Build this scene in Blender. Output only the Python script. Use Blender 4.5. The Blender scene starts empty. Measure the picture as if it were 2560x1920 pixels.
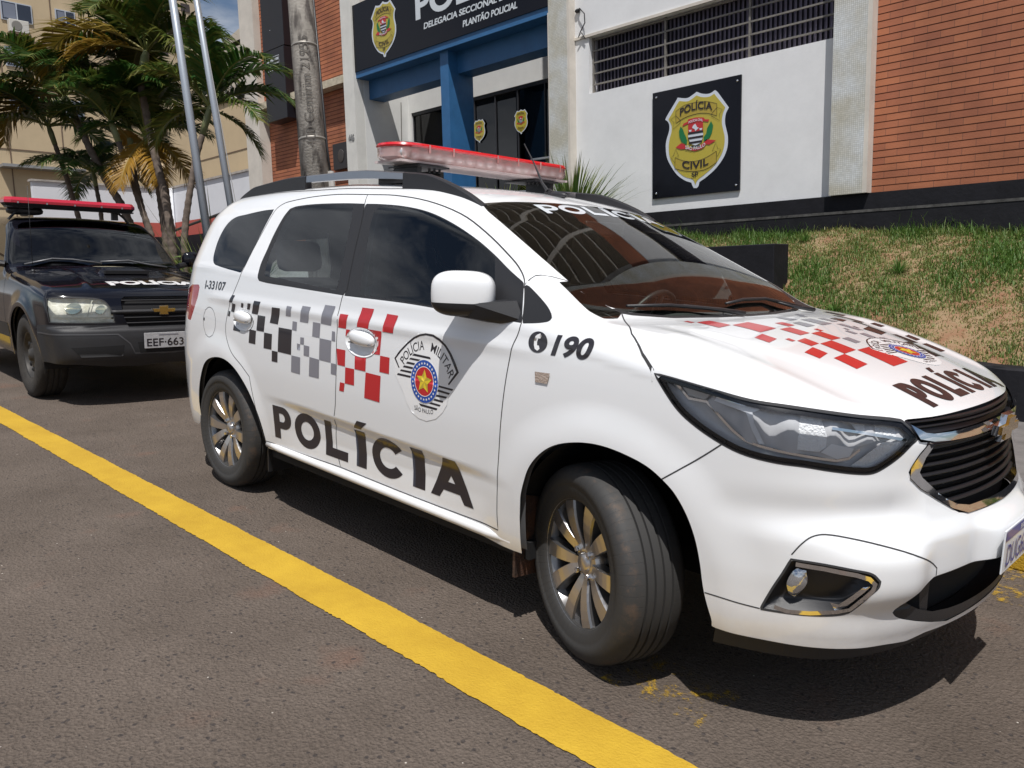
import bpy, bmesh, math, random
import numpy as np
from mathutils import Matrix, Vector
from mathutils.geometry import tessellate_polygon

random.seed(7); rng = np.random.default_rng(7)
S = bpy.context.scene
COL = S.collection
PI = math.pi

# ------------------------------------------------------------------ frames
# world: x along the police station's facade, y away from the camera, z up.
# street frame: the sloping street and the cars on it (x forward for the parked cars), origin under the white car's rear axle.
MS = np.array([[0.9981827, -0.02443437, -0.05508408],
               [0.02350401, 0.999571, -0.01747491],
               [0.05548743, 0.01614846, 0.99832879]])       # street = MS @ world
ROT = Matrix(MS.T.tolist())                                  # world = ROT @ street
def s2w(p): return (np.asarray(p, float) @ MS)
def ground_z(x, y): return -(MS[2, 0]*x + MS[2, 1]*y)/MS[2, 2]

# ------------------------------------------------------------------ camera
cam = bpy.data.cameras.new('camera'); camo = bpy.data.objects.new('camera', cam); COL.objects.link(camo)
yaw, pitch, roll = -0.787746663, 0.159652634, 0.0286372861
fw = np.array([math.sin(yaw)*math.cos(pitch), math.cos(yaw)*math.cos(pitch), -math.sin(pitch)])
rt = np.array([math.cos(yaw), -math.sin(yaw), 0.]); up = np.cross(rt, fw)
rt, up = math.cos(roll)*rt + math.sin(roll)*up, -math.sin(roll)*rt + math.cos(roll)*up
cw = s2w([4.11179329, -2.69475156, 1.3056276]); R3 = np.stack([s2w(rt), s2w(up), -s2w(fw)], 1)
mw = Matrix.Identity(4)
for i in range(3):
    for j in range(3): mw[i][j] = R3[i, j]
    mw[i][3] = cw[i]
camo.matrix_world = mw
cam.sensor_width = 36; cam.lens = 36*1954.195/2560; cam.clip_end = 600; cam.clip_start = .05
S.camera = camo

# ------------------------------------------------------------------ light
sun_dir = Vector((0.33, -0.335, 1.0)).normalized()
sun = bpy.data.lights.new('sun', 'SUN'); sun.energy = 4.9; sun.angle = math.radians(.5); sun.color = (1, .97, .935)
suno = bpy.data.objects.new('sun', sun); COL.objects.link(suno)
suno.rotation_euler = sun_dir.to_track_quat('Z', 'Y').to_euler(); suno.location = (0, 0, 30)
wd = bpy.data.worlds.new('World'); S.world = wd; wd.use_nodes = True
nt = wd.node_tree; nt.nodes.clear()
def N(nt, t, **k):
    n = nt.nodes.new(t)
    for a, b in k.items(): setattr(n, a, b)
    return n
sky = N(nt, 'ShaderNodeTexSky', sky_type='NISHITA', sun_disc=False)
sky.sun_elevation = math.asin(sun_dir.z); sky.sun_rotation = math.atan2(sun_dir.x, sun_dir.y); sky.altitude = 600; sky.dust_density = 1.5
tc = N(nt, 'ShaderNodeTexCoord'); mp = N(nt, 'ShaderNodeMapping'); mp.inputs['Scale'].default_value = (1, 1, 2.4)
no = N(nt, 'ShaderNodeTexNoise'); no.inputs['Scale'].default_value = 2.6; no.inputs['Detail'].default_value = 7; no.inputs['Roughness'].default_value = .6; no.inputs['Distortion'].default_value = .4
cr = N(nt, 'ShaderNodeValToRGB'); cr.color_ramp.elements[0].position = .44; cr.color_ramp.elements[1].position = .58
no2 = N(nt, 'ShaderNodeTexNoise'); no2.inputs['Scale'].default_value = 4.5; no2.inputs['Detail'].default_value = 5
cr2 = N(nt, 'ShaderNodeValToRGB'); cr2.color_ramp.elements[0].color = (2.6, 3.0, 3.8, 1); cr2.color_ramp.elements[1].color = (14., 14.6, 15.6, 1)
cr2.color_ramp.elements[0].position = .3; cr2.color_ramp.elements[1].position = .75
mx = N(nt, 'ShaderNodeMix', data_type='RGBA'); bg = N(nt, 'ShaderNodeBackground'); bg.inputs['Strength'].default_value = .074; wo = N(nt, 'ShaderNodeOutputWorld')
L = nt.links.new
L(tc.outputs['Generated'], mp.inputs[0]); L(mp.outputs[0], no.inputs[0]); L(mp.outputs[0], no2.inputs[0]); L(no.outputs[0], cr.inputs[0]); L(no2.outputs[0], cr2.inputs[0])
L(cr.outputs[0], mx.inputs[0]); L(sky.outputs[0], mx.inputs[6]); L(cr2.outputs[0], mx.inputs[7]); L(mx.outputs[2], bg.inputs[0]); L(bg.outputs[0], wo.inputs[0])
S.view_settings.view_transform = 'Standard'; S.view_settings.look = 'None'; S.view_settings.gamma = 1; S.view_settings.exposure = 0.0
S.cycles.max_bounces = 10; S.cycles.transparent_max_bounces = 16; S.cycles.use_denoising = True
S.cycles.caustics_reflective = False; S.cycles.caustics_refractive = False

# ------------------------------------------------------------------ materials
MATS = {}
def mat(name, col, rough=.6, metal=0., coat=0., spec=.5, var=0., vscale=8., bump=0., bscale=60., emit=None, col2=None, detail=4):
    if name in MATS: return MATS[name]
    m = bpy.data.materials.new(name); m.use_nodes = True; MATS[name] = m
    nt = m.node_tree; p = nt.nodes['Principled BSDF']
    p.inputs['Base Color'].default_value = (*col, 1); p.inputs['Roughness'].default_value = rough; p.inputs['Metallic'].default_value = metal
    p.inputs['Coat Weight'].default_value = coat; p.inputs['Coat Roughness'].default_value = .015; p.inputs['Specular IOR Level'].default_value = spec
    if emit: p.inputs['Emission Color'].default_value = (*emit[:3], 1); p.inputs['Emission Strength'].default_value = emit[3]
    if var or col2 or bump:
        t = N(nt, 'ShaderNodeTexCoord')
        if var or col2:
            n = N(nt, 'ShaderNodeTexNoise'); n.inputs['Scale'].default_value = vscale; n.inputs['Detail'].default_value = detail; n.inputs['Roughness'].default_value = .65
            r = N(nt, 'ShaderNodeValToRGB'); r.color_ramp.elements[0].position = .3; r.color_ramp.elements[1].position = .7
            a = [c*(1-var) for c in col] if not col2 else col; b = [min(1, c*(1+var)) for c in col] if not col2 else col2
            r.color_ramp.elements[0].color = (*a, 1); r.color_ramp.elements[1].color = (*b, 1)
            nt.links.new(t.outputs['Object'], n.inputs[0]); nt.links.new(n.outputs[0], r.inputs[0]); nt.links.new(r.outputs[0], p.inputs['Base Color'])
        if bump:
            n = N(nt, 'ShaderNodeTexNoise'); n.inputs['Scale'].default_value = bscale; n.inputs['Detail'].default_value = 4
            b = N(nt, 'ShaderNodeBump'); b.inputs['Strength'].default_value = bump; b.inputs['Distance'].default_value = .01
            nt.links.new(t.outputs['Object'], n.inputs[0]); nt.links.new(n.outputs[0], b.inputs['Height']); nt.links.new(b.outputs[0], p.inputs['Normal'])
    return m
def glass(name, tint, ior=1.55, rough=.0, gl=(1, 1, 1)):
    """thin pane: tinted see-through with a fresnel mirror on top"""
    if name in MATS: return MATS[name]
    m = bpy.data.materials.new(name); m.use_nodes = True; MATS[name] = m; nt = m.node_tree; nt.nodes.clear()
    o = N(nt, 'ShaderNodeOutputMaterial'); t = N(nt, 'ShaderNodeBsdfTransparent'); t.inputs[0].default_value = (*tint, 1)
    g = N(nt, 'ShaderNodeBsdfGlossy'); g.inputs['Roughness'].default_value = rough; g.inputs[0].default_value = (*gl, 1)
    f = N(nt, 'ShaderNodeFresnel'); f.inputs['IOR'].default_value = ior; x = N(nt, 'ShaderNodeMixShader')
    nt.links.new(f.outputs[0], x.inputs[0]); nt.links.new(t.outputs[0], x.inputs[1]); nt.links.new(g.outputs[0], x.inputs[2]); nt.links.new(x.outputs[0], o.inputs[0])
    return m

# ------------------------------------------------------------------ objects
def tag(o, label=None, cat=None, group=None, kind=None):
    if label: o['label'] = label
    if cat: o['category'] = cat
    if group: o['group'] = group
    if kind: o['kind'] = kind
    return o
def empty(name, loc=(0, 0, 0), rot=None, **k):
    o = bpy.data.objects.new(name, None); COL.objects.link(o)
    if rot is not None: o.matrix_world = Matrix.Translation(Vector(loc)) @ rot.to_4x4()
    else: o.location = loc
    return tag(o, **k)
def mobj(name, V, F, mats, parent=None, smooth=False, normals=None, mi=None, auto=None):
    me = bpy.data.meshes.new(name); me.from_pydata([tuple(map(float, v)) for v in V] if not isinstance(V, np.ndarray) else V.tolist(), [], F if isinstance(F, list) else F.tolist())
    if not isinstance(mats, (list, tuple)): mats = [mats]
    for m in mats: me.materials.append(m)
    if mi is not None: me.polygons.foreach_set('material_index', mi)
    if smooth or auto: me.polygons.foreach_set('use_smooth', [True]*len(me.polygons))
    me.update()
    if normals is not None: me.normals_split_custom_set_from_vertices([tuple(n) for n in normals])
    o = bpy.data.objects.new(name, me); COL.objects.link(o)
    if parent is not None: o.parent = parent
    if auto:
        bm = bmesh.new(); bm.from_mesh(me)
        for e in bm.edges:
            if len(e.link_faces) == 2 and e.calc_face_angle(0) > math.radians(auto): e.smooth = False
        bm.to_mesh(me); bm.free()
    return o
class G:
    """collects simple solids into one mesh"""
    def __init__(s): s.V = []; s.F = []; s.I = []; s.mi = 0
    def add(s, V, F):
        n = len(s.V); s.V += [tuple(map(float, v)) for v in V]; s.F += [tuple(i+n for i in f) for f in F]; s.I += [s.mi]*len(F); return s
    def box(s, x0, x1, y0, y1, z0, z1, R=None, c=None):
        V = [(x, y, z) for x in (x0, x1) for y in (y0, y1) for z in (z0, z1)]
        if R is not None: V = [tuple(R @ Vector(v) + (Vector(c) if c else Vector())) for v in V]
        return s.add(V, [(0, 1, 3, 2), (4, 6, 7, 5), (0, 4, 5, 1), (2, 3, 7, 6), (0, 2, 6, 4), (1, 5, 7, 3)])
    def tube(s, P, r, n=10, caps=True, flat=1., upv=None):
        P = [Vector(p) for p in P]; rr = r if isinstance(r, (list, tuple)) else [r]*len(P); V = []; F = []; pu = None
        for i, p in enumerate(P):
            d = (P[min(i+1, len(P)-1)]-P[max(i-1, 0)]).normalized()
            u = Vector(upv) if upv else (Vector((0, 0, 1)) if abs(d.z) < .9 else Vector((1, 0, 0)))
            if pu is not None and not upv: u = pu
            a = d.cross(u).normalized(); b = a.cross(d).normalized(); pu = b
            for k in range(n):
                t = 2*PI*k/n; V.append(p + a*math.cos(t)*rr[i] + b*math.sin(t)*rr[i]*flat)
        for i in range(len(P)-1):
            for k in range(n):
                k2 = (k+1) % n; F.append((i*n+k, i*n+k2, (i+1)*n+k2, (i+1)*n+k))
        if caps: F += [tuple(range(n))[::-1], tuple((len(P)-1)*n+k for k in range(n))]
        return s.add(V, F)
    def lathe(s, prof, n=48, axis='y', c=(0, 0, 0), closed=False):
        V = []; F = []; m = len(prof)
        for k in range(n):
            t = 2*PI*k/n
            for r, h in prof:
                a, b = r*math.cos(t), r*math.sin(t)
                v = {'y': (a, h, b), 'z': (a, b, h), 'x': (h, a, b)}[axis]; V.append((v[0]+c[0], v[1]+c[1], v[2]+c[2]))
        for k in range(n):
            k2 = (k+1) % n
            for i in range(m if closed else m-1):
                j = (i+1) % m; F.append((k*m+i, k*m+j, k2*m+j, k2*m+i))
        return s.add(V, F)
    def prism(s, pts, vec):
        """pts: planar 3D outline; extruded by vec"""
        n = len(pts); V = [Vector(p) for p in pts] + [Vector(p)+Vector(vec) for p in pts]
        T = tessellate_polygon([[Vector(p) for p in pts]])
        F = [tuple(t) for t in T] + [tuple(i+n for i in t)[::-1] for t in T] + [(i, (i+1) % n, (i+1) % n+n, i+n) for i in range(n)]
        return s.add(V, F)
    def ell(s, c, r, nu=20, nv=12, p=1., R=None):
        V = []; F = []
        sp = lambda x: math.copysign(abs(x)**p, x)
        for j in range(nv+1):
            a = -PI/2+PI*j/nv
            for i in range(nu):
                b = 2*PI*i/nu; v = Vector((r[0]*sp(math.cos(a))*sp(math.cos(b)), r[1]*sp(math.cos(a))*sp(math.sin(b)), r[2]*sp(math.sin(a))))
                if R is not None: v = R @ v
                V.append(v+Vector(c))
        for j in range(nv):
            for i in range(nu): i2 = (i+1) % nu; F.append((j*nu+i, j*nu+i2, (j+1)*nu+i2, (j+1)*nu+i))
        return s.add(V, F)
    def build(s, name, m, parent=None, smooth=False, auto=None, bevel=0):
        o = mobj(name, s.V, s.F, m, parent, smooth, mi=s.I if isinstance(m, (list, tuple)) else None, auto=auto)
        if bevel:
            b = o.modifiers.new('bevel', 'BEVEL'); b.width = bevel; b.segments = 2; b.limit_method = 'ANGLE'
            o.data.polygons.foreach_set('use_smooth', [True]*len(o.data.polygons)); b.harden_normals = True
        return o

# ------------------------------------------------------------------ flat graphics laid on surfaces
_tc = {}
def text2d(s, bold=.0, shear=0., space=1.):
    k = (s, bold, shear, space)
    if k in _tc: return _tc[k]
    cu = bpy.data.curves.new('t', 'FONT'); cu.body = s; cu.size = 1; cu.offset = bold; cu.shear = shear; cu.space_character = space; cu.resolution_u = 6; cu.fill_mode = 'BOTH'
    o = bpy.data.objects.new('t', cu); COL.objects.link(o); dg = bpy.context.evaluated_depsgraph_get()
    me = bpy.data.meshes.new_from_object(o.evaluated_get(dg)); V = np.array([v.co[:2] for v in me.vertices]).reshape(-1, 2); F = [tuple(p.vertices) for p in me.polygons]
    bpy.data.objects.remove(o); bpy.data.curves.remove(cu); bpy.data.meshes.remove(me)
    _tc[k] = (V, F); return V, F
def text(s, x0, x1, y0, cap, bold=.02, shear=0., space=1.):
    """text fitted between x0 and x1, capitals cap high, standing on y0"""
    V, F = text2d(s, bold, shear, space); V = V.copy(); h, _ = text2d('H', bold)
    V[:, 0] = x0+(V[:, 0]-V[:, 0].min())/(V[:, 0].max()-V[:, 0].min())*(x1-x0)
    V[:, 1] = y0+(V[:, 1]-h[:, 1].min())/(h[:, 1].max()-h[:, 1].min())*cap
    return V, F
def poly(pts):
    p = [Vector((a, b, 0)) for a, b in pts]
    return np.array(pts, float), [tuple(t) for t in tessellate_polygon([p])]
def join(*ps):
    V = []; F = []
    for v, f in ps:
        n = len(V); V += list(map(tuple, v)); F += [tuple(i+n for i in q) for q in f]
    return np.array(V), F
def circ(cx, cy, r, n=48, ry=None): return [(cx+r*math.cos(2*PI*i/n), cy+(ry or r)*math.sin(2*PI*i/n)) for i in range(n)]
def star(cx, cy, r, ri=.4, rot=0., n=5): return [(cx+(r if i % 2 == 0 else r*ri)*math.sin(rot+PI*i/n), cy+(r if i % 2 == 0 else r*ri)*math.cos(rot+PI*i/n)) for i in range(2*n)]
def ring(cx, cy, r0, r1, n=48):
    V = circ(cx, cy, r0, n)+circ(cx, cy, r1, n); return np.array(V), [(i, (i+1) % n, (i+1) % n+n, i+n) for i in range(n)]
def line2d(pts, w, close=False):
    P = [np.array(p, float) for p in pts]; n = len(P); V = []; F = []
    for i in range(n):
        a = P[(i-1) % n] if close or i > 0 else P[i]; b = P[(i+1) % n] if close or i < n-1 else P[i]
        d = (b-a)/max(1e-9, np.linalg.norm(b-a)); nrm = np.array([-d[1], d[0]]); V += [P[i]+nrm*w/2, P[i]-nrm*w/2]
    for i in range(n if close else n-1):
        j = (i+1) % n; F.append((2*i, 2*i+1, 2*j+1, 2*j))
    return np.array(V), F
def gridcut(V, F, step):
    bm = bmesh.new(); vs = [bm.verts.new((v[0], v[1], 0)) for v in V]
    for f in F:
        try: bm.faces.new([vs[i] for i in f])
        except ValueError: pass
    for ax in (0, 1):
        lo, hi = V[:, ax].min(), V[:, ax].max()
        for k in range(math.ceil(lo/step), math.floor(hi/step)+1):
            co = [0, 0, 0]; co[ax] = k*step; no = [0, 0, 0]; no[ax] = 1
            bmesh.ops.bisect_plane(bm, geom=bm.verts[:]+bm.edges[:]+bm.faces[:], plane_co=co, plane_no=no)
    bm.verts.ensure_lookup_table(); bm.verts.index_update()
    V2 = np.array([v.co[:2] for v in bm.verts]); F2 = [tuple(v.index for v in f.verts) for f in bm.faces]; bm.free(); return V2, F2
def dec(name, VF, mapper, off, m, parent, step=.02, smooth=True):
    """2D shape -> skin on a surface, off metres proud of it"""
    V, F = gridcut(VF[0], VF[1], step); P, Nn = mapper(V)
    V3 = P+Nn*(off(V)[:, None] if callable(off) else off)
    a = [Vector(V3[i]) for i in F[0][:3]]; n0 = (a[1]-a[0]).cross(a[2]-a[0])
    if n0.dot(Vector(Nn[F[0][0]])) < 0: F = [f[::-1] for f in F]
    return mobj(name, V3, F, m, parent, smooth)
def flat(name, VF, o, ux, uy, m, parent, th=0.):
    """2D shape on a flat plane through o spanned by ux, uy; th gives it thickness along ux x uy"""
    V = np.asarray(VF[0]); o = np.array(o, float); ux = np.array(ux, float); uy = np.array(uy, float); P = o+V[:, :1]*ux+V[:, 1:2]*uy
    F = list(VF[1]); nz = np.cross(ux, uy)
    if th:
        from collections import Counter
        ed = Counter(); n = len(P); 
        for f in F:
            for i in range(len(f)): ed[(f[i], f[(i+1) % len(f)])] += 1
        side = [(a, b, b+n, a+n) for (a, b) in ed if (b, a) not in ed]
        P = np.vstack([P, P+nz*th]); F = F+[tuple(i+n for i in f) for f in F]+side
    return mobj(name, P, F, m, parent)
# ------------------------------------------------------------------ car shells: a smooth implicit body, sampled as a fine skin and cut along its panel outlines
def ip(x, xs, ys):
    xs = np.asarray(xs, float); ys = np.asarray(ys, float); x = np.clip(x, xs[0], xs[-1]); m = np.gradient(ys, xs); d = np.diff(ys)/np.diff(xs)
    for i in range(1, len(xs)-1): m[i] = 0 if d[i-1]*d[i] <= 0 else np.sign(d[i])*min(abs(m[i]), 3*abs(d[i-1]), 3*abs(d[i]))
    m[0] = d[0]; m[-1] = d[-1]; i = np.clip(np.searchsorted(xs, x, side='right')-1, 0, len(xs)-2); h = xs[i+1]-xs[i]; t = (x-xs[i])/h
    return ys[i]*(1+2*t)*(1-t)**2+m[i]*h*t*(1-t)**2+ys[i+1]*t*t*(3-2*t)+m[i+1]*h*t*t*(t-1)
def smax(a, b, k):
    h = np.maximum(k-np.abs(a-b), 0)/k; return np.maximum(a, b)+h*h*k*.25
class Shell:
    def __init__(s, W, H, F, R, XC, XR, Z0, ktop, kfront, krear):
        s.W, s.H, s.F, s.R, s.XC, s.XR, s.Z0, s.kt, s.kf, s.kr = W, H, F, R, XC, XR, Z0, ktop, kfront, krear
    def f(s, p):
        x, y, z = p[..., 0], p[..., 1], p[..., 2]
        g = smax(np.abs(y)-s.W(x, z), z-s.H(x, y), s.kt(x)); g = smax(g, x-s.F(y, z), s.kf(z)); return smax(g, s.R(y, z)-x, s.kr)
    def azim(s, p):
        x, y = p[..., 0], -np.abs(p[..., 1])
        return np.where(x > s.XC, s.XC+.8*np.arctan2(x-s.XC, -y), np.where(x < s.XR, s.XR-.8*np.arctan2(s.XR-x, -y), x))
    def ph(s, a): return np.where(a > s.XC, (a-s.XC)/.8, np.where(a < s.XR, (a-s.XR)/.8, 0))
    def cast(s, o, d, hi=2.2):
        lo = np.zeros(o.shape[:-1]); hi = lo+hi
        for _ in range(26):
            m = (lo+hi)/2; t = s.f(o+d*m[..., None]) > 0; hi = np.where(t, m, hi); lo = np.where(t, lo, m)
        return o+d*((lo+hi)/2)[..., None]
    def normal(s, p, e=2e-3):
        g = np.stack([s.f(p+e*np.eye(3)[i])-s.f(p-e*np.eye(3)[i]) for i in range(3)], -1); return g/np.linalg.norm(g, axis=-1, keepdims=True)
    def side(s, V, mirror=False):
        """(azimuth, height) -> point, normal on the flank"""
        a, z = V[:, 0], V[:, 1]; ph = s.ph(a); o = np.stack([np.clip(a, s.XR, s.XC), 0*a, z], -1)
        P = s.cast(o, np.stack([np.sin(ph), -np.cos(ph), 0*a], -1)); Nn = s.normal(P)
        return (P*[1, -1, 1], Nn*[1, -1, 1]) if mirror else (P, Nn)
    def top(s, V):
        o = np.stack([V[:, 0], V[:, 1], 0*V[:, 0]+s.Z0], -1); P = s.cast(o, np.broadcast_to(np.array([0., 0, 1]), o.shape)); return P, s.normal(P)
def psdf(P, poly, m=.06):
    """signed distance of points to a polygon (negative inside); far points just get a big value"""
    Q = np.array(poly, float); out = np.full(len(P), 9.); lo = Q.min(0)-m; hi = Q.max(0)+m
    k = np.where((P[:, 0] > lo[0]) & (P[:, 0] < hi[0]) & (P[:, 1] > lo[1]) & (P[:, 1] < hi[1]))[0]
    if len(k) == 0: return out
    p = P[k]; a = Q; b = np.roll(Q, -1, 0); d = b-a; t = np.clip(((p[:, None]-a)*d).sum(-1)/np.maximum((d*d).sum(-1), 1e-12), 0, 1)
    dist = np.sqrt((((p[:, None]-a)-t[..., None]*d)**2).sum(-1)).min(1)
    c = ((a[:, 1] > p[:, 1:2]) != (b[:, 1] > p[:, 1:2])) & (p[:, 0:1] < (b[:, 0]-a[:, 0])*(p[:, 1:2]-a[:, 1])/np.where(b[:, 1] == a[:, 1], 1e-12, b[:, 1]-a[:, 1])+a[:, 0])
    out[k] = np.where(c.sum(1) % 2 == 1, -dist, dist); return out
class Skin:
    def __init__(s, sh, na, nt, th0=-32., amin=None, amax=None):
        s.sh = sh; a = np.linspace(sh.XR-.4*PI if amin is None else amin, sh.XC+.4*PI if amax is None else amax, na); th = np.radians(np.linspace(th0, 90, nt))
        A, T = np.meshgrid(a, th, indexing='ij'); ph = sh.ph(A)
        o = np.stack([np.clip(A, sh.XR, sh.XC), 0*A, 0*A+sh.Z0], -1); d = np.stack([np.sin(ph)*np.cos(T), -np.cos(ph)*np.cos(T), np.sin(T)], -1)
        P = sh.cast(o, d).reshape(-1, 3); P[:, 1] = np.minimum(P[:, 1], 0)
        s.V = list(map(tuple, P)); s.F = []; s.T = []
        for i in range(na-1):
            for j in range(nt-1):
                q = (i*nt+j, (i+1)*nt+j, (i+1)*nt+j+1, i*nt+j+1)
                if j == nt-2 and (a[i] >= sh.XC-1e-6 or a[i+1] <= sh.XR+1e-6): q = q[:3]
                s.F.append(q); s.T.append('B')
    def par(s, kind):
        P = np.array(s.V); return np.stack([s.sh.azim(P), P[:, 2]], 1) if kind == 'az' else P[:, :2]
    def cut(s, sd, tagname, sel=None):
        sd = np.where(np.abs(sd) < 1e-6, 1e-6, sd).tolist(); F = []; T = []; E = {}; V = s.V
        def mid(i, j):
            k = (i, j) if i < j else (j, i)
            if k not in E:
                t = sd[i]/(sd[i]-sd[j]); a, b = V[i], V[j]; E[k] = len(V); V.append((a[0]+(b[0]-a[0])*t, a[1]+(b[1]-a[1])*t, a[2]+(b[2]-a[2])*t))
            return E[k]
        for f, t in zip(s.F, s.T):
            if sel is not None and t not in sel: F.append(f); T.append(t); continue
            g = [sd[i] < 0 for i in f]
            if all(g): 
                if tagname: F.append(f); T.append(tagname)
            elif not any(g): F.append(f); T.append(t)
            else:
                A = []; Bq = []; n = len(f)
                for i in range(n):
                    p, q = f[i], f[(i+1) % n]
                    (A if g[i] else Bq).append(p)
                    if g[i] != g[(i+1) % n]: m = mid(p, q); A.append(m); Bq.append(m)
                if tagname and len(A) > 2: F.append(tuple(A)); T.append(tagname)
                if len(Bq) > 2: F.append(tuple(Bq)); T.append(t)
        s.F, s.T = F, T
    def region(s, poly, tagname, sel=None, kind='az', where=None):
        P = s.par(kind); sd = psdf(P, poly)
        if where is not None: sd = np.where(where(np.array(s.V)), sd, 9.)
        s.cut(sd, tagname, sel)
    def part(s, tags, name, m, parent, both=False, mirror=False, off=0., flip=False):
        sel = [f for f, t in zip(s.F, s.T) if t in tags]
        if not sel: return None
        ids = sorted({i for f in sel for i in f}); mp = {j: i for i, j in enumerate(ids)}; P = np.array([s.V[i] for i in ids]); Nn = s.sh.normal(P); F = [tuple(mp[i] for i in f) for f in sel]
        P = P+Nn*off
        if off: P[:, 1] = np.minimum(P[:, 1], 0)
        M1 = np.array([1, -1, 1])
        if both: n = len(P); F = F+[tuple(i+n for i in f[::-1]) for f in F]; P = np.vstack([P, P*M1]); Nn = np.vstack([Nn, Nn*M1])
        elif mirror: P = P*M1; Nn = Nn*M1; F = [f[::-1] for f in F]
        if flip: F = [f[::-1] for f in F]; Nn = -Nn
        return mobj(name, P, F, m, parent, True, Nn)
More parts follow.
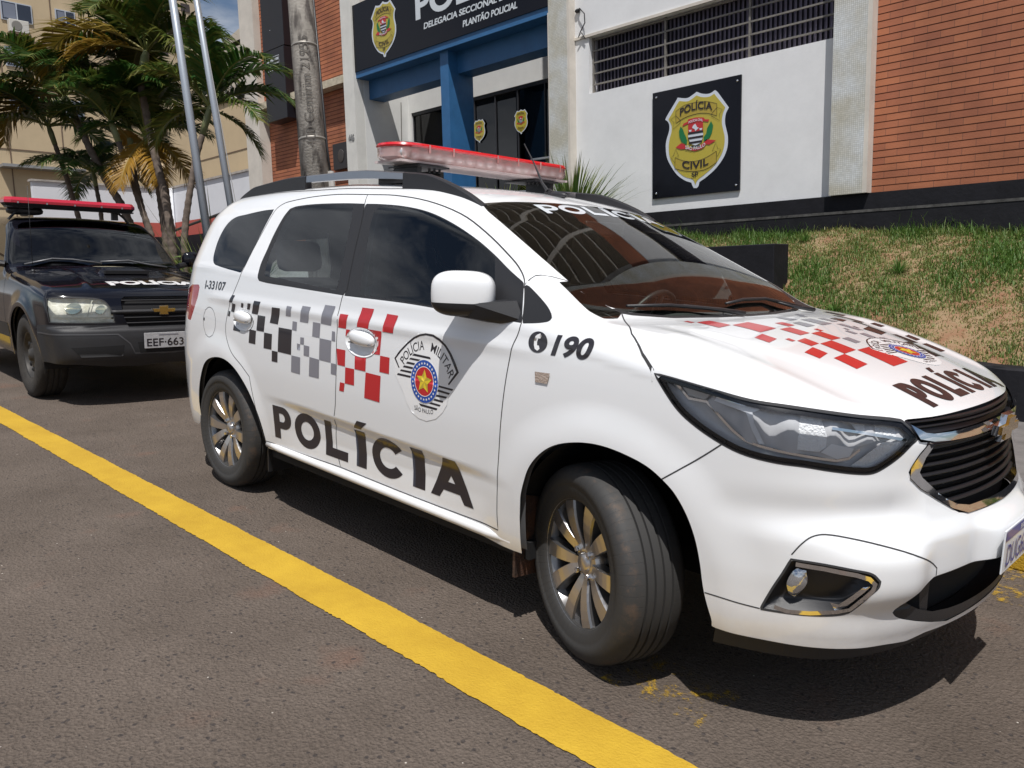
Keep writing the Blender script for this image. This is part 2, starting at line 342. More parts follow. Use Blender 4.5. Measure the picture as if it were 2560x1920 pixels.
# outlines measured on the real things, metres (flank: distance along the flank, height; bonnet: x, y; shield: facade plane)
D = {"front_door":[[1.098,1.568],[1.305,1.557],[1.547,1.525],[1.774,1.469],[1.952,1.399],[2.124,1.313],[2.206,1.264],[2.248,1.221],[2.289,1.092],[2.262,1.004],[2.245,.908],[2.229,.766],[2.216,.59],[2.207,.432],[2.212,.355],[1.748,.351],[1.172,.359],[1.138,.446],[1.148,.547],[1.178,.649],[1.193,.81],[1.191,.868],[1.192,1.044],[1.204,1.115],[1.225,1.15],[1.181,1.323],[1.144,1.48]],"rear_door":[[1.098,1.568],[.861,1.577],[.655,1.573],[.48,1.558],[.403,1.544],[.354,1.511],[.314,1.412],[.277,1.303],[.242,1.186],[.178,1.074],[.122,.943],[.117,.874],[.152,.817],[.204,.771],[.3,.722],[.38,.672],[.421,.549],[.454,.453],[.494,.354],[.876,.354],[1.17,.359],[1.138,.446],[1.148,.547],[1.178,.649],[1.193,.81],[1.191,.868],[1.192,1.044],[1.204,1.115],[1.225,1.15],[1.181,1.323],[1.144,1.48]],"quarter_glass":[[.342,1.518],[.234,1.514],[.054,1.496],[-.065,1.48],[-.131,1.441],[-.162,1.369],[-.154,1.288],[-.129,1.244],[-.081,1.223],[.239,1.191],[.267,1.27],[.299,1.387],[.327,1.483]],"black_rear":[[1.128,1.525],[.965,1.532],[.717,1.535],[.546,1.528],[.494,1.517],[.462,1.476],[.432,1.387],[.421,1.313],[.409,1.24],[.421,1.176],[.447,1.157],[.753,1.143],[1.208,1.127],[1.225,1.15],[1.181,1.323],[1.144,1.48]],"black_front":[[1.128,1.525],[1.233,1.521],[1.413,1.507],[1.59,1.48],[1.766,1.432],[1.938,1.37],[2.06,1.315],[2.157,1.265],[2.244,1.224],[2.29,1.093],[2.113,1.101],[1.937,1.108],[1.641,1.12],[1.214,1.126],[1.225,1.15],[1.181,1.323],[1.144,1.48]],"rear_glass":[[1.038,1.523],[.723,1.529],[.553,1.519],[.512,1.504],[.486,1.443],[.476,1.371],[.465,1.298],[.471,1.234],[.488,1.185],[.74,1.171],[1.147,1.146],[1.135,1.216],[1.096,1.358],[1.061,1.481]],"front_glass":[[1.242,1.51],[1.419,1.501],[1.594,1.475],[1.769,1.427],[1.941,1.366],[2.066,1.307],[2.104,1.221],[2.146,1.117],[1.859,1.118],[1.638,1.126],[1.33,1.138],[1.297,1.222],[1.265,1.324],[1.23,1.429],[1.219,1.486]],"sail":[[2.252,1.218],[2.262,1.218],[2.31,1.194],[2.362,1.164],[2.389,1.145],[2.409,1.124],[2.412,1.112],[2.401,1.106],[2.358,1.098],[2.293,1.092]],"ws_edge":[[1.775,-.569],[1.843,-.597],[2.018,-.631],[2.187,-.661],[2.352,-.688],[2.419,-.69],[2.476,-.673],[2.517,-.633]],"hood_edge":[[2.545,-.639],[2.71,-.802],[2.777,-.835],[2.829,-.85]],"lamp":[[2.834,.992],[2.875,.945],[2.921,.9],[2.978,.863],[3.03,.837],[3.079,.818],[3.125,.806],[3.19,.797],[3.254,.793],[3.32,.784],[3.392,.776],[3.433,.777],[3.471,.793],[3.516,.819],[3.554,.846],[3.576,.857],[3.563,.877],[3.538,.897],[3.52,.907],[3.383,.923],[3.285,.935],[3.197,.945],[3.112,.953],[3.017,.968],[2.9,.985]],"lamp_drl":[[3.014,.939],[3.025,.953],[3.105,.942],[3.119,.944],[3.138,.934],[3.119,.923],[3.125,.894],[3.146,.857],[3.156,.839],[3.141,.84],[3.121,.874],[3.102,.92]],"lamp_bezel":[[2.992,.935],[3.026,.903],[3.068,.866],[3.102,.844],[3.139,.833],[3.191,.826],[3.264,.819],[3.339,.811],[3.371,.818],[3.39,.837],[3.455,.861],[3.54,.85],[3.56,.861],[3.501,.907],[3.331,.93],[3.222,.945],[3.109,.95],[3.021,.956]],"lamp_bowl":[[3.125,.923],[3.142,.944],[3.164,.949],[3.222,.945],[3.286,.935],[3.317,.85],[3.292,.829],[3.225,.833],[3.216,.835],[3.16,.852],[3.137,.886]],"lamp_low":[[3.295,.829],[3.32,.853],[3.382,.84],[3.371,.818],[3.339,.811]],"lamp_turn":[[3.367,.916],[3.511,.909],[3.558,.863],[3.392,.885]],"lamp_grid":[[3.377,.792],[3.429,.787],[3.466,.795],[3.55,.849],[3.471,.857]],"grille_all":[[3.942,.907],[3.674,.906],[3.552,.908],[3.532,.908],[3.544,.891],[3.581,.855],[3.591,.849],[3.629,.846],[3.587,.816],[3.56,.785],[3.552,.771],[3.56,.756],[3.602,.723],[3.681,.686],[3.757,.654],[3.796,.638],[3.858,.63],[3.931,.628]],"grille_low":[[3.65,.841],[3.614,.807],[3.588,.77],[3.603,.754],[3.688,.698],[3.733,.677],[3.787,.659],[3.867,.648],[3.954,.643]],"bar":[[3.549,.892],[3.607,.87],[3.645,.858],[3.745,.855],[3.881,.859],[4.06,.865],[4.032,.842],[3.87,.84],[3.742,.841],[3.644,.847],[3.581,.857]],"fender_seam":[[3.061,.836],[3.009,.79],[2.948,.74],[2.891,.697]],"chin_seam":[[3.029,.394],[3.077,.393],[3.122,.389],[3.175,.385]],"arc_seam":[[3.242,.555],[3.263,.587],[3.286,.608],[3.318,.616],[3.383,.609],[3.453,.595],[3.533,.574],[3.597,.55],[3.643,.526],[3.669,.507],[3.67,.485]],"fog_black":[[3.242,.542],[3.322,.54],[3.398,.532],[3.438,.524],[3.46,.504],[3.457,.487],[3.437,.464],[3.41,.426],[3.392,.406],[3.354,.395],[3.298,.389],[3.242,.386],[3.178,.384],[3.181,.396],[3.204,.454],[3.224,.498]],"fog_chrome_o":[[3.254,.53],[3.323,.528],[3.399,.52],[3.432,.511],[3.448,.496],[3.444,.479],[3.415,.444],[3.395,.417],[3.365,.407],[3.298,.395],[3.242,.391],[3.197,.395]],"fog_chrome_i":[[3.284,.519],[3.377,.515],[3.387,.501],[3.387,.483],[3.418,.49],[3.391,.453],[3.367,.425],[3.332,.435],[3.23,.408],[3.285,.46],[3.286,.495]],"fog_lamp":[[3.258,.513],[3.281,.51],[3.286,.478],[3.275,.45],[3.258,.427],[3.243,.435],[3.236,.465],[3.246,.498]],"intake":[[3.52,.4],[3.533,.416],[3.57,.443],[3.622,.467],[3.663,.483],[3.805,.488],[3.971,.492],[4.112,.488]],"intake_b":[[3.52,.4],[3.533,.384],[3.557,.372],[3.621,.354],[3.698,.335],[3.797,.316],[3.902,.319],[4.048,.314]],"bottom":[[3.027,.397],[3.058,.296],[3.111,.292],[3.19,.288],[3.268,.291],[3.345,.298],[3.426,.3],[3.522,.295],[3.58,.291],[3.628,.299],[3.681,.308],[3.809,.299],[3.983,.305]],"arch_f":[[2.332,.513],[2.344,.553],[2.372,.62],[2.42,.676],[2.478,.716],[2.542,.739],[2.62,.753],[2.693,.754],[2.771,.743],[2.839,.725],[2.892,.697],[2.937,.661],[2.973,.607],[2.998,.545],[3.013,.48],[3.022,.419],[3.032,.375],[3.057,.295]],"arch_r":[[-.278,.441],[-.252,.522],[-.198,.615],[-.138,.682],[-.064,.718],[.04,.736],[.136,.731],[.225,.703],[.307,.653],[.381,.586],[.445,.494],[.477,.422],[.496,.365]],"fuel":[[-.095,.995],[-.04,.979],[-.01,.938],[-.012,.889],[-.037,.847],[-.081,.832],[-.131,.843],[-.163,.886],[-.166,.939],[-.143,.977]],"marker":[[2.378,.943],[2.444,.945],[2.436,.91],[2.383,.91]],"tail":[[-.267,1.11],[-.369,1.105],[-.497,1.066],[-.508,.97],[-.408,.907],[-.351,.902],[-.308,.966],[-.262,1.042]],"sill_top":[[.493,.352],[1.159,.356],[1.748,.349],[2.212,.355],[2.28,.355]],"sill_bot":[[.501,.327],[1.154,.321],[1.743,.307],[2.214,.313],[2.271,.308]],"emb":[[1.809,.835],[1.803,.917],[1.811,.752],[1.727,.83],[1.888,.84]],"sq_k":[[[.176,1.075],[.209,1.074],[.186,1.036],[.15,1.038]],[[.186,1.033],[.223,1.03],[.208,.987],[.173,.99]],[[.146,.99],[.166,.989],[.159,.962],[.138,.964]],[[.29,1.04],[.316,1.04],[.308,1.017],[.284,1.018]],[[.362,1.043],[.395,1.043],[.378,1.011],[.35,1.012]],[[.427,1.059],[.494,1.058],[.464,.993],[.402,.995]],[[.614,1.039],[.692,1.039],[.672,.961],[.593,.963]],[[.467,.991],[.545,.99],[.536,.914],[.46,.914]],[[.217,.946],[.293,.942],[.281,.892],[.204,.894]],[[.386,.914],[.455,.912],[.449,.844],[.379,.845]],[[.54,.911],[.619,.91],[.615,.834],[.536,.834]],[[.682,.948],[.807,.947],[.804,.829],[.678,.831]],[[.62,.83],[.676,.83],[.673,.778],[.617,.778]]],"sq_g":[[[.754,1.054],[.799,1.053],[.791,1.007],[.745,1.007]],[[.891,1.063],[.963,1.062],[.948,.989],[.875,.99]],[[1.078,1.079],[1.162,1.078],[1.14,.993],[1.056,.996]],[[.81,.987],[.85,.986],[.849,.945],[.809,.947]],[[.99,.997],[1.053,.996],[1.051,.931],[.989,.933]],[[.886,.919],[.918,.92],[.919,.888],[.886,.888]],[[.858,.888],[.886,.887],[.885,.86],[.859,.86]],[[.919,.886],[.967,.885],[.966,.838],[.919,.839]],[[1.151,.97],[1.175,.969],[1.18,.928],[1.151,.928]],[[1.053,.93],[1.149,.928],[1.148,.832],[1.053,.834]],[[.808,.827],[.888,.826],[.884,.747],[.803,.749]],[[.97,.837],[1.053,.834],[1.049,.749],[.964,.749]],[[1.151,.83],[1.19,.83],[1.195,.782],[1.15,.783]]],"sq_r":[[[1.211,1.049],[1.272,1.049],[1.258,.989],[1.198,.99]],[[1.365,1.086],[1.449,1.085],[1.424,1.002],[1.342,1.004]],[[1.542,1.072],[1.616,1.07],[1.595,.999],[1.524,1.0]],[[1.26,.987],[1.29,.987],[1.273,.957],[1.258,.959]],[[1.424,1.001],[1.518,1.0],[1.513,.905],[1.42,.901]],[[1.193,.898],[1.262,.898],[1.261,.828],[1.203,.829]],[[1.335,.895],[1.417,.892],[1.415,.825],[1.335,.826]],[[1.516,.902],[1.58,.901],[1.579,.835],[1.514,.836]],[[1.264,.825],[1.332,.825],[1.331,.755],[1.261,.755]],[[1.223,.755],[1.259,.755],[1.251,.717],[1.215,.717]],[[1.417,.822],[1.523,.82],[1.515,.71],[1.406,.713]]],"h_r":[[[2.673,-.469],[2.669,-.44],[2.699,-.444],[2.701,-.467]],[[2.701,-.435],[2.69,-.34],[2.769,-.333],[2.787,-.438]],[[2.77,-.326],[2.75,-.186],[2.845,-.163],[2.867,-.312]],[[2.904,-.42],[2.881,-.328],[2.934,-.33],[2.954,-.419]],[[2.787,-.06],[2.782,.005],[2.83,.008],[2.837,-.054]],[[2.854,-.155],[2.845,-.06],[2.916,-.054],[2.926,-.147]],[[2.943,-.292],[2.94,-.259],[2.965,-.262],[2.968,-.292]],[[2.967,-.256],[2.954,-.173],[3.009,-.185],[3.019,-.263]],[[3.051,-.378],[3.028,-.272],[3.081,-.28],[3.101,-.38]],[[2.884,.044],[2.882,.075],[2.909,.072],[2.909,.046]],[[2.919,-.051],[2.91,.04],[2.989,.032],[2.996,-.057]],[[3.011,-.181],[2.998,-.066],[3.09,-.084],[3.101,-.201]],[[3.113,-.308],[3.102,-.203],[3.18,-.213],[3.191,-.321]],[[3.091,-.076],[3.081,.075],[3.211,.047],[3.219,-.101]]],"h_g":[[[2.716,.083],[2.711,.134],[2.766,.163],[2.769,.098]],[[2.8,.047],[2.793,.119],[2.851,.127],[2.858,.049]],[[2.766,.183],[2.762,.276],[2.847,.283],[2.855,.188]],[[2.677,.318],[2.673,.354],[2.706,.355],[2.709,.321]],[[2.707,.274],[2.706,.32],[2.736,.317],[2.736,.283]],[[2.767,.328],[2.769,.379],[2.832,.374],[2.827,.335]],[[2.853,.307],[2.856,.351],[2.941,.355],[2.934,.316]],[[2.93,.203],[2.928,.237],[2.966,.237],[2.969,.201]],[[2.967,.244],[2.966,.292],[3.016,.279],[3.018,.231]],[[2.901,.252],[2.902,.276],[2.923,.268],[2.923,.246]],[[2.992,.034],[2.988,.095],[3.039,.083],[3.044,.028]],[[3.018,.299],[3.023,.331],[3.11,.328],[3.105,.292]]],"h_k":[[[2.653,.631],[2.648,.693],[2.738,.675],[2.741,.628]],[[2.783,.406],[2.777,.469],[2.823,.476],[2.836,.407]],[[2.837,.488],[2.838,.541],[2.906,.551],[2.903,.499]],[[2.86,.622],[2.864,.658],[2.908,.656],[2.905,.618]],[[2.927,.38],[2.905,.491],[2.978,.491],[2.999,.375]],[[2.888,.369],[2.893,.38],[2.918,.374],[2.911,.363]],[[2.983,.5],[2.984,.571],[3.073,.559],[3.07,.491]],[[3.007,.6],[3.008,.639],[3.056,.633],[3.055,.588]],[[3.084,.34],[3.073,.475],[3.199,.465],[3.207,.324]],[[3.086,.561],[3.087,.608],[3.158,.606],[3.157,.552]],[[2.732,.544],[2.735,.601],[2.84,.615],[2.84,.561]]],"e_arch":[[1.613,.903],[1.642,.934],[1.687,.97],[1.728,.996],[1.765,1.01],[1.806,1.018],[1.851,1.017],[1.89,1.005],[1.922,.986],[1.955,.957],[1.981,.926],[2.003,.893],[1.951,.84],[1.945,.844],[1.989,.893],[1.968,.921],[1.944,.952],[1.915,.979],[1.884,.997],[1.849,1.009],[1.807,1.011],[1.769,1.004],[1.736,.991],[1.695,.966],[1.654,.933],[1.623,.903],[1.649,.87],[1.643,.868]],"e_str":[[[1.737,.934],[1.834,.931],[1.84,.923],[1.725,.926]],[[1.717,.916],[1.779,.915],[1.764,.908],[1.707,.909]],[[1.698,.899],[1.745,.898],[1.742,.89],[1.689,.891]],[[1.678,.882],[1.735,.881],[1.732,.873],[1.67,.874]],[[1.659,.864],[1.726,.864],[1.725,.856],[1.652,.857]],[[1.639,.847],[1.723,.846],[1.722,.838],[1.634,.839]],[[1.892,.832],[1.976,.829],[1.969,.822],[1.89,.825]],[[1.889,.816],[1.959,.812],[1.951,.805],[1.886,.808]],[[1.881,.796],[1.942,.796],[1.934,.788],[1.876,.788]],[[1.872,.779],[1.922,.777],[1.916,.77],[1.864,.771]],[[1.851,.762],[1.906,.76],[1.899,.753],[1.836,.755]],[[1.776,.747],[1.888,.744],[1.881,.736],[1.787,.738]]],"e_white":[[1.607,.902],[1.642,.94],[1.687,.975],[1.727,1.0],[1.764,1.015],[1.805,1.023],[1.853,1.022],[1.896,1.009],[1.932,.987],[1.965,.956],[1.99,.925],[2.012,.893],[1.97,.849],[1.983,.832],[1.947,.792],[1.941,.765],[1.915,.731],[1.877,.702],[1.821,.684],[1.771,.687],[1.728,.705],[1.696,.737],[1.673,.777],[1.622,.837]],"hood_lip_xy":[[2.831,-.85],[2.899,-.847],[3.02,-.837],[3.117,-.815],[3.196,-.77],[3.266,-.711],[3.329,-.631],[3.393,-.511],[3.414,-.45],[3.437,-.335],[3.448,-.128]],"s_out":[[-.27,.605],[-.12,.574],[-.041,.599],[.028,.632],[.115,.591],[.224,.574],[.305,.604],[.343,.574],[.419,.473],[.513,.347],[.469,.271],[.46,.161],[.483,.065],[.505,-.031],[.497,-.17],[.44,-.294],[.334,-.414],[.193,-.513],[.082,-.57],[.066,-.626],[.038,-.648],[-.008,-.642],[-.033,-.597],[-.043,-.567],[-.146,-.527],[-.275,-.435],[-.382,-.294],[-.442,-.178],[-.461,-.027],[-.449,.061],[-.408,.174],[-.403,.251],[-.426,.304],[-.471,.34],[-.45,.376],[-.374,.472],[-.304,.557]],"s_in":[[-.244,.555],[-.109,.529],[-.03,.554],[.026,.583],[.115,.546],[.225,.534],[.295,.559],[.365,.473],[.461,.357],[.427,.278],[.414,.168],[.435,.072],[.458,-.025],[.449,-.154],[.397,-.27],[.301,-.382],[.17,-.473],[.07,-.53],[.042,-.556],[.02,-.602],[-.003,-.546],[-.032,-.519],[-.147,-.478],[-.252,-.398],[-.341,-.289],[-.395,-.174],[-.41,-.033],[-.396,.064],[-.367,.158],[-.363,.236],[-.385,.288],[-.415,.336],[-.35,.419],[-.287,.506]],"s_rt":[[-.294,.425],[-.154,.484],[.027,.494],[.182,.478],[.339,.426],[.341,.268],[.183,.325],[.028,.34],[-.153,.316],[-.291,.264]],"s_rb":[[-.302,-.2],[-.148,-.262],[.034,-.284],[.19,-.254],[.342,-.192],[.344,-.339],[.192,-.408],[.035,-.421],[-.147,-.397],[-.305,-.347]],"s_tails":[[[-.294,.367],[-.376,.326],[-.32,.278],[-.34,.188],[-.221,.259],[-.222,.297]],[[.343,.375],[.423,.334],[.379,.285],[.385,.198],[.262,.275],[.265,.308]],[[-.302,-.2],[-.244,-.187],[-.291,-.083],[-.33,-.172],[-.369,-.187],[-.309,-.271]],[[.342,-.192],[.282,-.182],[.332,-.071],[.361,-.162],[.409,-.175],[.352,-.266]]],"s_red":[[[-.095,.23],[.135,.229],[.136,.101],[-.094,.095]],[[-.295,-.063],[-.208,-.016],[-.15,-.038],[-.115,-.081],[.01,-.117],[.133,-.066],[.187,-.016],[.335,-.05],[.232,-.093],[.188,-.082],[.122,-.136],[.01,-.151],[-.138,-.103],[-.207,-.099]],[[-.189,.205],[-.169,.241],[-.107,.256],[-.095,.288],[.029,.294],[.145,.275],[.162,.248],[.228,.238],[.212,.208],[.14,.228],[.029,.235],[-.095,.23]]],"s_coat":[[-.094,.095],[.136,.101],[.137,.02],[.099,-.052],[.021,-.078],[-.047,-.042],[-.093,.042]],"s_leaf":[[[-.215,.209],[-.18,.17],[-.157,.109],[-.128,.056],[-.11,.005],[-.116,-.052],[-.162,-.022],[-.196,-.002],[-.232,.07],[-.241,.15]],[[.256,.211],[.289,.149],[.274,.067],[.242,.005],[.187,-.035],[.149,-.049],[.148,.018],[.186,.06],[.197,.125]]],"s_map":[[[-.032,.163],[-.015,.194],[.018,.213],[.047,.161],[.075,.152],[.019,.113],[.008,.143]],[[-.085,.142],[-.037,.14],[-.049,.115],[-.074,.118]],[[.08,.142],[.128,.14],[.114,.113],[.088,.117]]],"s_pts":[[-.216,.359],[.272,.344],[-.182,-.346],[.222,-.339],[.019,-.461],[.029,.264],[.021,-.099],[.65,.674],[.644,-.677],[-.599,.666]]}
def smooth_outline(pts, closed=True, corner=38, n=4):
    """round a traced outline with a Catmull-Rom curve, keeping its real corners"""
    P = [np.array(p, float) for p in pts]; m = len(P); out = []
    def sharp(i):
        if not closed and i in (0, m-1): return True
        a = P[i]-P[i-1]; b = P[(i+1) % m]-P[i]; na, nb = np.linalg.norm(a), np.linalg.norm(b)
        return math.degrees(math.acos(max(-1, min(1, float(a@b)/(na*nb+1e-12))))) > corner
    sh = [sharp(i) for i in range(m)]
    for i in range(m if closed else m-1):
        p1, p2 = P[i], P[(i+1) % m]; p0 = P[i-1] if not sh[i] else 2*p1-p2; p3 = P[(i+2) % m] if not sh[(i+1) % m] else 2*p2-p1
        d = np.linalg.norm(p2-p1)+1e-9; t1 = (p2-p0); t2 = (p3-p1); t1 = t1/(np.linalg.norm(t1)+1e-9)*d; t2 = t2/(np.linalg.norm(t2)+1e-9)*d
        for k in range(n):
            t = k/n; out.append((2*t**3-3*t*t+1)*p1+(t**3-2*t*t+t)*t1+(-2*t**3+3*t*t)*p2+(t**3-t*t)*t2)
    if not closed: out.append(P[-1])
    return [[float(a), float(b)] for a, b in out]
for k_ in ('front_door', 'rear_door', 'quarter_glass', 'black_rear', 'black_front', 'rear_glass', 'front_glass', 'sail', 'lamp', 'lamp_bezel', 'lamp_bowl', 'fog_black', 'fog_lamp', 'fuel', 's_out', 's_in', 's_coat', 's_rt', 's_rb'): D[k_] = smooth_outline(D[k_])
for k_ in ('arch_f', 'arch_r', 'arc_seam', 'fender_seam', 'chin_seam'): D[k_] = smooth_outline(D[k_], False)
# ------------------------------------------------------------------ the white people carrier
def zbelt(x): return ip(x, [-.9, 0, 1.2, 2.3, 2.8, 3.5], [1.22, 1.20, 1.13, 1.08, 1.0, .9])
def W1(x, z):
    w = ip(z, [.1, .2, .3, .45, .6, .75, .88, 1.0, 1.1, 1.2], [.76, .80, .832, .85, .862, .868, .866, .858, .846, .83]); zb = zbelt(x)
    g = ip(zb, [.9, 1.0, 1.1, 1.2], [.866, .858, .846, .83])-(z-zb)*.40-.06*np.maximum(z-zb, 0)**2
    t = np.clip((z-zb+.03)/.06, 0, 1); t = t*t*(3-2*t); w = w*(1-t)+g*t
    w = w-ip(x, [-.9, -.5, 0, .6, 2.2, 2.9, 3.2, 3.6], [.06, .02, 0, 0, 0, .012, .05, .13])
    for cx in (0.0, 2.66):
        d = np.sqrt((x-cx)**2+(z-.33)**2); e_ = np.clip((.56-d)/.14, 0, 1); w = w+.013*e_*e_*(3-2*e_)*(z < 1.2)
    q = np.clip((.585-z-.03*(x-1.4))/.05, 0, 1); q = q*q*(3-2*q)*np.clip((z-.30)/.16, 0, 1); w = w-.017*q*np.clip((x-.50)/.5, 0, 1)*np.clip((2.30-x)/.5, 0, 1)
    w = w+.006*np.exp(-((z-1.03+.02*(x-1.2))/.025)**2)*np.clip((x+.2)/.3, 0, 1)*np.clip((2.5-x)/.4, 0, 1)     # shoulder line
    for cx, cz, rx, rz in ((.315, .952, .105, .05), (1.378, .942, .112, .058)):                          # handle cups
        r2 = ((x-cx)/rx)**2+((z-cz)/rz)**2; w = w-.021*np.clip(1-r2, 0, 1)**.6
    return w
HX = [-.95, -.7, -.4, 0, .4, .8, 1.1, 1.4, 1.6, 1.78, 2.0, 2.2, 2.45, 2.64, 2.72, 2.9, 3.1, 3.3, 3.44, 3.6]
HZ = [1.54, 1.585, 1.622, 1.648, 1.660, 1.660, 1.648, 1.623, 1.598, 1.556, 1.463, 1.365, 1.232, 1.122, 1.11, 1.075, 1.03, .968, .915, .84]
def H1(x, y):
    y = np.abs(y); h = ip(x+ip(x, [1.4, 1.78, 2.64, 2.8], [0, .22, .10, 0])*y**2, HX, HZ)-ip(x, [-.9, 1.2, 1.8, 2.6, 2.8, 3.3, 3.6], [.10, .085, .05, 0, 0, .05, .06])*y**2
    u = np.clip((x-2.68)/.15, 0, 1)*np.clip((3.48-x)/.25, 0, 1)
    yc = .60-.26*np.clip((x-2.7)/.75, 0, 1)
    return h+u*(.010/(1+np.exp((y-yc)/.016))-.004) + u*.007*np.exp(-((y-.70+.10*(x-2.7))/.05)**2)
def F1(y, z):
    y = np.abs(y); f = ip(z, [.1, .2, .25, .32, .42, .5, .58, .64, .75, .86, .93, 1.0, 1.1], [3.34, 3.44, 3.51, 3.54, 3.553, 3.562, 3.56, 3.535, 3.512, 3.505, 3.485, 3.41, 3.2])
    pod = .03*np.exp(-((y-.62)/.13)**4-((z-.50)/.085)**4)                                                # swelling over the fog lamps
    f = f+.034*np.exp(-(y/.225)**8-((z-.515)/.088)**8)
    return f-.30*y**2-.42*y**6+pod-.02*np.exp(-((z-.66)/.05)**2)*np.clip((y-.45)/.1, 0, 1)
def R1(y, z):
    y = np.abs(y); return ip(z, [.1, .25, .45, .7, .9, 1.1, 1.3, 1.5, 1.6], [-.79, -.85, -.90, -.90, -.87, -.82, -.74, -.62, -.5])+.25*y**2+.30*y**6
sh1 = Shell(W1, H1, F1, R1, 2.95, -.25, .62, lambda x: ip(x, [-.9, 1.6, 2.0, 2.6, 2.8, 3.5], [.10, .12, .06, .05, .07, .10]), lambda z: ip(z, [.2, .5, .8, .95], [.14, .14, .08, .05]), .22)

# paints
def paint(name, col, dirt=None, rough=.3):
    m = mat(name, col, rough=rough, coat=1., spec=.5)
    if dirt:
        nt = m.node_tree; p = nt.nodes['Principled BSDF']; t = N(nt, 'ShaderNodeTexCoord'); sx = N(nt, 'ShaderNodeSeparateXYZ'); n = N(nt, 'ShaderNodeTexNoise'); n.inputs['Scale'].default_value = 9; n.inputs['Detail'].default_value = 8; n.inputs['Roughness'].default_value = .7
        mr = N(nt, 'ShaderNodeMapRange'); mr.inputs[1].default_value = .24; mr.inputs[2].default_value = .50; mr.inputs[3].default_value = .55; mr.inputs[4].default_value = 0
        mu = N(nt, 'ShaderNodeMath', operation='MULTIPLY'); mi = N(nt, 'ShaderNodeMix', data_type='RGBA'); mi.inputs[6].default_value = (*col, 1); mi.inputs[7].default_value = (*dirt, 1)
        l = nt.links.new; l(t.outputs['Object'], sx.inputs[0]); l(t.outputs['Object'], n.inputs[0]); l(sx.outputs[2], mr.inputs[0]); l(mr.outputs[0], mu.inputs[0]); l(n.outputs[0], mu.inputs[1]); l(mu.outputs[0], mi.inputs[0]); l(mi.outputs[2], p.inputs['Base Color'])
    return m
WHITE = paint('white_paint', (.80, .81, .82), (.34, .25, .17), .35)
BLK = mat('black_plastic', (.018, .018, .02), rough=.42, bump=.12, bscale=900)
TRIM = mat('gloss_black_trim', (.010, .010, .012), rough=.38)
DARK = mat('dark_void', (.006, .006, .007), rough=.8)
SEAM = mat('panel_gap', (.035, .035, .037), rough=.8)
CHROME = mat('chrome', (.82, .83, .85), rough=.06, metal=1.)
SILV = mat('satin_silver', (.42, .43, .45), rough=.28, metal=.9)
GLS = glass('side_glass', (.70, .79, .82), 1.6)
WSG = glass('windscreen_glass', (.74, .82, .78), 1.52)
CLEAR = glass('lamp_lens', (.98, .99, 1.), 1.3)
REDL = mat('red_lens', (.35, .008, .012), rough=.08, coat=1.)
GREY = mat('grey_trim', (.20, .20, .205), rough=.7)
VB = mat('vinyl_black', (.017, .014, .019), rough=.28, coat=.5)
VG = mat('vinyl_grey', (.22, .22, .25), rough=.3, coat=.5)
VR = mat('vinyl_red', (.50, .018, .022), rough=.28, coat=.5)
VW = mat('vinyl_white', (.83, .83, .83), rough=.25, coat=.5)
VBL = mat('vinyl_blue', (.012, .07, .36), rough=.3, coat=.4)
VY = mat('vinyl_yellow', (.78, .58, .03), rough=.3, coat=.4)
VY2 = mat('vinyl_ochre', (.50, .38, .04), rough=.3, coat=.4)
RUB = mat('tyre_rubber', (.022, .021, .020), rough=.75, bump=.3, bscale=240, var=.25, vscale=20)

sk = Skin(sh1, 420, 150)
bot = lambda a: np.interp(a, [-1.6, -.9, -.33, -.27, .50, .51, 2.2, 2.28, 2.32, 3.03, 3.06, 3.11, 3.3, 3.52, 3.6, 3.68, 4.3], [.27, .27, .30, .34, .33, .318, .300, .298, .3, .3, .293, .291, .292, .296, .292, .304, .30])
pa = sk.par('az'); sk.cut(pa[:, 1]-bot(pa[:, 0]), None)
sk.region([[-.268, .25], [-.272, .34]]+D['arch_r']+[[.50, .33], [.5, .2]], None)
sk.region([[2.325, .2], [2.325, .33], [2.325, .43]]+D['arch_f'][:-1]+[[3.05, .297], [3.055, .2]], None)
ws = D['ws_edge'][:5]+[[2.419, -.69], [2.50, -.655], [2.548, -.60], [2.60, -.45], [2.632, -.2], [2.64, 0], [2.64, .05], [1.822, .05], [1.818, -.052], [1.807, -.259], [1.783, -.456]]
up_ = lambda V: V[:, 2] > .8
sk.region(D['hood_edge']+D['hood_lip_xy'][1:5]+[[3.45, -.72], [3.62, -.6]]+[[3.62, -.05], [3.62, .05], [2.665, .05], [2.665, 0], [2.655, -.2], [2.622, -.45], [2.565, -.615]], 'HD', kind='xy', where=up_)
sk.region(ws, 'WS', kind='xy', where=up_, sel={'B'})
sk.region([[2.548, -.60], [2.60, -.45], [2.632, -.2], [2.64, .05], [2.70, .05], [2.665, -.2], [2.63, -.45], [2.575, -.625], [2.545, -.639], [2.50, -.655]], 'CW', kind='xy', where=up_, sel={'B'})
sk.region([[2.352, -.688], [2.419, -.69], [2.50, -.655], [2.545, -.639], [2.575, -.70], [2.56, -.745], [2.50, -.752], [2.345, -.73]], 'SA2', kind='xy', where=up_, sel={'B', 'CW'})
sk.region(D['front_door'], 'FD', {'B'}); sk.region(D['rear_door'], 'RD', {'B'})
sk.region(D['black_front'], 'KF', {'FD'}); sk.region(D['black_rear'], 'KR', {'RD'})
sk.region(D['front_glass'], 'GF', {'KF'}); sk.region(D['rear_glass'], 'GR', {'KR'})
sk.region(D['quarter_glass'], 'GQ', {'B'}); sk.region(D['sail'], 'SA', {'B'})
sk.region(D['lamp'], 'LN', {'B', 'HD'}); 
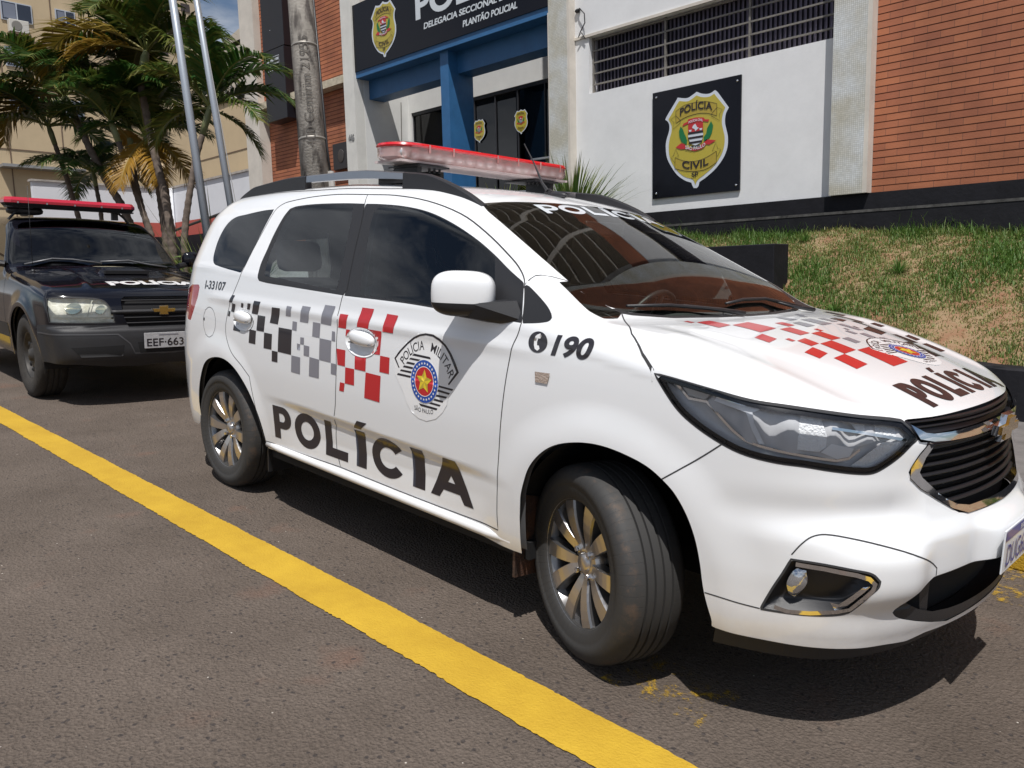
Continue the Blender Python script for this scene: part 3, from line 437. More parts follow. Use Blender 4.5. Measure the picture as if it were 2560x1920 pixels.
gl = D['grille_all'][:-1]+[[4.0, .627], [4.3, .627], [4.3, .907]]; sk.region(gl, 'GL', {'B', 'HD'}); sk.region([[2.8, .98], [2.831, .99], [3.017, .967], [3.197, .945], [3.383, .922], [3.53, .906], [3.6, .9065], [4.3, .9065], [4.3, .1], [2.8, .1]], 'B', {'HD'})
sk.region(D['fog_black'], 'FG', {'B'})
it = D['intake']+[[4.3, .488], [4.3, .322], [4.05, .32], [3.9, .318]]+D['intake_b'][5:0:-1]; sk.region(it, 'IN', {'B'})
sk.region([[-1.60, 1.10], [-1.08, 1.12], [-1.06, 1.20], [-1.10, 1.46], [-1.6, 1.50]], 'RW', {'B'})
sk.region(D['tail']+[[-.25, 1.10]], 'TL', {'B'})
sk.region([[2.86, .672], [2.891, .697], [2.948, .740], [3.009, .790], [3.061, .836], [3.3, .95], [3.5, .93], [4.3, 1.0], [4.3, 0], [2.86, 0]], 'FB', {'B'})

car = empty('police_car', (0, 0, 0), ROT, label='white police people carrier with red, grey and black checks, parked nearest', cat='police car')
body = sk.part({'B'}, 'body', WHITE, car, both=True)
tag(body, 'white painted shell')
hood = sk.part({'HD'}, 'bonnet', WHITE, car, both=True)
fbump = sk.part({'FB'}, 'front_bumper', WHITE, car, both=True)
wsh = sk.part({'WS'}, 'windscreen', WSG, car, both=True); sk.part({'SA2'}, 'windscreen_corner', WSG, wsh)
sk.part({'SA', 'CW'}, 'windscreen_trim', BLK, car, both=True); sk.part({'SA2'}, 'windscreen_trim', BLK, car, mirror=True)
doors = {}
for mir in (False, True):
    fd = sk.part({'FD'}, 'front_door', WHITE, car, mirror=mir); rd = sk.part({'RD'}, 'rear_door', WHITE, car, mirror=mir); doors[mir] = (fd, rd)
    sk.part({'KF'}, 'window_frame', BLK, fd, mirror=mir); sk.part({'GF'}, 'window', GLS, fd, mirror=mir)
    sk.part({'KR'}, 'window_frame', BLK, rd, mirror=mir); sk.part({'GR'}, 'window', GLS, rd, mirror=mir)
    sk.part({'GQ'}, 'quarter_window', GLS, car, mirror=mir); sk.part({'TL'}, 'tail_light', REDL, car, mirror=mir)
sk.part({'RW'}, 'rear_window', GLS, car, both=True)
# inner lining
LIN = mat('cabin_lining', (.10, .10, .105), rough=.9)
sk.part({'B', 'FD', 'RD', 'KF', 'KR', 'SA', 'CW', 'HD'}, 'cabin_lining', LIN, car, both=True, off=-.028, flip=True)
grille_back = sk.part({'GL'}, 'grille', DARK, car, both=True, off=-.045)
sk.part({'IN'}, 'lower_intake', DARK, fbump, both=True, off=-.06)

def both(fn):
    for mir in (False, True): fn(mir)
def sd(name, VF, off, m, parent, mir=False, step=.02): return dec(name, VF, lambda V: sh1.side(V, mir), off, m, parent, step)
# panel gaps
def seams(mir):
    ls = [D['front_door'], D['rear_door'], D['fuel']]
    g = [line2d(l, .0042, True) for l in ls[:2]]+[line2d(ls[2], .003, True)]
    g += [line2d(D['fender_seam'], .004), line2d(D['chin_seam'], .0035), line2d(D['arc_seam'], .0035), line2d(D['lamp'], .007, True), line2d(D['fog_black'], .006, True)]
    g += [line2d([[-.166, .925], [-.150, .925]], .016)]
    sd('panel_gap', join(*g), .0006, SEAM, car, mir, .03)
both(seams)
he = D['hood_edge']; dec('panel_gap', join(line2d([(2.352, -.688), (2.27, -.765), (2.248, -.80)], .004), line2d([(2.565, -.60)]+he, .005), line2d([(2.565, .60)]+[(a, -b) for a, b in he], .005)), sh1.top, .0006, SEAM, hood, .03)
dec('panel_gap', join(*[line2d([(1.70, s*.575), (1.2, s*.60), (.6, s*.605), (0, s*.60), (-.35, s*.585)], .006) for s in (1, -1)]), sh1.top, .0006, SEAM, body, .03)
# chrome round the grille, its slats and the gold badge
def gr(mir):
    o = D['grille_all']; lo = o[7:]; li = [[3.65, .838], [3.614, .807], [3.592, .768], [3.606, .752], [3.688, .700], [3.733, .680], [3.787, .662], [3.867, .650], [4.21, .648]]
    outer = [[3.629, .846], [3.587, .816], [3.557, .785], [3.556, .756], [3.602, .723], [3.681, .686], [3.757, .654], [3.85, .631], [4.21, .627]]
    n = len(outer); V = np.array(outer+[[a, b] for a, b in li]); sd('chrome_frame', (V, [(i, i+1, i+1+n, i+n) for i in range(n-1)]), .004, CHROME, grille_back, mir)
    b = [[3.549, .893], [3.607, .871], [3.645, .866], [3.745, .864], [3.881, .866], [4.21, .868], [4.21, .846], [4.032, .844], [3.87, .842], [3.742, .843], [3.644, .847], [3.581, .857]]
    sd('chrome_bar', poly(b), .008, CHROME, grille_back, mir)
    sd('grille_shroud', poly([[3.532, .908], [3.56, .885], [3.62, .868], [4.21, .872], [4.21, .905]]), -.02, TRIM, grille_back, mir)
both(gr)
g = G()
for z in np.arange(.668, .84, .0275):
    hw = np.interp(z, [.65, .70, .77, .84], [.30, .42, .53, .46]); P = []
    for y in np.linspace(-hw, hw, 25): P.append((float(sh1.F(np.array(y), np.array(z)))-.022, y, z))
    g.tube(P, .014, 6, upv=(0, 0, 1), flat=.45)
for z in (.882, .897):
    P = [(float(sh1.F(np.array(y), np.array(z)))-.03, y, z) for y in np.linspace(-.5, .5, 25)]; g.tube(P, .008, 6, upv=(0, 0, 1), flat=.5)
g.build('slats', TRIM, grille_back, smooth=True)
bow = [(-.085, -.012), (-.032, -.012), (-.032, -.034), (.036, -.034), (.032, -.012), (.095, -.012), (.085, .014), (.032, .014), (.032, .036), (-.036, .036), (-.032, .014), (-.095, .014)]
GOLD = mat('gold_badge', (.45, .27, .06), rough=.25, metal=.6, coat=.6, bump=.15, bscale=300)
def bowtie(o, ux, uy, k, parent, th=.014):
    b = flat('badge', poly([(a*k*1.10+(.004*k if a > 0 else -.004*k), c*k*1.22) for a, c in bow]), o, ux, uy, CHROME, parent, th*.7)
    flat('badge_face', poly([(a*k, c*k) for a, c in bow]), o, ux, uy, GOLD, b, th)
bowtie((3.512, 0, .846), (0, 1, 0), (.12, 0, 1), 1.0, grille_back, .024)
# lower intake, fog lamps
def low(mir):
    lip = [[3.52, .4], [3.533, .384], [3.557, .372], [3.621, .354], [3.698, .335], [3.797, .322], [3.902, .320], [4.21, .320], [4.21, .35], [3.9, .352], [3.8, .356], [3.70, .366], [3.63, .386], [3.60, .40], [3.56, .42]]
    sd('intake_lip', poly(lip), lambda V: -.002-.12*(V[:, 1]-np.interp(V[:, 0], [3.52, 3.62, 3.8, 4.21], [.385, .352, .322, .320])).clip(0, 1), BLK, fbump, mir)
    sd('intake_surround', line2d(D['intake'][:8]+[[4.21, .488]], .012), -.004, BLK, fbump, mir)
    sd('intake_fin', poly([[3.66, .335], [3.69, .335], [3.665, .482], [3.62, .467]]), -.012, BLK, fbump, mir)
    fb = sd('fog_light_bezel', poly(D['fog_black']), lambda V: -.006-.03*np.clip(-psdf(V, D['fog_black'], 1.)/.03, 0, 1), BLK, fbump, mir, .012)
    sd('fog_light_trim', line2d(D['fog_chrome_o'][:11]+[[3.21, .398]], .012), .001, CHROME, fb, mir)
    sd('fog_light_trim', poly([[3.444, .489], [3.42, .485], [3.392, .455], [3.367, .428], [3.345, .432], [3.36, .408], [3.395, .417], [3.415, .444], [3.44, .475]]), -.004, CHROME, fb, mir)
    LENS = mat('fog_lens', (.55, .57, .6), rough=.08, metal=.75, coat=1.)
    sd('fog_lens', poly(D['fog_lamp']), lambda V: -.016+.012*np.clip(-psdf(V, D['fog_lamp'], 1.)/.02, 0, 1), LENS, fb, mir, .012)
both(low)
# headlamps
HB = mat('lamp_black', (.01, .01, .012), rough=.25); REF = mat('lamp_reflector', (.95, .95, .96), rough=.3, metal=.0)
REF2 = mat('lamp_ribbed', (.93, .94, .95), rough=.4, metal=0., bump=.6, bscale=160); SMK = mat('lamp_smoke', (.62, .62, .63), rough=.35, metal=.0, coat=.5)
DRL = mat('lamp_drl', (.85, .87, .9), rough=.35, coat=1.)
def lamp(mir):
    ln = sk.part({'LN'}, 'headlight', CLEAR, car, mirror=mir, off=.001)
    s2 = lambda n, VF, o, m, st=.015: sd(n, VF, o, m, ln, mir, st)
    s2('lamp_housing', poly(D['lamp']), lambda V: -.004-.030*np.clip(-psdf(V, D['lamp'], 1.)/.02, 0, 1), SMK, .012); s2('lamp_rim', line2d(D['lamp'], .030, True), -.0035, HB)
    s2('lamp_bezel', poly(D['lamp_bezel']), lambda V: -.024-.008*np.sin(V[:, 0]*60), SMK)
    s2('lamp_rim', line2d([[2.90, .968], [2.94, .935], [2.992, .933], [3.026, .903], [3.068, .866], [3.102, .844], [3.139, .833], [3.191, .824], [3.264, .815], [3.339, .806], [3.371, .812], [3.40, .836]], .007), -.018, CHROME)
    s2('lamp_tip', poly([[2.865, .970], [2.90, .975], [3.0, .953], [2.985, .937], [2.93, .945]]), -.022, SILV)
    c = np.array([3.205, .892])
    s2('lamp_bowl', poly(D['lamp_bowl']), lambda V: -.022-.028*np.clip(1-(((V-c)/np.array([.10, .06]))**2).sum(1), 0, 1), REF, .01)
    s2('lamp_bowl_ribs', poly([[3.205, .946], [3.286, .934], [3.317, .85], [3.292, .829], [3.225, .833], [3.24, .88]]), -.020, REF2)
    s2('lamp_low', poly(D['lamp_low']), -.016, DRL); s2('lamp_turn', poly(D['lamp_turn']), -.02, REF2); s2('lamp_grid', poly(D['lamp_grid']), -.018, REF2)
    s2('lamp_strip', line2d([[3.318, .895], [3.39, .885], [3.47, .872], [3.552, .858]], .008), -.014, CHROME)
    s2('lamp_guide', poly(D['lamp_drl']), -.013, DRL)
    s2('lamp_guide', line2d([[3.013, .952], [3.10, .941], [3.14, .946]], .006), -.012, CHROME)
both(lamp)
# side repeater, number
for mir in (False, True): sd('side_repeater', poly(D['marker']), .004, mat('repeater', (.62, .5, .42), rough=.15, metal=.5, coat=1., bump=.5, bscale=200), car, mir)
# rocker strip
for s in (-1, 1):
    g = G(); P = []
    for x in np.linspace(.50, 2.27, 30): P.append((x, s*(.838 if .6 < x < 2.2 else .83), np.interp(x, [.5, 2.27], [.338, .325])))
    g.tube(P, .021, 10, flat=.9); g.build('rocker_strip', WHITE, car, smooth=True)
    g = G(); g.box(.42, 2.3, min(s*.60, s*.78), max(s*.60, s*.78), .25, .315); g.build('underbody_rail', DARK, car)
# doors: handles
def handle(parent, a, z, L, mir):
    sg = 1 if mir else -1; P, Nn = sh1.side(np.array([[a, z-.06]]), mir); y = float(P[0, 1]); g = G(); 
    g.ell((a, y+sg*.003, z+.010), (L/2, .024, .030), 32, 16, .82, Matrix.Rotation(math.radians(5), 3, 'Y')); g.build('door_handle', WHITE, parent, smooth=True)
    g = G(); g.box(a-L*.44, a+L*.44, min(y, y+sg*.018), max(y, y+sg*.018), z-.013, z-.006, Matrix.Rotation(0, 3, 'X')); g.build('handle_seal', GREY, parent)
for mir in (False, True):
    handle(doors[mir][0], 1.378, .948, .175, mir); handle(doors[mir][1], .315, .960, .160, mir)
# mirrors
for s in (-1, 1):
    Rm = Matrix.Rotation(s*math.radians(56), 3, 'Z')
    g = G(); g.ell((2.065, s*.907, 1.180), (.058, .112, .079), 40, 26, .64, Rm)
    V = np.array(g.V); keep = [f for f in g.F if np.mean([V[i][2] for i in f]) > 1.152]; low_ = [f for f in g.F if np.mean([V[i][2] for i in f]) <= 1.152]
    mo = mobj('wing_mirror', V, keep, WHITE, car, True)
    V2 = V.copy(); V2[:, :2] = (V2[:, :2]-[2.065, s*.907])*1.015+[2.065, s*.907]; mobj('mirror_base', V2, low_, BLK, mo, True)
    g = G(); g.prism([(2.13, s*.93, 1.15), (2.25, s*.83, 1.165), (2.285, s*.83, 1.10), (2.20, s*.86, 1.085), (2.12, s*.92, 1.10)], (-.06, 0, 0)); g.build('mirror_arm', BLK, mo, auto=30)
# roof rails
for s in (-1, 1):
    def rz(x, k): return float(sh1.top(np.array([[x, s*.57]]))[0][0, 2])+k
    X = np.linspace(-.26, 1.80, 60); hgt = lambda x: float(np.interp(x, [-.26, -.1, .3, 1.0, 1.38, 1.45, 1.80], [.004, .045, .062, .068, .060, .058, .004]))
    rail = None
    for nm, a, b, m, w in (('roof_rail', .40, 1.34, SILV, .016), ('rail_end', -.26, .47, BLK, .02), ('rail_end', 1.29, 1.80, BLK, .022)):
        V = []; F = []; xs = np.linspace(a, b, 26)
        for x in xs:
            zt = rz(x, hgt(x)); zb = rz(x, .030 if nm == 'roof_rail' else -.01); e = .5 if nm == 'roof_rail' else 1
            V += [(x, s*(.57-w), zb), (x, s*(.57-w*.8), zt-.006), (x, s*(.57-w*.4), zt), (x, s*(.57+w*.4), zt), (x, s*(.57+w*.9), zt-.006), (x, s*(.57+w), zb)]
        for i in range(25):
            for k in range(6): k2 = (k+1) % 6; F.append((i*6+k, i*6+k2, (i+1)*6+k2, (i+1)*6+k))
        F += [tuple(range(6)), tuple(25*6+k for k in range(6))]
        o = mobj(nm, V, F, m, rail if rail else car, auto=40); rail = rail or o
# wheels
def make_wheel(parent, x, y, steer, s, spin):
    M = Matrix.Translation((x, y, .327)) @ Matrix.Rotation(steer, 4, 'Z') @ (Matrix.Rotation(PI, 4, 'Z') if s > 0 else Matrix.Identity(4)) @ Matrix.Rotation(spin, 4, 'Y')
    g = G(); pr = [(.205, -.088), (.214, -.101), (.226, -.106), (.250, -.112), (.262, -.1125), (.264, -.1145), (.285, -.113), (.300, -.108), (.310, -.101), (.318, -.090), (.3225, -.078)]
    for c in (-.046, -.016, .016, .046): pr += [(.3265, c-.005), (.318, c-.0035), (.318, c+.0035), (.3265, c+.005)]
    pr += [(.3225, .078), (.318, .09), (.30, .108), (.25, .112), (.21, .1)]
    g.lathe(pr, 96); w = g.build('wheel', TYRE, parent, auto=50); w.matrix_local = M
    g = G(); g.lathe([(.222, -.092), (.2225, -.098), (.217, -.101), (.2115, -.098), (.208, -.088), (.200, -.07), (.193, -.03), (.188, .06), (.205, .09)], 72); g.build('rim', RIMD, w, smooth=True)
    g = G(); g.lathe([(.0, -.005), (.19, -.005)], 40); g.lathe([(.0, -.03), (.135, -.03), (.135, -.02)], 40); g.build('brake_disc', mat('brake_dark', (.05, .045, .04), rough=.5, metal=.6), w)
    g = G(); R0, R1_ = .045, .206
    for k in range(5):
        for q in (-1, 1):
            a = -PI/2+2*PI*k/5+q*.12; b = -PI/2+2*PI*k/5+q*.30; hw0, hw1 = .016, .0295
            u = Vector((math.cos(a), 0, math.sin(a)))*R0; v = Vector((math.cos(b), 0, math.sin(b)))*R1_; d = (v-u).normalized(); t = Vector((-d.z, 0, d.x)); P = []
            n = 7; V = []
            for i in range(n):
                e = i/(n-1); c = u.lerp(v, e); hw = hw0+(hw1-hw0)*e; yy = -.066-.026*math.sin(e*PI/2)-.004*math.sin(e*PI)
                dp = .03+.01*(1-e)
                V += [c+t*hw*1.25+Vector((0, yy+dp, 0)), c+t*hw*1.08+Vector((0, yy+.007, 0)), c+t*hw*.93+Vector((0, yy, 0)), c-t*hw*.93+Vector((0, yy, 0)), c-t*hw*1.08+Vector((0, yy+.007, 0)), c-t*hw*1.25+Vector((0, yy+dp, 0))]
            base = len(g.V); g.V += [tuple(p) for p in V]
            for i in range(n-1):
                for k2 in range(5): g.F.append(tuple(base+z for z in (i*6+k2, i*6+k2+1, (i+1)*6+k2+1, (i+1)*6+k2))); g.I.append(1 if k2 == 2 else 0)
            g.F.append(tuple(base+z for z in range(6))); g.I.append(0)
    g.build('spokes', [RIMD, RIMF], w)
    g = G(); g.lathe([(.0, -.079), (.026, -.079), (.031, -.075), (.034, -.066), (.062, -.062), (.072, -.05), (.074, -.02)], 36); g.build('hub_cap', RIMF, w, auto=40)
    g = G()
    for k in range(4):
        a = PI/4+k*PI/2; g.lathe([(.0, -.082), (.0085, -.082), (.0095, -.078), (.0095, -.06)], 8, c=(.052*math.cos(a), 0, .052*math.sin(a)))
    g.build('wheel_bolt', CHROME, w, auto=40)
    return w
RIMD = mat('rim_dark', (.23, .225, .225), rough=.28, metal=.85, coat=.5); RIMF = mat('rim_face', (.56, .52, .48), rough=.3, metal=.9, coat=.4)
TYRE = mat('tyre', (.02, .02, .02), rough=.7); nt = TYRE.node_tree; p = nt.nodes['Principled BSDF']
t = N(nt, 'ShaderNodeTexCoord'); sx = N(nt, 'ShaderNodeSeparateXYZ'); at = N(nt, 'ShaderNodeMath', operation='ARCTAN2'); mu = N(nt, 'ShaderNodeMath', operation='MULTIPLY'); mu.inputs[1].default_value = 62/(2*PI)
fr = N(nt, 'ShaderNodeMath', operation='FRACT'); gt = N(nt, 'ShaderNodeMath', operation='GREATER_THAN'); gt.inputs[1].default_value = .88; ab = N(nt, 'ShaderNodeMath', operation='ABSOLUTE'); g2 = N(nt, 'ShaderNodeMath', operation='GREATER_THAN'); g2.inputs[1].default_value = .052
m2 = N(nt, 'ShaderNodeMath', operation='MULTIPLY'); bp = N(nt, 'ShaderNodeBump', invert=True); bp.inputs['Strength'].default_value = .9; bp.inputs['Distance'].default_value = .006
no_ = N(nt, 'ShaderNodeTexNoise'); no_.inputs['Scale'].default_value = 14; no_.inputs['Detail'].default_value = 8; no_.inputs['Roughness'].default_value = .75
mm = N(nt, 'ShaderNodeMapRange'); mm.inputs[1].default_value = .50; mm.inputs[2].default_value = .64
r_ = N(nt, 'ShaderNodeVectorMath', operation='LENGTH'); cb = N(nt, 'ShaderNodeCombineXYZ'); rr = N(nt, 'ShaderNodeMapRange'); rr.inputs[1].default_value = .295; rr.inputs[2].default_value = .315; ab2 = N(nt, 'ShaderNodeMapRange'); ab2.inputs[1].default_value = -.055; ab2.inputs[2].default_value = -.09
mi = N(nt, 'ShaderNodeMix', data_type='RGBA'); mi.inputs[6].default_value = (.034, .033, .032, 1); mi.inputs[7].default_value = (.09, .060, .042, 1); m3 = N(nt, 'ShaderNodeMath', operation='MULTIPLY'); m4 = N(nt, 'ShaderNodeMath', operation='MULTIPLY')
l = nt.links.new; l(t.outputs['Object'], sx.inputs[0]); l(sx.outputs[2], at.inputs[0]); l(sx.outputs[0], at.inputs[1]); l(at.outputs[0], mu.inputs[0]); l(mu.outputs[0], fr.inputs[0]); l(fr.outputs[0], gt.inputs[0]); l(sx.outputs[1], ab.inputs[0]); l(ab.outputs[0], g2.inputs[0]); l(gt.outputs[0], m2.inputs[0]); l(g2.outputs[0], m2.inputs[1]); l(m2.outputs[0], bp.inputs['Height']); l(bp.outputs[0], p.inputs['Normal'])
l(t.outputs['Object'], no_.inputs[0]); l(no_.outputs[0], mm.inputs[0]); l(sx.outputs[0], cb.inputs[0]); l(sx.outputs[2], cb.inputs[1]); l(cb.outputs[0], r_.inputs[0]); l(r_.outputs['Value'], rr.inputs[0]); l(sx.outputs[1], ab2.inputs[0]); l(mm.outputs[0], m3.inputs[0]); l(rr.outputs[0], m3.inputs[1]); l(m3.outputs[0], m4.inputs[0]); l(ab2.outputs[0], m4.inputs[1]); l(m4.outputs[0], mi.inputs[0]); l(mi.outputs[2], p.inputs['Base Color'])
wr = make_wheel(car, 0, -.735, 0, -1, math.radians(4))
wfp = .735
make_wheel(car, 2.62+.10*math.sin(-.353), -.72-.10*math.cos(.353)+.085, -.353, -1, math.radians(-3))
make_wheel(car, 0, .735, 0, 1, 0); make_wheel(car, 2.62, .735, -.353, 1, 0)
# wheel housings, floor, mud flaps
g = G()
for cx in (0.02, 2.66):
    for s in (-1, 1):
        n = 24; V = []; F = []
        for k in range(n+1):
            a = PI*(.0+1.0*k/n); r = .425 if cx > 1 else .41
            for y in (.79, .42): V.append((cx+r*math.cos(a), s*y, .33+r*math.sin(a)))
        for k in range(n): F.append((2*k, 2*k+1, 2*k+3, 2*k+2))
        c = len(V); V.append((cx, s*.42, .33)); F += [(2*k+1, 2*k+3, c) for k in range(n)]
        g.add(V, F)
g.box(-.78, 3.25, -.42, .42, .25, .50); g.box(.42, 2.2, -.78, .78, .27, .33); g.box(-.72, -.42, -.66, .66, .32, .5)
g.build('underbody', DARK, car)
for s in (-1, 1):
    g = G(); g.prism([(2.268, s*.835, .50), (2.285, s*.838, .40), (2.275, s*.825, .19), (2.275, s*.665, .175), (2.275, s*.66, .45)], (-.012, 0, 0))
    g.build('mud_flap', mat('mud_flap', (.02, .02, .021), rough=.6, col2=(.11, .05, .028), vscale=14, bump=.5, bscale=120), car)
for a0, a1, ins, zz in ((3.075, 4.2, .0, .303), (-1.50, -.36, .0, .285)):
    A = np.linspace(a0, a1, 26); P1, _ = sh1.side(np.stack([A, np.maximum(bot(A), zz)+.004], 1)); P1[:, 1] = np.minimum(P1[:, 1], 0); P2 = P1*[1, -1, 1]; mobj('underside', np.vstack([P1, P2]), [(i, i+1, i+27, i+26) for i in range(25)], DARK, car)
A = np.linspace(3.10, 4.2, 24); P1, _ = sh1.side(np.stack([A, .30+0*A], 1)); P1 = P1-[.07, 0, 0]; P1[:, 1] *= .93; P1[:, 1] = np.minimum(P1[:, 1], 0)
V = []
for s in (1, -1):
    for p_ in P1: V += [(p_[0], p_[1]*s, .31), (p_[0]-.01, p_[1]*s, .215)]
mobj('air_dam', V, [(q_+2*i, q_+2*i+1, q_+2*i+3, q_+2*i+2) for q_ in (0, 48) for i in range(23)], BLK, fbump)
g = G(); g.box(.42, .43, -.80, -.66, .17, .36); g.build('mud_flap', BLK, car)
# wipers
def wiper(P, y0):
    T, Nn = sh1.top(np.array(P)); g = G(); g.tube([tuple(T[i]+Nn[i]*.014) for i in range(len(P))], [.011]+[.008]*(len(P)-2)+[.006], 8, flat=.8); g.build('wiper', BLK, car, smooth=True)
wiper([(2.655, -.08), (2.60, -.22), (2.56, -.40), (2.53, -.60)], 0); wiper([(2.61, .50), (2.55, .30), (2.56, .10), (2.58, -.06)], 0)
wiper([(2.67, -.07), (2.615, -.15), (2.57, -.33)], 0); wiper([(2.665, .52), (2.605, .44), (2.57, .36)], 0)
# aerial
g = G(); zt = float(sh1.top(np.array([[1.64, 0.]]))[0][0, 2])
g.prism([(1.73, -.0, zt-.012), (1.66, .012, zt-.0), (1.60, .0, zt+.035), (1.585, .0, zt+.03), (1.57, 0, zt+.003), (1.60, -.002, zt)], (0, .02, 0)); g.ell((1.655, 0, zt), (.065, .02, .018), 16, 8)
g.tube([(1.60, 0, zt+.025), (1.565, 0, zt+.06), (1.51, 0, zt+.15), (1.44, 0, zt+.245)], [.008, .006, .0035, .0025], 8); g.build('aerial', BLK, car, auto=40)
# number plate
PW = mat('plate_white', (.72, .74, .77), rough=.35, coat=.3); PB = mat('plate_blue', (.02, .04, .30), rough=.35, coat=.3); PT = mat('plate_letter', (.03, .04, .25), rough=.4)
np_ = empty('number_plate'); np_.parent = fbump
g = G(); g.box(3.598, 3.603, -.20, .20, .452, .582); pb = g.build('plate_panel', PW, np_, bevel=.003)
o = (3.6045, -.20, .452); flat('plate_band', poly([(.004, .098), (.396, .098), (.396, .126), (.004, .126)]), o, (0, 1, 0), (0, 0, 1), PB, np_)
o2 = (3.6055, -.20, .452); flat('plate_lettering', join(text('DUG6D', .03, .27, .018, .064, .0)), o2, (0, 1, 0), (0, 0, 1), PT, np_); flat('plate_lettering', join(text('BRASIL', .155, .245, .104, .016, .01)), o2, (0, 1, 0), (0, 0, 1), VW, np_)

# ---- liveries
fd, rd = doors[False]
for mir in (False, True):
    for dd_, (cx_, cz_, rx_, rz_) in zip(doors[mir], ((1.378, .942, .112, .058), (.315, .952, .105, .05))): sd('handle_cup', poly(circ(cx_, cz_, rx_*1.04, 40, rz_*1.06)), .0022, WHITE, dd_, mir, .012)
def quads(L): return join(*[poly(q) for q in L])
for nm, key, m in (('check_pattern', 'sq_k', VB), ('check_pattern', 'sq_g', VG)):
    sd(nm, quads([q for q in D[key]]), .0012, m, rd)
sd('check_pattern', quads(D['sq_r']), .0012, VR, fd)
for mir in (True,):
    sd('check_pattern', quads(D['sq_k']), .0012, VB, doors[True][1], True); sd('check_pattern', quads(D['sq_r']), .0012, VR, doors[True][0], True)
# the big word spans both doors
xs = {'P': (.588, .777), 'O': (.789, 1.042), 'L': (1.083, 1.269), 'I': (1.312, 1.417), 'C': (1.425, 1.67), 'I2': (1.70, 1.778), 'A': (1.811, 2.073)}
def glyph(ch, x0, x1, y0, h):
    """heavy block capitals"""
    w = x1-x0; t = h*.30; U = lambda a, b: (x0+a*w, y0+b*h); tx = min(.62, t*1.15/w)
    if ch == 'I': return poly([U(0, 0), U(1, 0), U(1, 1), U(0, 1)])
    if ch == 'L': return poly([U(0, 0), U(1, 0), U(1, .26), U(tx, .26), U(tx, 1), U(0, 1)])
    def arcs(cx, cy, rx, ry, a0, a1, n): return [(cx+rx*math.cos(a0+(a1-a0)*i/n), cy+ry*math.sin(a0+(a1-a0)*i/n)) for i in range(n+1)]
    if ch == 'O':
        n = 40; V = [U(.5+.5*math.cos(2*PI*i/n), .5+.515*math.sin(2*PI*i/n)) for i in range(n)]+[U(.5+(.5-tx)*math.cos(2*PI*i/n), .5+.27*math.sin(2*PI*i/n)) for i in range(n)]
        return np.array(V), [(i, (i+1) % n, (i+1) % n+n, i+n) for i in range(n)]
    if ch == 'C':
        n = 34; a0, a1 = .62, 2*PI-.62; V = [U(.5+.5*math.cos(a0+(a1-a0)*i/n), .5+.515*math.sin(a0+(a1-a0)*i/n)) for i in range(n+1)]+[U(.5+(.5-tx)*math.cos(a0+(a1-a0)*i/n), .5+.27*math.sin(a0+(a1-a0)*i/n)) for i in range(n+1)]
        return np.array(V), [(i, i+1, i+2+n, i+1+n) for i in range(n)]
    if ch == 'P':
        n = 16; V = [U(.45, 1)]; o_ = [U(.55+.45*math.cos(PI/2-PI*i/n), .66+.34*math.sin(PI/2-PI*i/n)) for i in range(n+1)]; i_ = [U(.5+(.45-tx+.05)*math.cos(PI/2-PI*i/n), .66+.13*math.sin(PI/2-PI*i/n)) for i in range(n+1)]
        A = (np.array(o_+i_), [(i, i+1, i+2+n, i+1+n) for i in range(n)])
        return join(A, poly([U(0, 0), U(tx, 0), U(tx, 1), U(0, 1)]), poly([U(tx, .79), U(.55, .79), U(.55, 1), U(tx, 1)]), poly([U(tx, .32), U(.55, .32), U(.55, .53), U(tx, .53)]))
    if ch == 'A':
        s = tx*.95
        return join(poly([U(0, 0), U(s, 0), U(.60, .82), U(.62, 1), U(.36, 1)]), poly([U(1-s, 0), U(1, 0), U(.64, 1), U(.40, 1), U(.42, .75)]), poly([U(.24, .20), U(.76, .20), U(.68, .42), U(.32, .42)]))
def police_word(x0, x1, y0, h, boxes=None):
    P = boxes or [(0, .125), (.135, .30), (.328, .452), (.482, .535), (.553, .72), (.742, .795), (.815, 1.)]
    P = [(x0+(x1-x0)*a, x0+(x1-x0)*b) for a, b in P]; L_ = [glyph(c, a, b, y0, h) for c, (a, b) in zip('POLICIA', P)]
    a, b = P[3]; w = b-a; L_.append(poly([(a+.1*w, y0+h*1.06), (a+.8*w, y0+h*1.06), (a+1.5*w, y0+h*1.28), (a+.55*w, y0+h*1.28)])); return join(*L_)
V, F = police_word(0, 1, .394, .164, [(.592, .70+.055), (.785, 1.005), (1.05, 1.232), (1.300, 1.376), (1.418, 1.652), (1.70, 1.778), (1.815, 2.07)])
GAPX = 1.145
Vm = V; cen = [np.mean([V[i][0] for i in f]) for f in F]
sd('lettering', (V, [f for f, c in zip(F, cen) if c < 1.03]), .0012, VB, rd); 
sd('lettering', (V, [f for f, c in zip(F, cen) if c >= 1.03]), .0012, VB, fd)
sd('lettering', (V, F), .0012, VB, doors[True][0], True)
# fender number, telephone disc, fleet number
sd('lettering', text('190', 2.438, 2.604, 1.003, .066, .034, .22), .0012, VB, body); 
ph = join(poly([(a, b) for a, b in circ(2.377, 1.039, .042, 40, .034)])); sd('telephone_symbol', ph, .0012, VB, body)
hs = [(2.371, 1.062), (2.384, 1.067), (2.392, 1.060), (2.386, 1.051), (2.378, 1.051), (2.374, 1.039), (2.376, 1.028), (2.384, 1.028), (2.389, 1.018), (2.380, 1.011), (2.368, 1.016), (2.362, 1.028), (2.360, 1.044), (2.364, 1.056)]
sd('telephone_symbol', poly(hs), .0018, VW, body)
sd('lettering', text('I-33107', -.175, .085, 1.092, .045, .02, .12), .0012, VB, body)
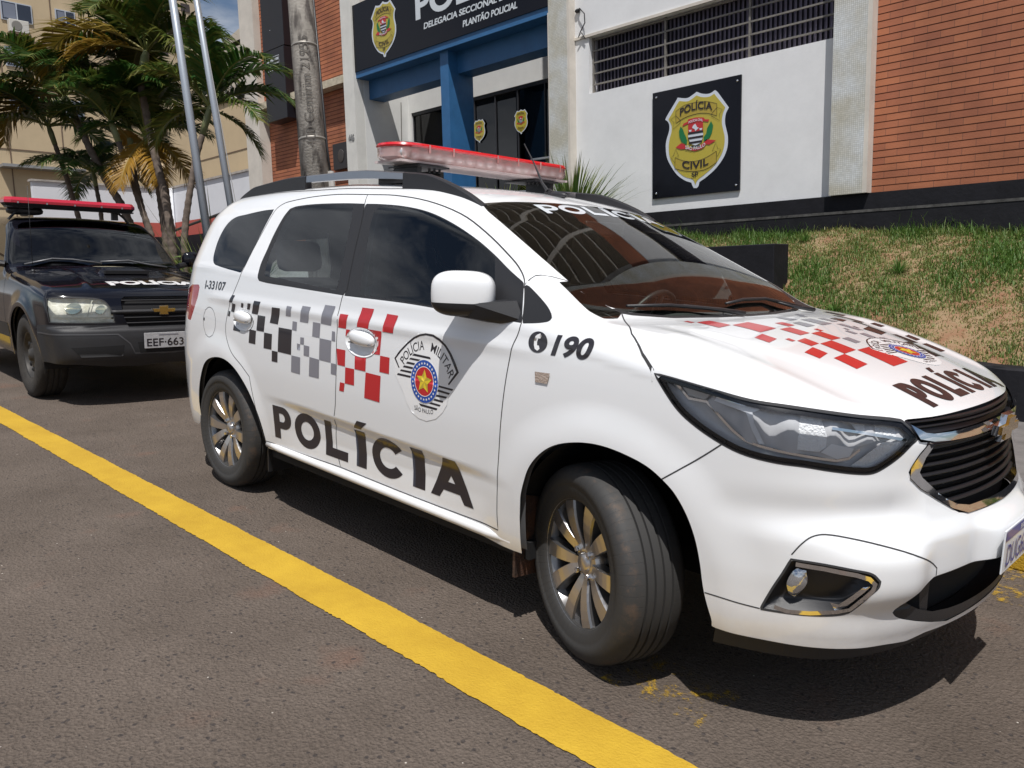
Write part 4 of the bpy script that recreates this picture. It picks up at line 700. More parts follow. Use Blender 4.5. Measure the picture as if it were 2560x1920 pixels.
# round force badge
def badge(mapd, parent, step=.02, k=0., lay=.0006):
    """mapd: function 2D(badge metres, centre 0) -> (P, N)"""
    c = np.array([1.808, .835]); d_ = lambda n, VF, m, i: dec(n, (np.array(VF[0])-c, VF[1]), mapd, .0012+lay*i, m, parent, step)
    b = d_('force_badge', poly(D['e_white']), VW, 0)
    d_('force_badge_black', join(poly(D['e_arch']), *[poly(q) for q in D['e_str']]), VB, 1)
    cc = (1.807, .835); d_('force_badge_disc', poly(circ(*cc, .0835)), VW, 2); d_('force_badge_disc', poly(circ(*cc, .0815)), VBL, 3)
    d_('force_badge_disc', join(ring(*cc, .055, .0575)), VW, 4); d_('force_badge_disc', poly(circ(*cc, .055)), VR, 4)
    d_('force_badge_stars', join(*[poly(star(cc[0]+.069*math.sin(2*PI*i/26), cc[1]+.069*math.cos(2*PI*i/26), .0062, .42)) for i in range(26)]), VW, 4)
    S_ = star(*cc, .047, .5, .05); T1 = [(S_[i], S_[(i+1) % 10]) for i in range(10)]
    d_('force_badge_star', join(*[poly([a, b_, cc]) for a, b_ in T1[::2]]), VY, 5); d_('force_badge_star', join(*[poly([a, b_, cc]) for a, b_ in T1[1::2]]), VY2, 5)
    def arc(s, r, a0, a1, cap, inv=1, cx=1.808, cy=.80, **kw):
        V, F = text(s, 0, 1, 0, cap, **kw); V = V.copy(); a = np.radians(a0+(a1-a0)*V[:, 0]); rad = r+V[:, 1]*inv; return np.stack([cx+rad*np.sin(a), cy+rad*np.cos(a)], 1), F
    d_('lettering', arc('POLÍCIA', .155, -57, -4, .034, bold=.004), VB, 1); d_('lettering', arc('MILITAR', .155, 10, 66, .034, bold=.004), VB, 1)
    V, F = text('SÃO PAULO', 1.748, 1.862, 0, .018, .0); V = V.copy(); V[:, 1] = V[:, 1]*.9+.7135+.004*((V[:, 0]-1.805)/.05)**2; d_('lettering', (V, F), VB, 1)
badge(lambda V: sh1.side(V+np.array([1.808, .835])), fd)
# bonnet
q = lambda L: join(*[poly(a) for a in L])
tp = lambda n, VF, off, m, par=hood, step=.02: dec(n, VF, sh1.top, off, m, par, step)
tp('check_pattern', q(D['h_r']), .0012, VR); tp('check_pattern', q(D['h_g']), .0012, VG); tp('check_pattern', q(D['h_k']), .0012, VB)
V, F = police_word(-.317, .425, 0, .118)
tp('lettering', (np.stack([3.412-V[:, 1], V[:, 0]], 1), F), .0018, VB)
badge(lambda V: sh1.top(np.stack([3.150-V[:, 1]*.72, .212+V[:, 0]*.95], 1)), hood, .02, lay=.0007)
# windscreen sticker
V, F = police_word(-.33, .52, 0, .085); P_ = np.stack([1.925-V[:, 1], V[:, 0]], 1); P_[:, 0] -= .11*(V[:, 0])**2
tp('lettering', (P_, F), .001, mat('sticker_white', (.62, .66, .70), rough=.35, coat=.6), wsh)

# light bar
RP = glass('red_lens_clear', (.85, .06, .06), 1.5); 
lb = empty('light_bar', (1.14, -.012, 0)); lb.parent = car
def pill(L, Wd, z, n=12):
    P = []
    for i in range(n+1): a = -PI/2+PI*i/n; P.append((Wd*math.sin(a)*1.0, L-Wd+Wd*math.cos(a), z))
    for i in range(n+1): a = PI/2-PI*i/n; P.append((Wd*math.sin(a), -(L-Wd)-Wd*math.cos(a), z))
    return P
def stack(name, rings, m, parent, caps=(True, True), auto=35):
    V = []; F = []; n = len(rings[0])
    for r in rings: V += r
    for j in range(len(rings)-1):
        for i in range(n): i2 = (i+1) % n; F.append((j*n+i, j*n+i2, (j+1)*n+i2, (j+1)*n+i))
    if caps[0]: F.append(tuple(range(n))[::-1])
    if caps[1]: F.append(tuple((len(rings)-1)*n+i for i in range(n)))
    return mobj(name, V, F, m, parent, auto=auto)
RT = mat('red_cover', (.62, .012, .02), rough=.22, coat=1.); PK = mat('pinkish_lens', (.60, .30, .28), rough=.15, coat=1., col2=(.40, .16, .15), vscale=7)
ZL = 1.712
BARL = mat('bar_lens', (.66, .36, .34), rough=.12, coat=1., col2=(.80, .60, .56), vscale=9); BARL.node_tree.nodes['Principled BSDF'].inputs['Alpha'].default_value = .5
stack('red_cover', [pill(.582, .130, ZL+.066), pill(.585, .133, ZL+.073), pill(.580, .128, ZL+.083), pill(.56, .10, ZL+.089)], RT, lb)
stack('clear_lens', [pill(.53, .07, ZL+.004), pill(.56, .10, ZL+.010), pill(.58, .118, ZL+.024), pill(.578, .126, ZL+.044), pill(.580, .128, ZL+.066)], BARL, lb, (True, False))
g = G()
for i in range(17):
    y = -.52+i*.065; g.lathe([(.004, -.026), (.022, -.02), (.026, .0), (.026, .02), (.0, .024)], 14, 'x', (.07, y, ZL+.042)); g.lathe([(.004, .026), (.022, .02), (.026, .0), (.0, -.02)], 14, 'x', (-.07, y, ZL+.042))
g.build('reflectors', mat('bar_reflector', (.75, .72, .72), rough=.25, metal=.7), lb, smooth=True)
g = G(); g.box(-.04, .04, -.54, .54, ZL+.01, ZL+.065); g.box(-.10, .10, -.55, .55, ZL+.002, ZL+.012); g.build('bar_chassis', mat('bar_white', (.62, .52, .50), rough=.5), lb)
for y in (-.44, .44):
    g = G(); s = 1 if y > 0 else -1; zt = 1.652
    g.box(-.09, .09, y-.012, y+.012, zt-.02, ZL+.004); g.box(-.10, .10, min(y+s*.0121, y+s*.09), max(y+s*.0121, y+s*.09), zt-.03, zt+.002); g.box(-.12, .12, min(y-s*.15, y+s*.02), max(y-s*.15, y+s*.02), ZL-.012, ZL-.004)
    for q_ in (.08, .11, .14): g.tube([(.06, y-s*q_, ZL-.028), (.06, y-s*q_, ZL-.006)], .006, 8)
    g.build('bar_bracket', BLK, lb)
g = G()
for y in (-.42, -.28, .0, .14, .3, .45): g.box(.1325, .1345, y, y+.008, ZL+.045, ZL+.080)
g.build('cover_clips', PK, lb)

# cabin
SEAT = mat('seat_cloth', (.045, .047, .052), rough=.9, var=.2, vscale=40)
def seat(x, y, w):
    s = empty('seat', (x, y, 0)); s.parent = car; g = G(); g.box(-.25, .27, -w/2, w/2, .45, .62); g.build('seat_cushion', SEAT, s, bevel=.05)
    g = G(); R_ = Matrix.Rotation(math.radians(-14), 3, 'Y'); g.box(-.07, .07, -w/2, w/2, 0, .62, R_, (-.24, 0, .56)); g.build('seat_back', SEAT, s, bevel=.05)
    g = G(); g.box(-.05, .05, -.13, .13, 0, .17, R_, (-.40, 0, 1.20)); g.build('headrest', SEAT, s, bevel=.04)
for y in (-.37, .37): seat(1.42, y, .5)
for y in (-.42, 0, .42): seat(.52, y, .41)
g = G(); V = [(1.98, -.74, .86), (2.06, -.74, 1.02), (2.30, -.71, 1.075), (2.62, -.60, 1.075), (2.62, -.60, .8), (2.0, -.74, .8)]
n = len(V); V = V+[(a, -b, c) for a, b, c in V]; g.add(V, [(i, (i+1) % n, (i+1) % n+n, i+n) for i in range(n)]+[tuple(range(n)), tuple(range(n, 2*n))])
g.ell((2.12, .37, 1.03), (.10, .20, .05), 20, 10); g.build('dashboard', mat('dash', (.06, .058, .058), rough=.8, bump=.2, bscale=300), car, auto=40)
g = G(); c = Vector((1.93, .37, 1.0)); Rw = Matrix.Rotation(math.radians(-65), 3, 'Y'); P = [c+Rw @ Vector((.185*math.cos(a), .185*math.sin(a), 0)) for a in np.linspace(0, 2*PI, 33)]
g.tube(P, .014, 8, caps=False)
for a in (0.2, PI-.2, -PI/2): g.tube([c, c+Rw @ Vector((.18*math.sin(a)*0+.18*math.cos(a+PI/2), .18*math.sin(a+PI/2), 0))], .014, 6)
g.ell(c, (.06, .06, .04)); g.build('steering_wheel', BLK, car, smooth=True)
g = G(); g.box(-.72, 2.1, -.74, .74, .40, .44); g.box(-.70, -.1, -.6, .6, .44, .80); g.build('cabin_floor', DARK, car)
g = G(); g.box(1.93, 1.95, -.13, .13, 1.41, 1.47); g.build('rear_view_mirror', BLK, car, bevel=.01)
g = G(); g.box(1.14, 1.20, .60, .64, .9, 1.5); g.box(1.14, 1.20, -.64, -.60, .9, 1.5); g.build('door_pillar', LIN, car)
# ------------------------------------------------------------------ street
def asphalt(name, c1, c2, stone):
    m = bpy.data.materials.new(name); m.use_nodes = True; nt = m.node_tree; p = nt.nodes['Principled BSDF']; p.inputs['Roughness'].default_value = .82; p.inputs['Specular IOR Level'].default_value = .35
    l = nt.links.new; t = N(nt, 'ShaderNodeTexCoord')
    big = N(nt, 'ShaderNodeTexNoise'); big.inputs['Scale'].default_value = 1.3; big.inputs['Detail'].default_value = 9; big.inputs['Roughness'].default_value = .7
    r = N(nt, 'ShaderNodeValToRGB'); r.color_ramp.elements[0].position = .33; r.color_ramp.elements[1].position = .68; r.color_ramp.elements[0].color = (*c1, 1); r.color_ramp.elements[1].color = (*c2, 1)
    fine = N(nt, 'ShaderNodeTexNoise'); fine.inputs['Scale'].default_value = 70; fine.inputs['Detail'].default_value = 8; fine.inputs['Roughness'].default_value = .8
    fm = N(nt, 'ShaderNodeMapRange'); fm.inputs[1].default_value = .3; fm.inputs[2].default_value = .7; fm.inputs[3].default_value = .55; fm.inputs[4].default_value = 1.4
    mu = N(nt, 'ShaderNodeMix', data_type='RGBA', blend_type='MULTIPLY'); mu.inputs[0].default_value = 1
    wp = N(nt, 'ShaderNodeTexNoise'); wp.inputs['Scale'].default_value = 30; ad = N(nt, 'ShaderNodeMix', data_type='RGBA', blend_type='ADD'); ad.inputs[0].default_value = .018
    v = N(nt, 'ShaderNodeTexVoronoi'); v.inputs['Scale'].default_value = 42; v.inputs['Randomness'].default_value = 1
    sepc = N(nt, 'ShaderNodeSeparateColor'); gt = N(nt, 'ShaderNodeMath', operation='GREATER_THAN'); gt.inputs[1].default_value = .74
    lt = N(nt, 'ShaderNodeMath', operation='LESS_THAN'); lt.inputs[1].default_value = .28; an = N(nt, 'ShaderNodeMath', operation='MULTIPLY')
    ms = N(nt, 'ShaderNodeMix', data_type='RGBA'); ms.inputs[7].default_value = (*stone, 1)
    ms2 = N(nt, 'ShaderNodeMath', operation='MULTIPLY'); ms2.inputs[1].default_value = .75
    v2 = N(nt, 'ShaderNodeTexVoronoi'); v2.inputs['Scale'].default_value = 55; s2 = N(nt, 'ShaderNodeSeparateColor'); g2 = N(nt, 'ShaderNodeMath', operation='GREATER_THAN'); g2.inputs[1].default_value = .992
    l2 = N(nt, 'ShaderNodeMath', operation='LESS_THAN'); l2.inputs[1].default_value = .16; a2 = N(nt, 'ShaderNodeMath', operation='MULTIPLY'); mw_ = N(nt, 'ShaderNodeMix', data_type='RGBA'); mw_.inputs[7].default_value = (.55, .50, .44, 1)
    red = N(nt, 'ShaderNodeTexNoise'); red.inputs['Scale'].default_value = 2.7; red.inputs['Detail'].default_value = 5; rm = N(nt, 'ShaderNodeMapRange'); rm.inputs[1].default_value = .62; rm.inputs[2].default_value = .78; rm.inputs[4].default_value = .5
    mr = N(nt, 'ShaderNodeMix', data_type='RGBA'); mr.inputs[7].default_value = (.20, .095, .06, 1)
    hs = N(nt, 'ShaderNodeMath', operation='ADD'); h1 = N(nt, 'ShaderNodeMath', operation='MULTIPLY'); h1.inputs[1].default_value = .8
    vb = N(nt, 'ShaderNodeTexVoronoi'); vb.inputs['Scale'].default_value = 95
    h2 = N(nt, 'ShaderNodeMath', operation='MULTIPLY'); h2.inputs[1].default_value = .9; hh = N(nt, 'ShaderNodeMath', operation='ADD')
    b = N(nt, 'ShaderNodeBump'); b.inputs['Strength'].default_value = .85; b.inputs['Distance'].default_value = .012
    for n in (big, fine, wp, red): l(t.outputs['Object'], n.inputs[0])
    l(t.outputs['Object'], ad.inputs[6]); l(wp.outputs[1], ad.inputs[7]); l(ad.outputs[2], v.inputs[0]); l(t.outputs['Object'], v2.inputs[0]); l(ad.outputs[2], vb.inputs[0])
    l(big.outputs[0], r.inputs[0]); l(fine.outputs[0], fm.inputs[0]); l(r.outputs[0], mu.inputs[6]); l(fm.outputs[0], mu.inputs[7])
    l(v.outputs[1], sepc.inputs[0]); l(sepc.outputs[0], gt.inputs[0]); l(v.outputs[0], lt.inputs[0]); l(gt.outputs[0], an.inputs[0]); l(lt.outputs[0], an.inputs[1]); l(an.outputs[0], ms2.inputs[0]); l(ms2.outputs[0], ms.inputs[0])
    l(red.outputs[0], rm.inputs[0]); l(rm.outputs[0], mr.inputs[0]); l(mu.outputs[2], mr.inputs[6]); l(mr.outputs[2], ms.inputs[6])
    l(v2.outputs[1], s2.inputs[0]); l(s2.outputs[1], g2.inputs[0]); l(v2.outputs[0], l2.inputs[0]); l(g2.outputs[0], a2.inputs[0]); l(l2.outputs[0], a2.inputs[1]); l(a2.outputs[0], mw_.inputs[0]); l(ms.outputs[2], mw_.inputs[6]); l(mw_.outputs[2], p.inputs['Base Color'])
    l(fine.outputs[0], h1.inputs[0]); l(h1.outputs[0], hs.inputs[0]); l(an.outputs[0], hs.inputs[1]); l(vb.outputs[0], h2.inputs[0]); l(hs.outputs[0], hh.inputs[0]); l(h2.outputs[0], hh.inputs[1]); l(hh.outputs[0], b.inputs['Height']); l(b.outputs[0], p.inputs['Normal'])
    return m
ASPH = asphalt('asphalt', (.098, .076, .060), (.150, .119, .097), (.045, .038, .037))
def sheet(name, x0, x1, y0, y1, z, m, **k):
    g = G(); g.add([(x0, y0, z), (x1, y0, z), (x1, y1, z), (x0, y1, z)], [(0, 1, 2, 3)]); o = g.build(name, m); o.matrix_world = ROT.to_4x4(); tag(o, **k); return o
sheet('road', -140, 90, -140, 140, 0, ASPH, kind='structure')
SIDEW = mat('pavement', (.14, .13, .125), rough=.85, var=.25, vscale=5, bump=.4, bscale=150)
o = G(); o.box(-60, 40, 1.36, 4.45, .0, .15); o = o.build('sidewalk', SIDEW); o.matrix_world = ROT.to_4x4(); tag(o, kind='structure')
def yellow(name, wear, scale=7.):
    m = bpy.data.materials.new(name); m.use_nodes = True; nt = m.node_tree; p = nt.nodes['Principled BSDF']; p.inputs['Roughness'].default_value = .75; l = nt.links.new
    t = N(nt, 'ShaderNodeTexCoord'); n = N(nt, 'ShaderNodeTexNoise'); n.inputs['Scale'].default_value = 3; n.inputs['Detail'].default_value = 9; n.inputs['Roughness'].default_value = .7
    r = N(nt, 'ShaderNodeValToRGB'); r.color_ramp.elements[0].position = .3; r.color_ramp.elements[1].position = .72; r.color_ramp.elements[0].color = (.40, .235, .012, 1); r.color_ramp.elements[1].color = (.53, .335, .022, 1)
    f = N(nt, 'ShaderNodeTexNoise'); f.inputs['Scale'].default_value = 120; f.inputs['Detail'].default_value = 5; b = N(nt, 'ShaderNodeBump'); b.inputs['Strength'].default_value = .55; b.inputs['Distance'].default_value = .008
    for q_ in (n, f): l(t.outputs['Object'], q_.inputs[0])
    l(n.outputs[0], r.inputs[0]); l(r.outputs[0], p.inputs['Base Color']); l(f.outputs[0], b.inputs['Height']); l(b.outputs[0], p.inputs['Normal'])
    if wear is not None:
        w = N(nt, 'ShaderNodeTexNoise'); w.inputs['Scale'].default_value = scale; w.inputs['Detail'].default_value = 12; w.inputs['Roughness'].default_value = .85
        mr = N(nt, 'ShaderNodeMapRange'); mr.inputs[1].default_value = wear; mr.inputs[2].default_value = wear+.03; l(t.outputs['Object'], w.inputs[0]); mr.inputs[2].default_value = wear+.06; mr.inputs[4].default_value = .72; l(w.outputs[0], mr.inputs[0]); l(mr.outputs[0], p.inputs['Alpha'])
    return m
YEL = yellow('yellow_paint', None); YWO = yellow('yellow_paint_worn', .52)
# hand-painted line with ragged edges (street frame)
xs = np.arange(-9, 6.0, .012); yu = np.interp(xs, [-9, -3.23, 1.657, 2.986, 6], [-1.46, -1.249, -1.060, -1.020, -.93]); yl = np.interp(xs, [-9, -2.52, 1.94, 2.804, 6], [-1.62, -1.396, -1.248, -1.220, -1.12])
def rag(n, a): 
    r = rng.normal(0, 1, n); s_ = np.convolve(rng.normal(0, 1, n), np.ones(14)/14, 'same')*2.2; return a*(r*.6+s_)
yu = yu+rag(len(xs), .0024); yl = yl+rag(len(xs), .0032)
V = np.vstack([np.stack([xs, yl, 0*xs+.004], 1), np.stack([xs, yu, 0*xs+.004], 1)]); n = len(xs)
o = mobj('road_marking', V, [(i, i+1, i+1+n, i+n) for i in range(n-1)], YEL); o.matrix_world = ROT.to_4x4(); tag(o, kind='structure')
o = sheet('road_marking', 2.70, 3.06, -.86, -.60, .004, yellow('yellow_paint_patch', .53, 11.), kind='structure')
o = sheet('road_marking', -5, 20, .80, 1.24, .004, YWO, kind='structure')
g = G(); g.box(-60, 40, 1.24, 1.36, 0, .152); o = g.build('kerb', YEL, bevel=.01); o.matrix_world = ROT.to_4x4(); tag(o, kind='structure')
# ------------------------------------------------------------------ the black off-roader parked behind (own frame: x forward from its front axle, y from its middle)
def W2(x, z):
    w = ip(z, [.2, .35, .5, .62, .75, .9, 1.0, 1.06, 1.10], [.80, .825, .845, .862, .866, .856, .835, .815, .795])
    g = .795-(z-1.10)*.33-.05*np.maximum(z-1.1, 0)**2; t = np.clip((z-1.07)/.06, 0, 1); w = w*(1-t)+g*t
    d = np.sqrt(x*x+(z-.36)**2); w = w+.022*np.exp(-((d-.45)/.07)**2)
    return w-ip(x, [-3.9, -3.4, -2.5, .2, .6, .95], [.10, .02, 0, 0, .02, .07])
def H2(x, y):
    y = np.abs(y); xs = x+ip(x, [-1.3, -1.15, -.58, -.5], [0, .12, .10, 0])*y**2
    h = ip(xs, [-3.9, -3.2, -2.2, -1.6, -1.28, -1.10, -.60, -.52, -.2, .3, .6, .74, .9], [1.50, 1.58, 1.60, 1.59, 1.565, 1.50, 1.115, 1.10, 1.07, 1.03, .985, .945, .88])-ip(x, [-3.9, -.7, -.5, .9], [.07, .06, .05, .07])*y**2
    sc = (1/(1+np.exp((y-.21)/.012)))*np.clip((-.02-x)/.06, 0, 1)*np.clip((x+.62)/.35, 0, 1)
    rg = .012*np.exp(-((y-.50+.10*(.6-x))/.03)**2)*np.clip((x+.5)/.2, 0, 1)*np.clip((.7-x)/.2, 0, 1)
    return h+.045*sc+rg
def F2(y, z):
    y = np.abs(y); f = ip(z, [.2, .33, .40, .52, .60, .645, .66, .72, .86, .92, 1.05], [.76, .84, .89, .905, .90, .88, .835, .835, .80, .77, .55])
    return f-.13*y**2-.22*y**6
def R2(y, z): return -3.55+.1*np.abs(y)**2+np.maximum(z-1.0, 0)*.25
sh2 = Shell(W2, H2, F2, R2, .35, -3.3, .70, lambda x: ip(x, [-3.9, -1.3, -.6, .9], [.10, .08, .07, .09]), lambda z: ip(z, [.3, .6, .9], [.10, .07, .05]), .15)
BP = mat('black_paint', (.005, .005, .008), rough=.12, coat=.35, spec=.3)
BUM = mat('bumper_plastic', (.020, .020, .022), rough=.55, bump=.15, bscale=500, var=.15, vscale=6)
BLG = glass('dark_tint_glass', (.06, .065, .08), 1.6)
suv = empty('police_offroader', tuple(s2w([-3.55, -.11, 0])), ROT, label='black police off-roader with red light bar, parked behind the white car', cat='police car')
k2 = Skin(sh2, 330, 112, -36)
pa = k2.par('az'); k2.cut(pa[:, 1]-np.interp(pa[:, 0], [-4.5, .4, .45, .8, 1.0, 1.7], [.33, .33, .36, .36, .33, .31]), None)
def arch(cx, r=.425): return [[cx+r*math.cos(a), .36+r*1.0*math.sin(a)] for a in np.linspace(-.25, PI+.25, 26)]
k2.region(arch(0.0), None); k2.region(arch(-2.72), None)
k2.region([[-.60, .05], [-.615, -.3], [-.64, -.60], [-.67, -.685], [-1.15, -.590], [-1.20, -.54], [-1.225, -.3], [-1.24, .05]], 'WS', kind='xy', where=lambda V: V[:, 2] > .9)
k2.region([[-.53, .05], [-.55, -.4], [-.60, -.74], [.62, -.76], [.70, -.62], [.745, -.45], [.765, .05]], 'HD', {'B'}, 'xy', where=lambda V: V[:, 2] > .8)
k2.region([[-1.62, 1.50], [-1.62, 1.13], [-.78, 1.115], [-.72, 1.14], [-1.16, 1.465], [-1.22, 1.50]], 'SW', {'B'})
k2.region([[-2.6, 1.50], [-2.6, 1.13], [-1.72, 1.13], [-1.72, 1.50]], 'SR', {'B'})
LP = smooth_outline([[.60, .885], [.635, .695], [.85, .69], [1.05, .69], [1.035, .76], [1.0, .82], [.94, .87], [.85, .888], [.70, .892]], corner=50)
k2.region(LP, 'LN', {'B'})
k2.region([[1.09, .875], [1.13, .74], [1.17, .655], [1.75, .655], [1.75, .90], [1.12, .90]], 'GL', {'B'})
k2.region([[.43, .66], [.56, .672], [.70, .68], [1.75, .66], [1.75, 0], [.43, 0]], 'FB', {'B'})
sb = k2.part({'B'}, 'body', BP, suv, both=True); sh_ = k2.part({'HD'}, 'bonnet', BP, suv, both=True); k2.part({'WS'}, 'windscreen', BLG, suv, both=True)
for mir in (False, True): k2.part({'SW'}, 'window', BLG, suv, mirror=mir); k2.part({'SR'}, 'window', BLG, suv, mirror=mir)
fb2 = k2.part({'FB'}, 'front_bumper', BUM, suv, both=True)
k2.part({'B', 'HD'}, 'cabin_lining', LIN, suv, both=True, off=-.03, flip=True)
g2_ = k2.part({'GL'}, 'grille', DARK, suv, both=True, off=-.03)
def s2d(name, VF, off, m, parent, mir=False, step=.03): return dec(name, VF, lambda V: sh2.side(V, mir), off, m, parent, step)
HL = mat('old_lamp', (.90, .89, .78), rough=.3, metal=.0, coat=1., var=.25, vscale=14, bump=.3, bscale=70)
for mir in (False, True):
    ln = k2.part({'LN'}, 'headlight', glass('aged_lens', (.98, .98, .93), 1.25), suv, mirror=mir)
    s2d('lamp_back', poly(LP), lambda V: -.01-.02*np.clip(-psdf(V, LP, 1.)/.03, 0, 1), HL, ln, mir)
    s2d('lamp_divider', join(line2d([[.66, .735], [1.03, .735]], .007), line2d([[.86, .74], [.87, .885]], .006)), -.008, mat('lamp_line', (.68, .69, .64), rough=.3), ln, mir)
    s2d('lamp_bulb', join(poly(circ(.94, .80, .035)), poly(circ(.77, .81, .045))), -.012, mat('bulb_glow', (.80, .78, .62), rough=.1, metal=.9), ln, mir)
    s2d('panel_gap', join(line2d([[-.62, 1.06], [-.60, .80], [-.60, .36]], .006), line2d([[-1.66, 1.1], [-1.66, .36]], .006), line2d(LP, .008, True)), .0008, SEAM, suv, mir)
    BX = [[.80, .50], [.85, .42], [1.13, .42], [1.15, .51]]; s2d('bumper_intake', poly(BX), .002, DARK, fb2, mir)
    s2d('bumper_step', line2d([[.44, .60], [.8, .605], [1.10, .60], [1.20, .52], [1.24, .44], [1.7, .43]], .012), .003, mat('bumper_edge', (.07, .07, .075), rough=.45), fb2, mir)
    s2d('bumper_intake', poly([[1.27, .53], [1.29, .44], [1.61, .44], [1.61, .53]]), .004, DARK, fb2, mir)
    s2d('side_stripe', poly([[-3.2, .47], [-.55, .47], [-.55, .60], [-3.2, .60]]), .002, BUM, suv, mir)
    s2d('lettering', text('POLÍCIA', -2.3, -1.1, .72, .16, .05), .003, VW, suv, mir)
g = G()
for z in (.683, .728, .765, .785, .868): 
    P = [(float(sh2.F(np.array(y), np.array(z)))-.008, y, z) for y in np.linspace(-.41, .41, 21)]; g.tube(P, .010 if z > .76 and z < .79 else .006, 6)
for z in (.776,): 
    P = [(float(sh2.F(np.array(y), np.array(z)))-.004, y, z) for y in np.linspace(-.41, .41, 21)]; g.tube(P, .016, 6)
g.build('grille_bars', BUM, g2_, smooth=True)
bowtie((.822, 0, .785), (0, 1, 0), (.08, 0, 1), .95, g2_, .02)
top2 = lambda n, VF, off, m, par=sh_, step=.03: dec(n, VF, sh2.top, off, m, par, step)
V, F = police_word(-.20, .40, 0, .105); V = V.copy()
V, F = text('POLÍCIA', -.33, .42, 0, .15, .05); top2('lettering', (np.stack([.58-V[:, 1], V[:, 0]], 1), F), .0015, VW)
top2('scoop_mouth', poly([(.012, -.185), (.012, .185), (-.035, .185), (-.035, -.185)]), .002, DARK)
g = G(); g.box(-.03, .02, -.19, .19, 1.062, 1.092); g.build('scoop_mouth', DARK, sh_)
top2('bonnet_badge', poly([(a, b) for a, b in circ(-.47, .02, .055, 30, .17)]), .0035, mat('badge_cream', (.48, .42, .28), rough=.5))
for s in (-1, 1): top2('bonnet_vent', poly([(-.05, s*.42), (-.36, s*.46), (-.36, s*.56), (-.05, s*.52)]), .0015, BUM)
# number plate
np2 = empty('number_plate'); np2.parent = fb2; g = G(); g.box(.915, .921, -.20, .20, .475, .605); g.build('plate_panel', mat('plate_grey', (.42, .42, .43), rough=.4, var=.15, vscale=30), np2, bevel=.004)
flat('plate_lettering', text('EEF·6637', .02, .38, .018, .063, .012), (.9225, -.20, .475), (0, 1, 0), (0, 0, 1), VB, np2)
flat('plate_lettering', join(poly([(.12, .108), (.28, .108), (.28, .116), (.12, .116)])), (.9225, -.20, .475), (0, 1, 0), (0, 0, 1), VG, np2)
# mirrors, wipers, aerial
for s in (-1, 1):
    g = G(); g.ell((-.86, s*.96, 1.19), (.07, .105, .085), 24, 14, .75); g.build('wing_mirror', BP, suv, smooth=True)
    g = G(); g.tube([(-.80, s*.79, 1.12), (-.85, s*.90, 1.14)], .03, 8); g.build('mirror_arm', BLK, suv)
def wip2(P):
    T, Nn = sh2.top(np.array(P)); g = G(); g.tube([tuple(T[i]+Nn[i]*.02) for i in range(len(P))], .009, 8); g.build('wiper', mat('worn_wiper', (.12, .12, .125), rough=.4, metal=.3), suv, smooth=True)
wip2([(-.62, -.02), (-.70, -.25), (-.73, -.42), (-.69, -.66)]); wip2([(-.62, .60), (-.66, .42), (-.70, .25), (-.66, -.02)])
g = G(); T, _ = sh2.top(np.array([[-.42, -.66]])); x, y, z = T[0]; g.tube([(x, y, z), (x, y-.0, z+.75)], .0022, 6); g.ell((x, y, z), (.02, .02, .02)); g.build('aerial', BLK, suv, smooth=True)
# wheels
for x, y, s in ((0, -.735, -1), (0, .735, 1), (-2.72, -.735, -1), (-2.72, .735, 1)):
    M = Matrix.Translation((x, y, .365)) @ (Matrix.Rotation(PI, 4, 'Z') if s > 0 else Matrix.Identity(4)); g = G()
    pr = [(.195, -.08), (.205, -.10), (.25, -.118), (.30, -.120), (.335, -.112), (.352, -.098)]
    g.lathe(pr+[(.36, -.085), (.360, -.05), (.351, -.045), (.351, -.035), (.363, -.03), (.363, -.005), (.353, 0), (.363, .005), (.363, .03), (.351, .035), (.351, .045), (.36, .05), (.36, .085), (.33, .115), (.2, .1)], 80)
    for k in range(40):
        a = 2*PI*k/40; u = Vector((math.cos(a), 0, math.sin(a))); t_ = Vector((-u.z, 0, u.x)); c = u*.352
        g.add([c+t_*.010+Vector((0, -.115, 0))-u*.02, c-t_*.010+Vector((0, -.115, 0))-u*.02, c-t_*.010+Vector((0, -.07, 0))+u*.013, c+t_*.010+Vector((0, -.07, 0))+u*.013], [(0, 1, 2, 3)])
    w = g.build('wheel', mat('suv_tyre', (.030, .027, .024), rough=.85, var=.3, vscale=18, bump=.4, bscale=150), suv, auto=45); w.matrix_local = M
    g = G(); g.lathe([(.205, -.088), (.198, -.095), (.190, -.085), (.178, -.045), (.150, -.03), (.145, -.055), (.09, -.075), (.06, -.06), (.05, -.095), (.0, -.10)], 48); g.build('rim', mat('steel_rim', (.06, .056, .052), rough=.5, metal=.5, var=.3, vscale=15), w, smooth=True)
    g = G()
    for k in range(8): a = 2*PI*k/8; g.ell((.165*math.cos(a)*.75, -.068, .165*math.sin(a)*.75), (.022, .01, .022), 12, 8)
    g.build('rim_hole', DARK, w)
g = G()
for cx in (0., -2.72):
    for s in (-1, 1):
        n = 20; V = []; F = []
        for k in range(n+1):
            a = PI*(-.05+1.1*k/n)
            for y in (.83, .42): V.append((cx+.44*math.cos(a), s*y, .36+.44*math.sin(a)))
        for k in range(n): F.append((2*k, 2*k+1, 2*k+3, 2*k+2))
        c = len(V); V.append((cx, s*.42, .36)); F += [(2*k+1, 2*k+3, c) for k in range(n)]; g.add(V, F)
g.box(-3.45, .78, -.42, .42, .34, .6); g.box(-2.2, -.55, -.75, .75, .34, .42); g.build('underbody', DARK, suv)
g = G(); g.box(-2.3, -.6, -.74, .74, .5, .55); g.box(-.75, -.60, -.7, .7, .8, 1.08); g.build('dashboard', DARK, suv)
for y in (-.37, .37):
    s = empty('seat', (-1.35, y, 0)); s.parent = suv; g = G(); g.box(-.25, .27, -.24, .24, .55, .72); g.box(-.32, -.18, -.24, .24, .7, 1.25); g.build('seat_back', SEAT, s, bevel=.04)
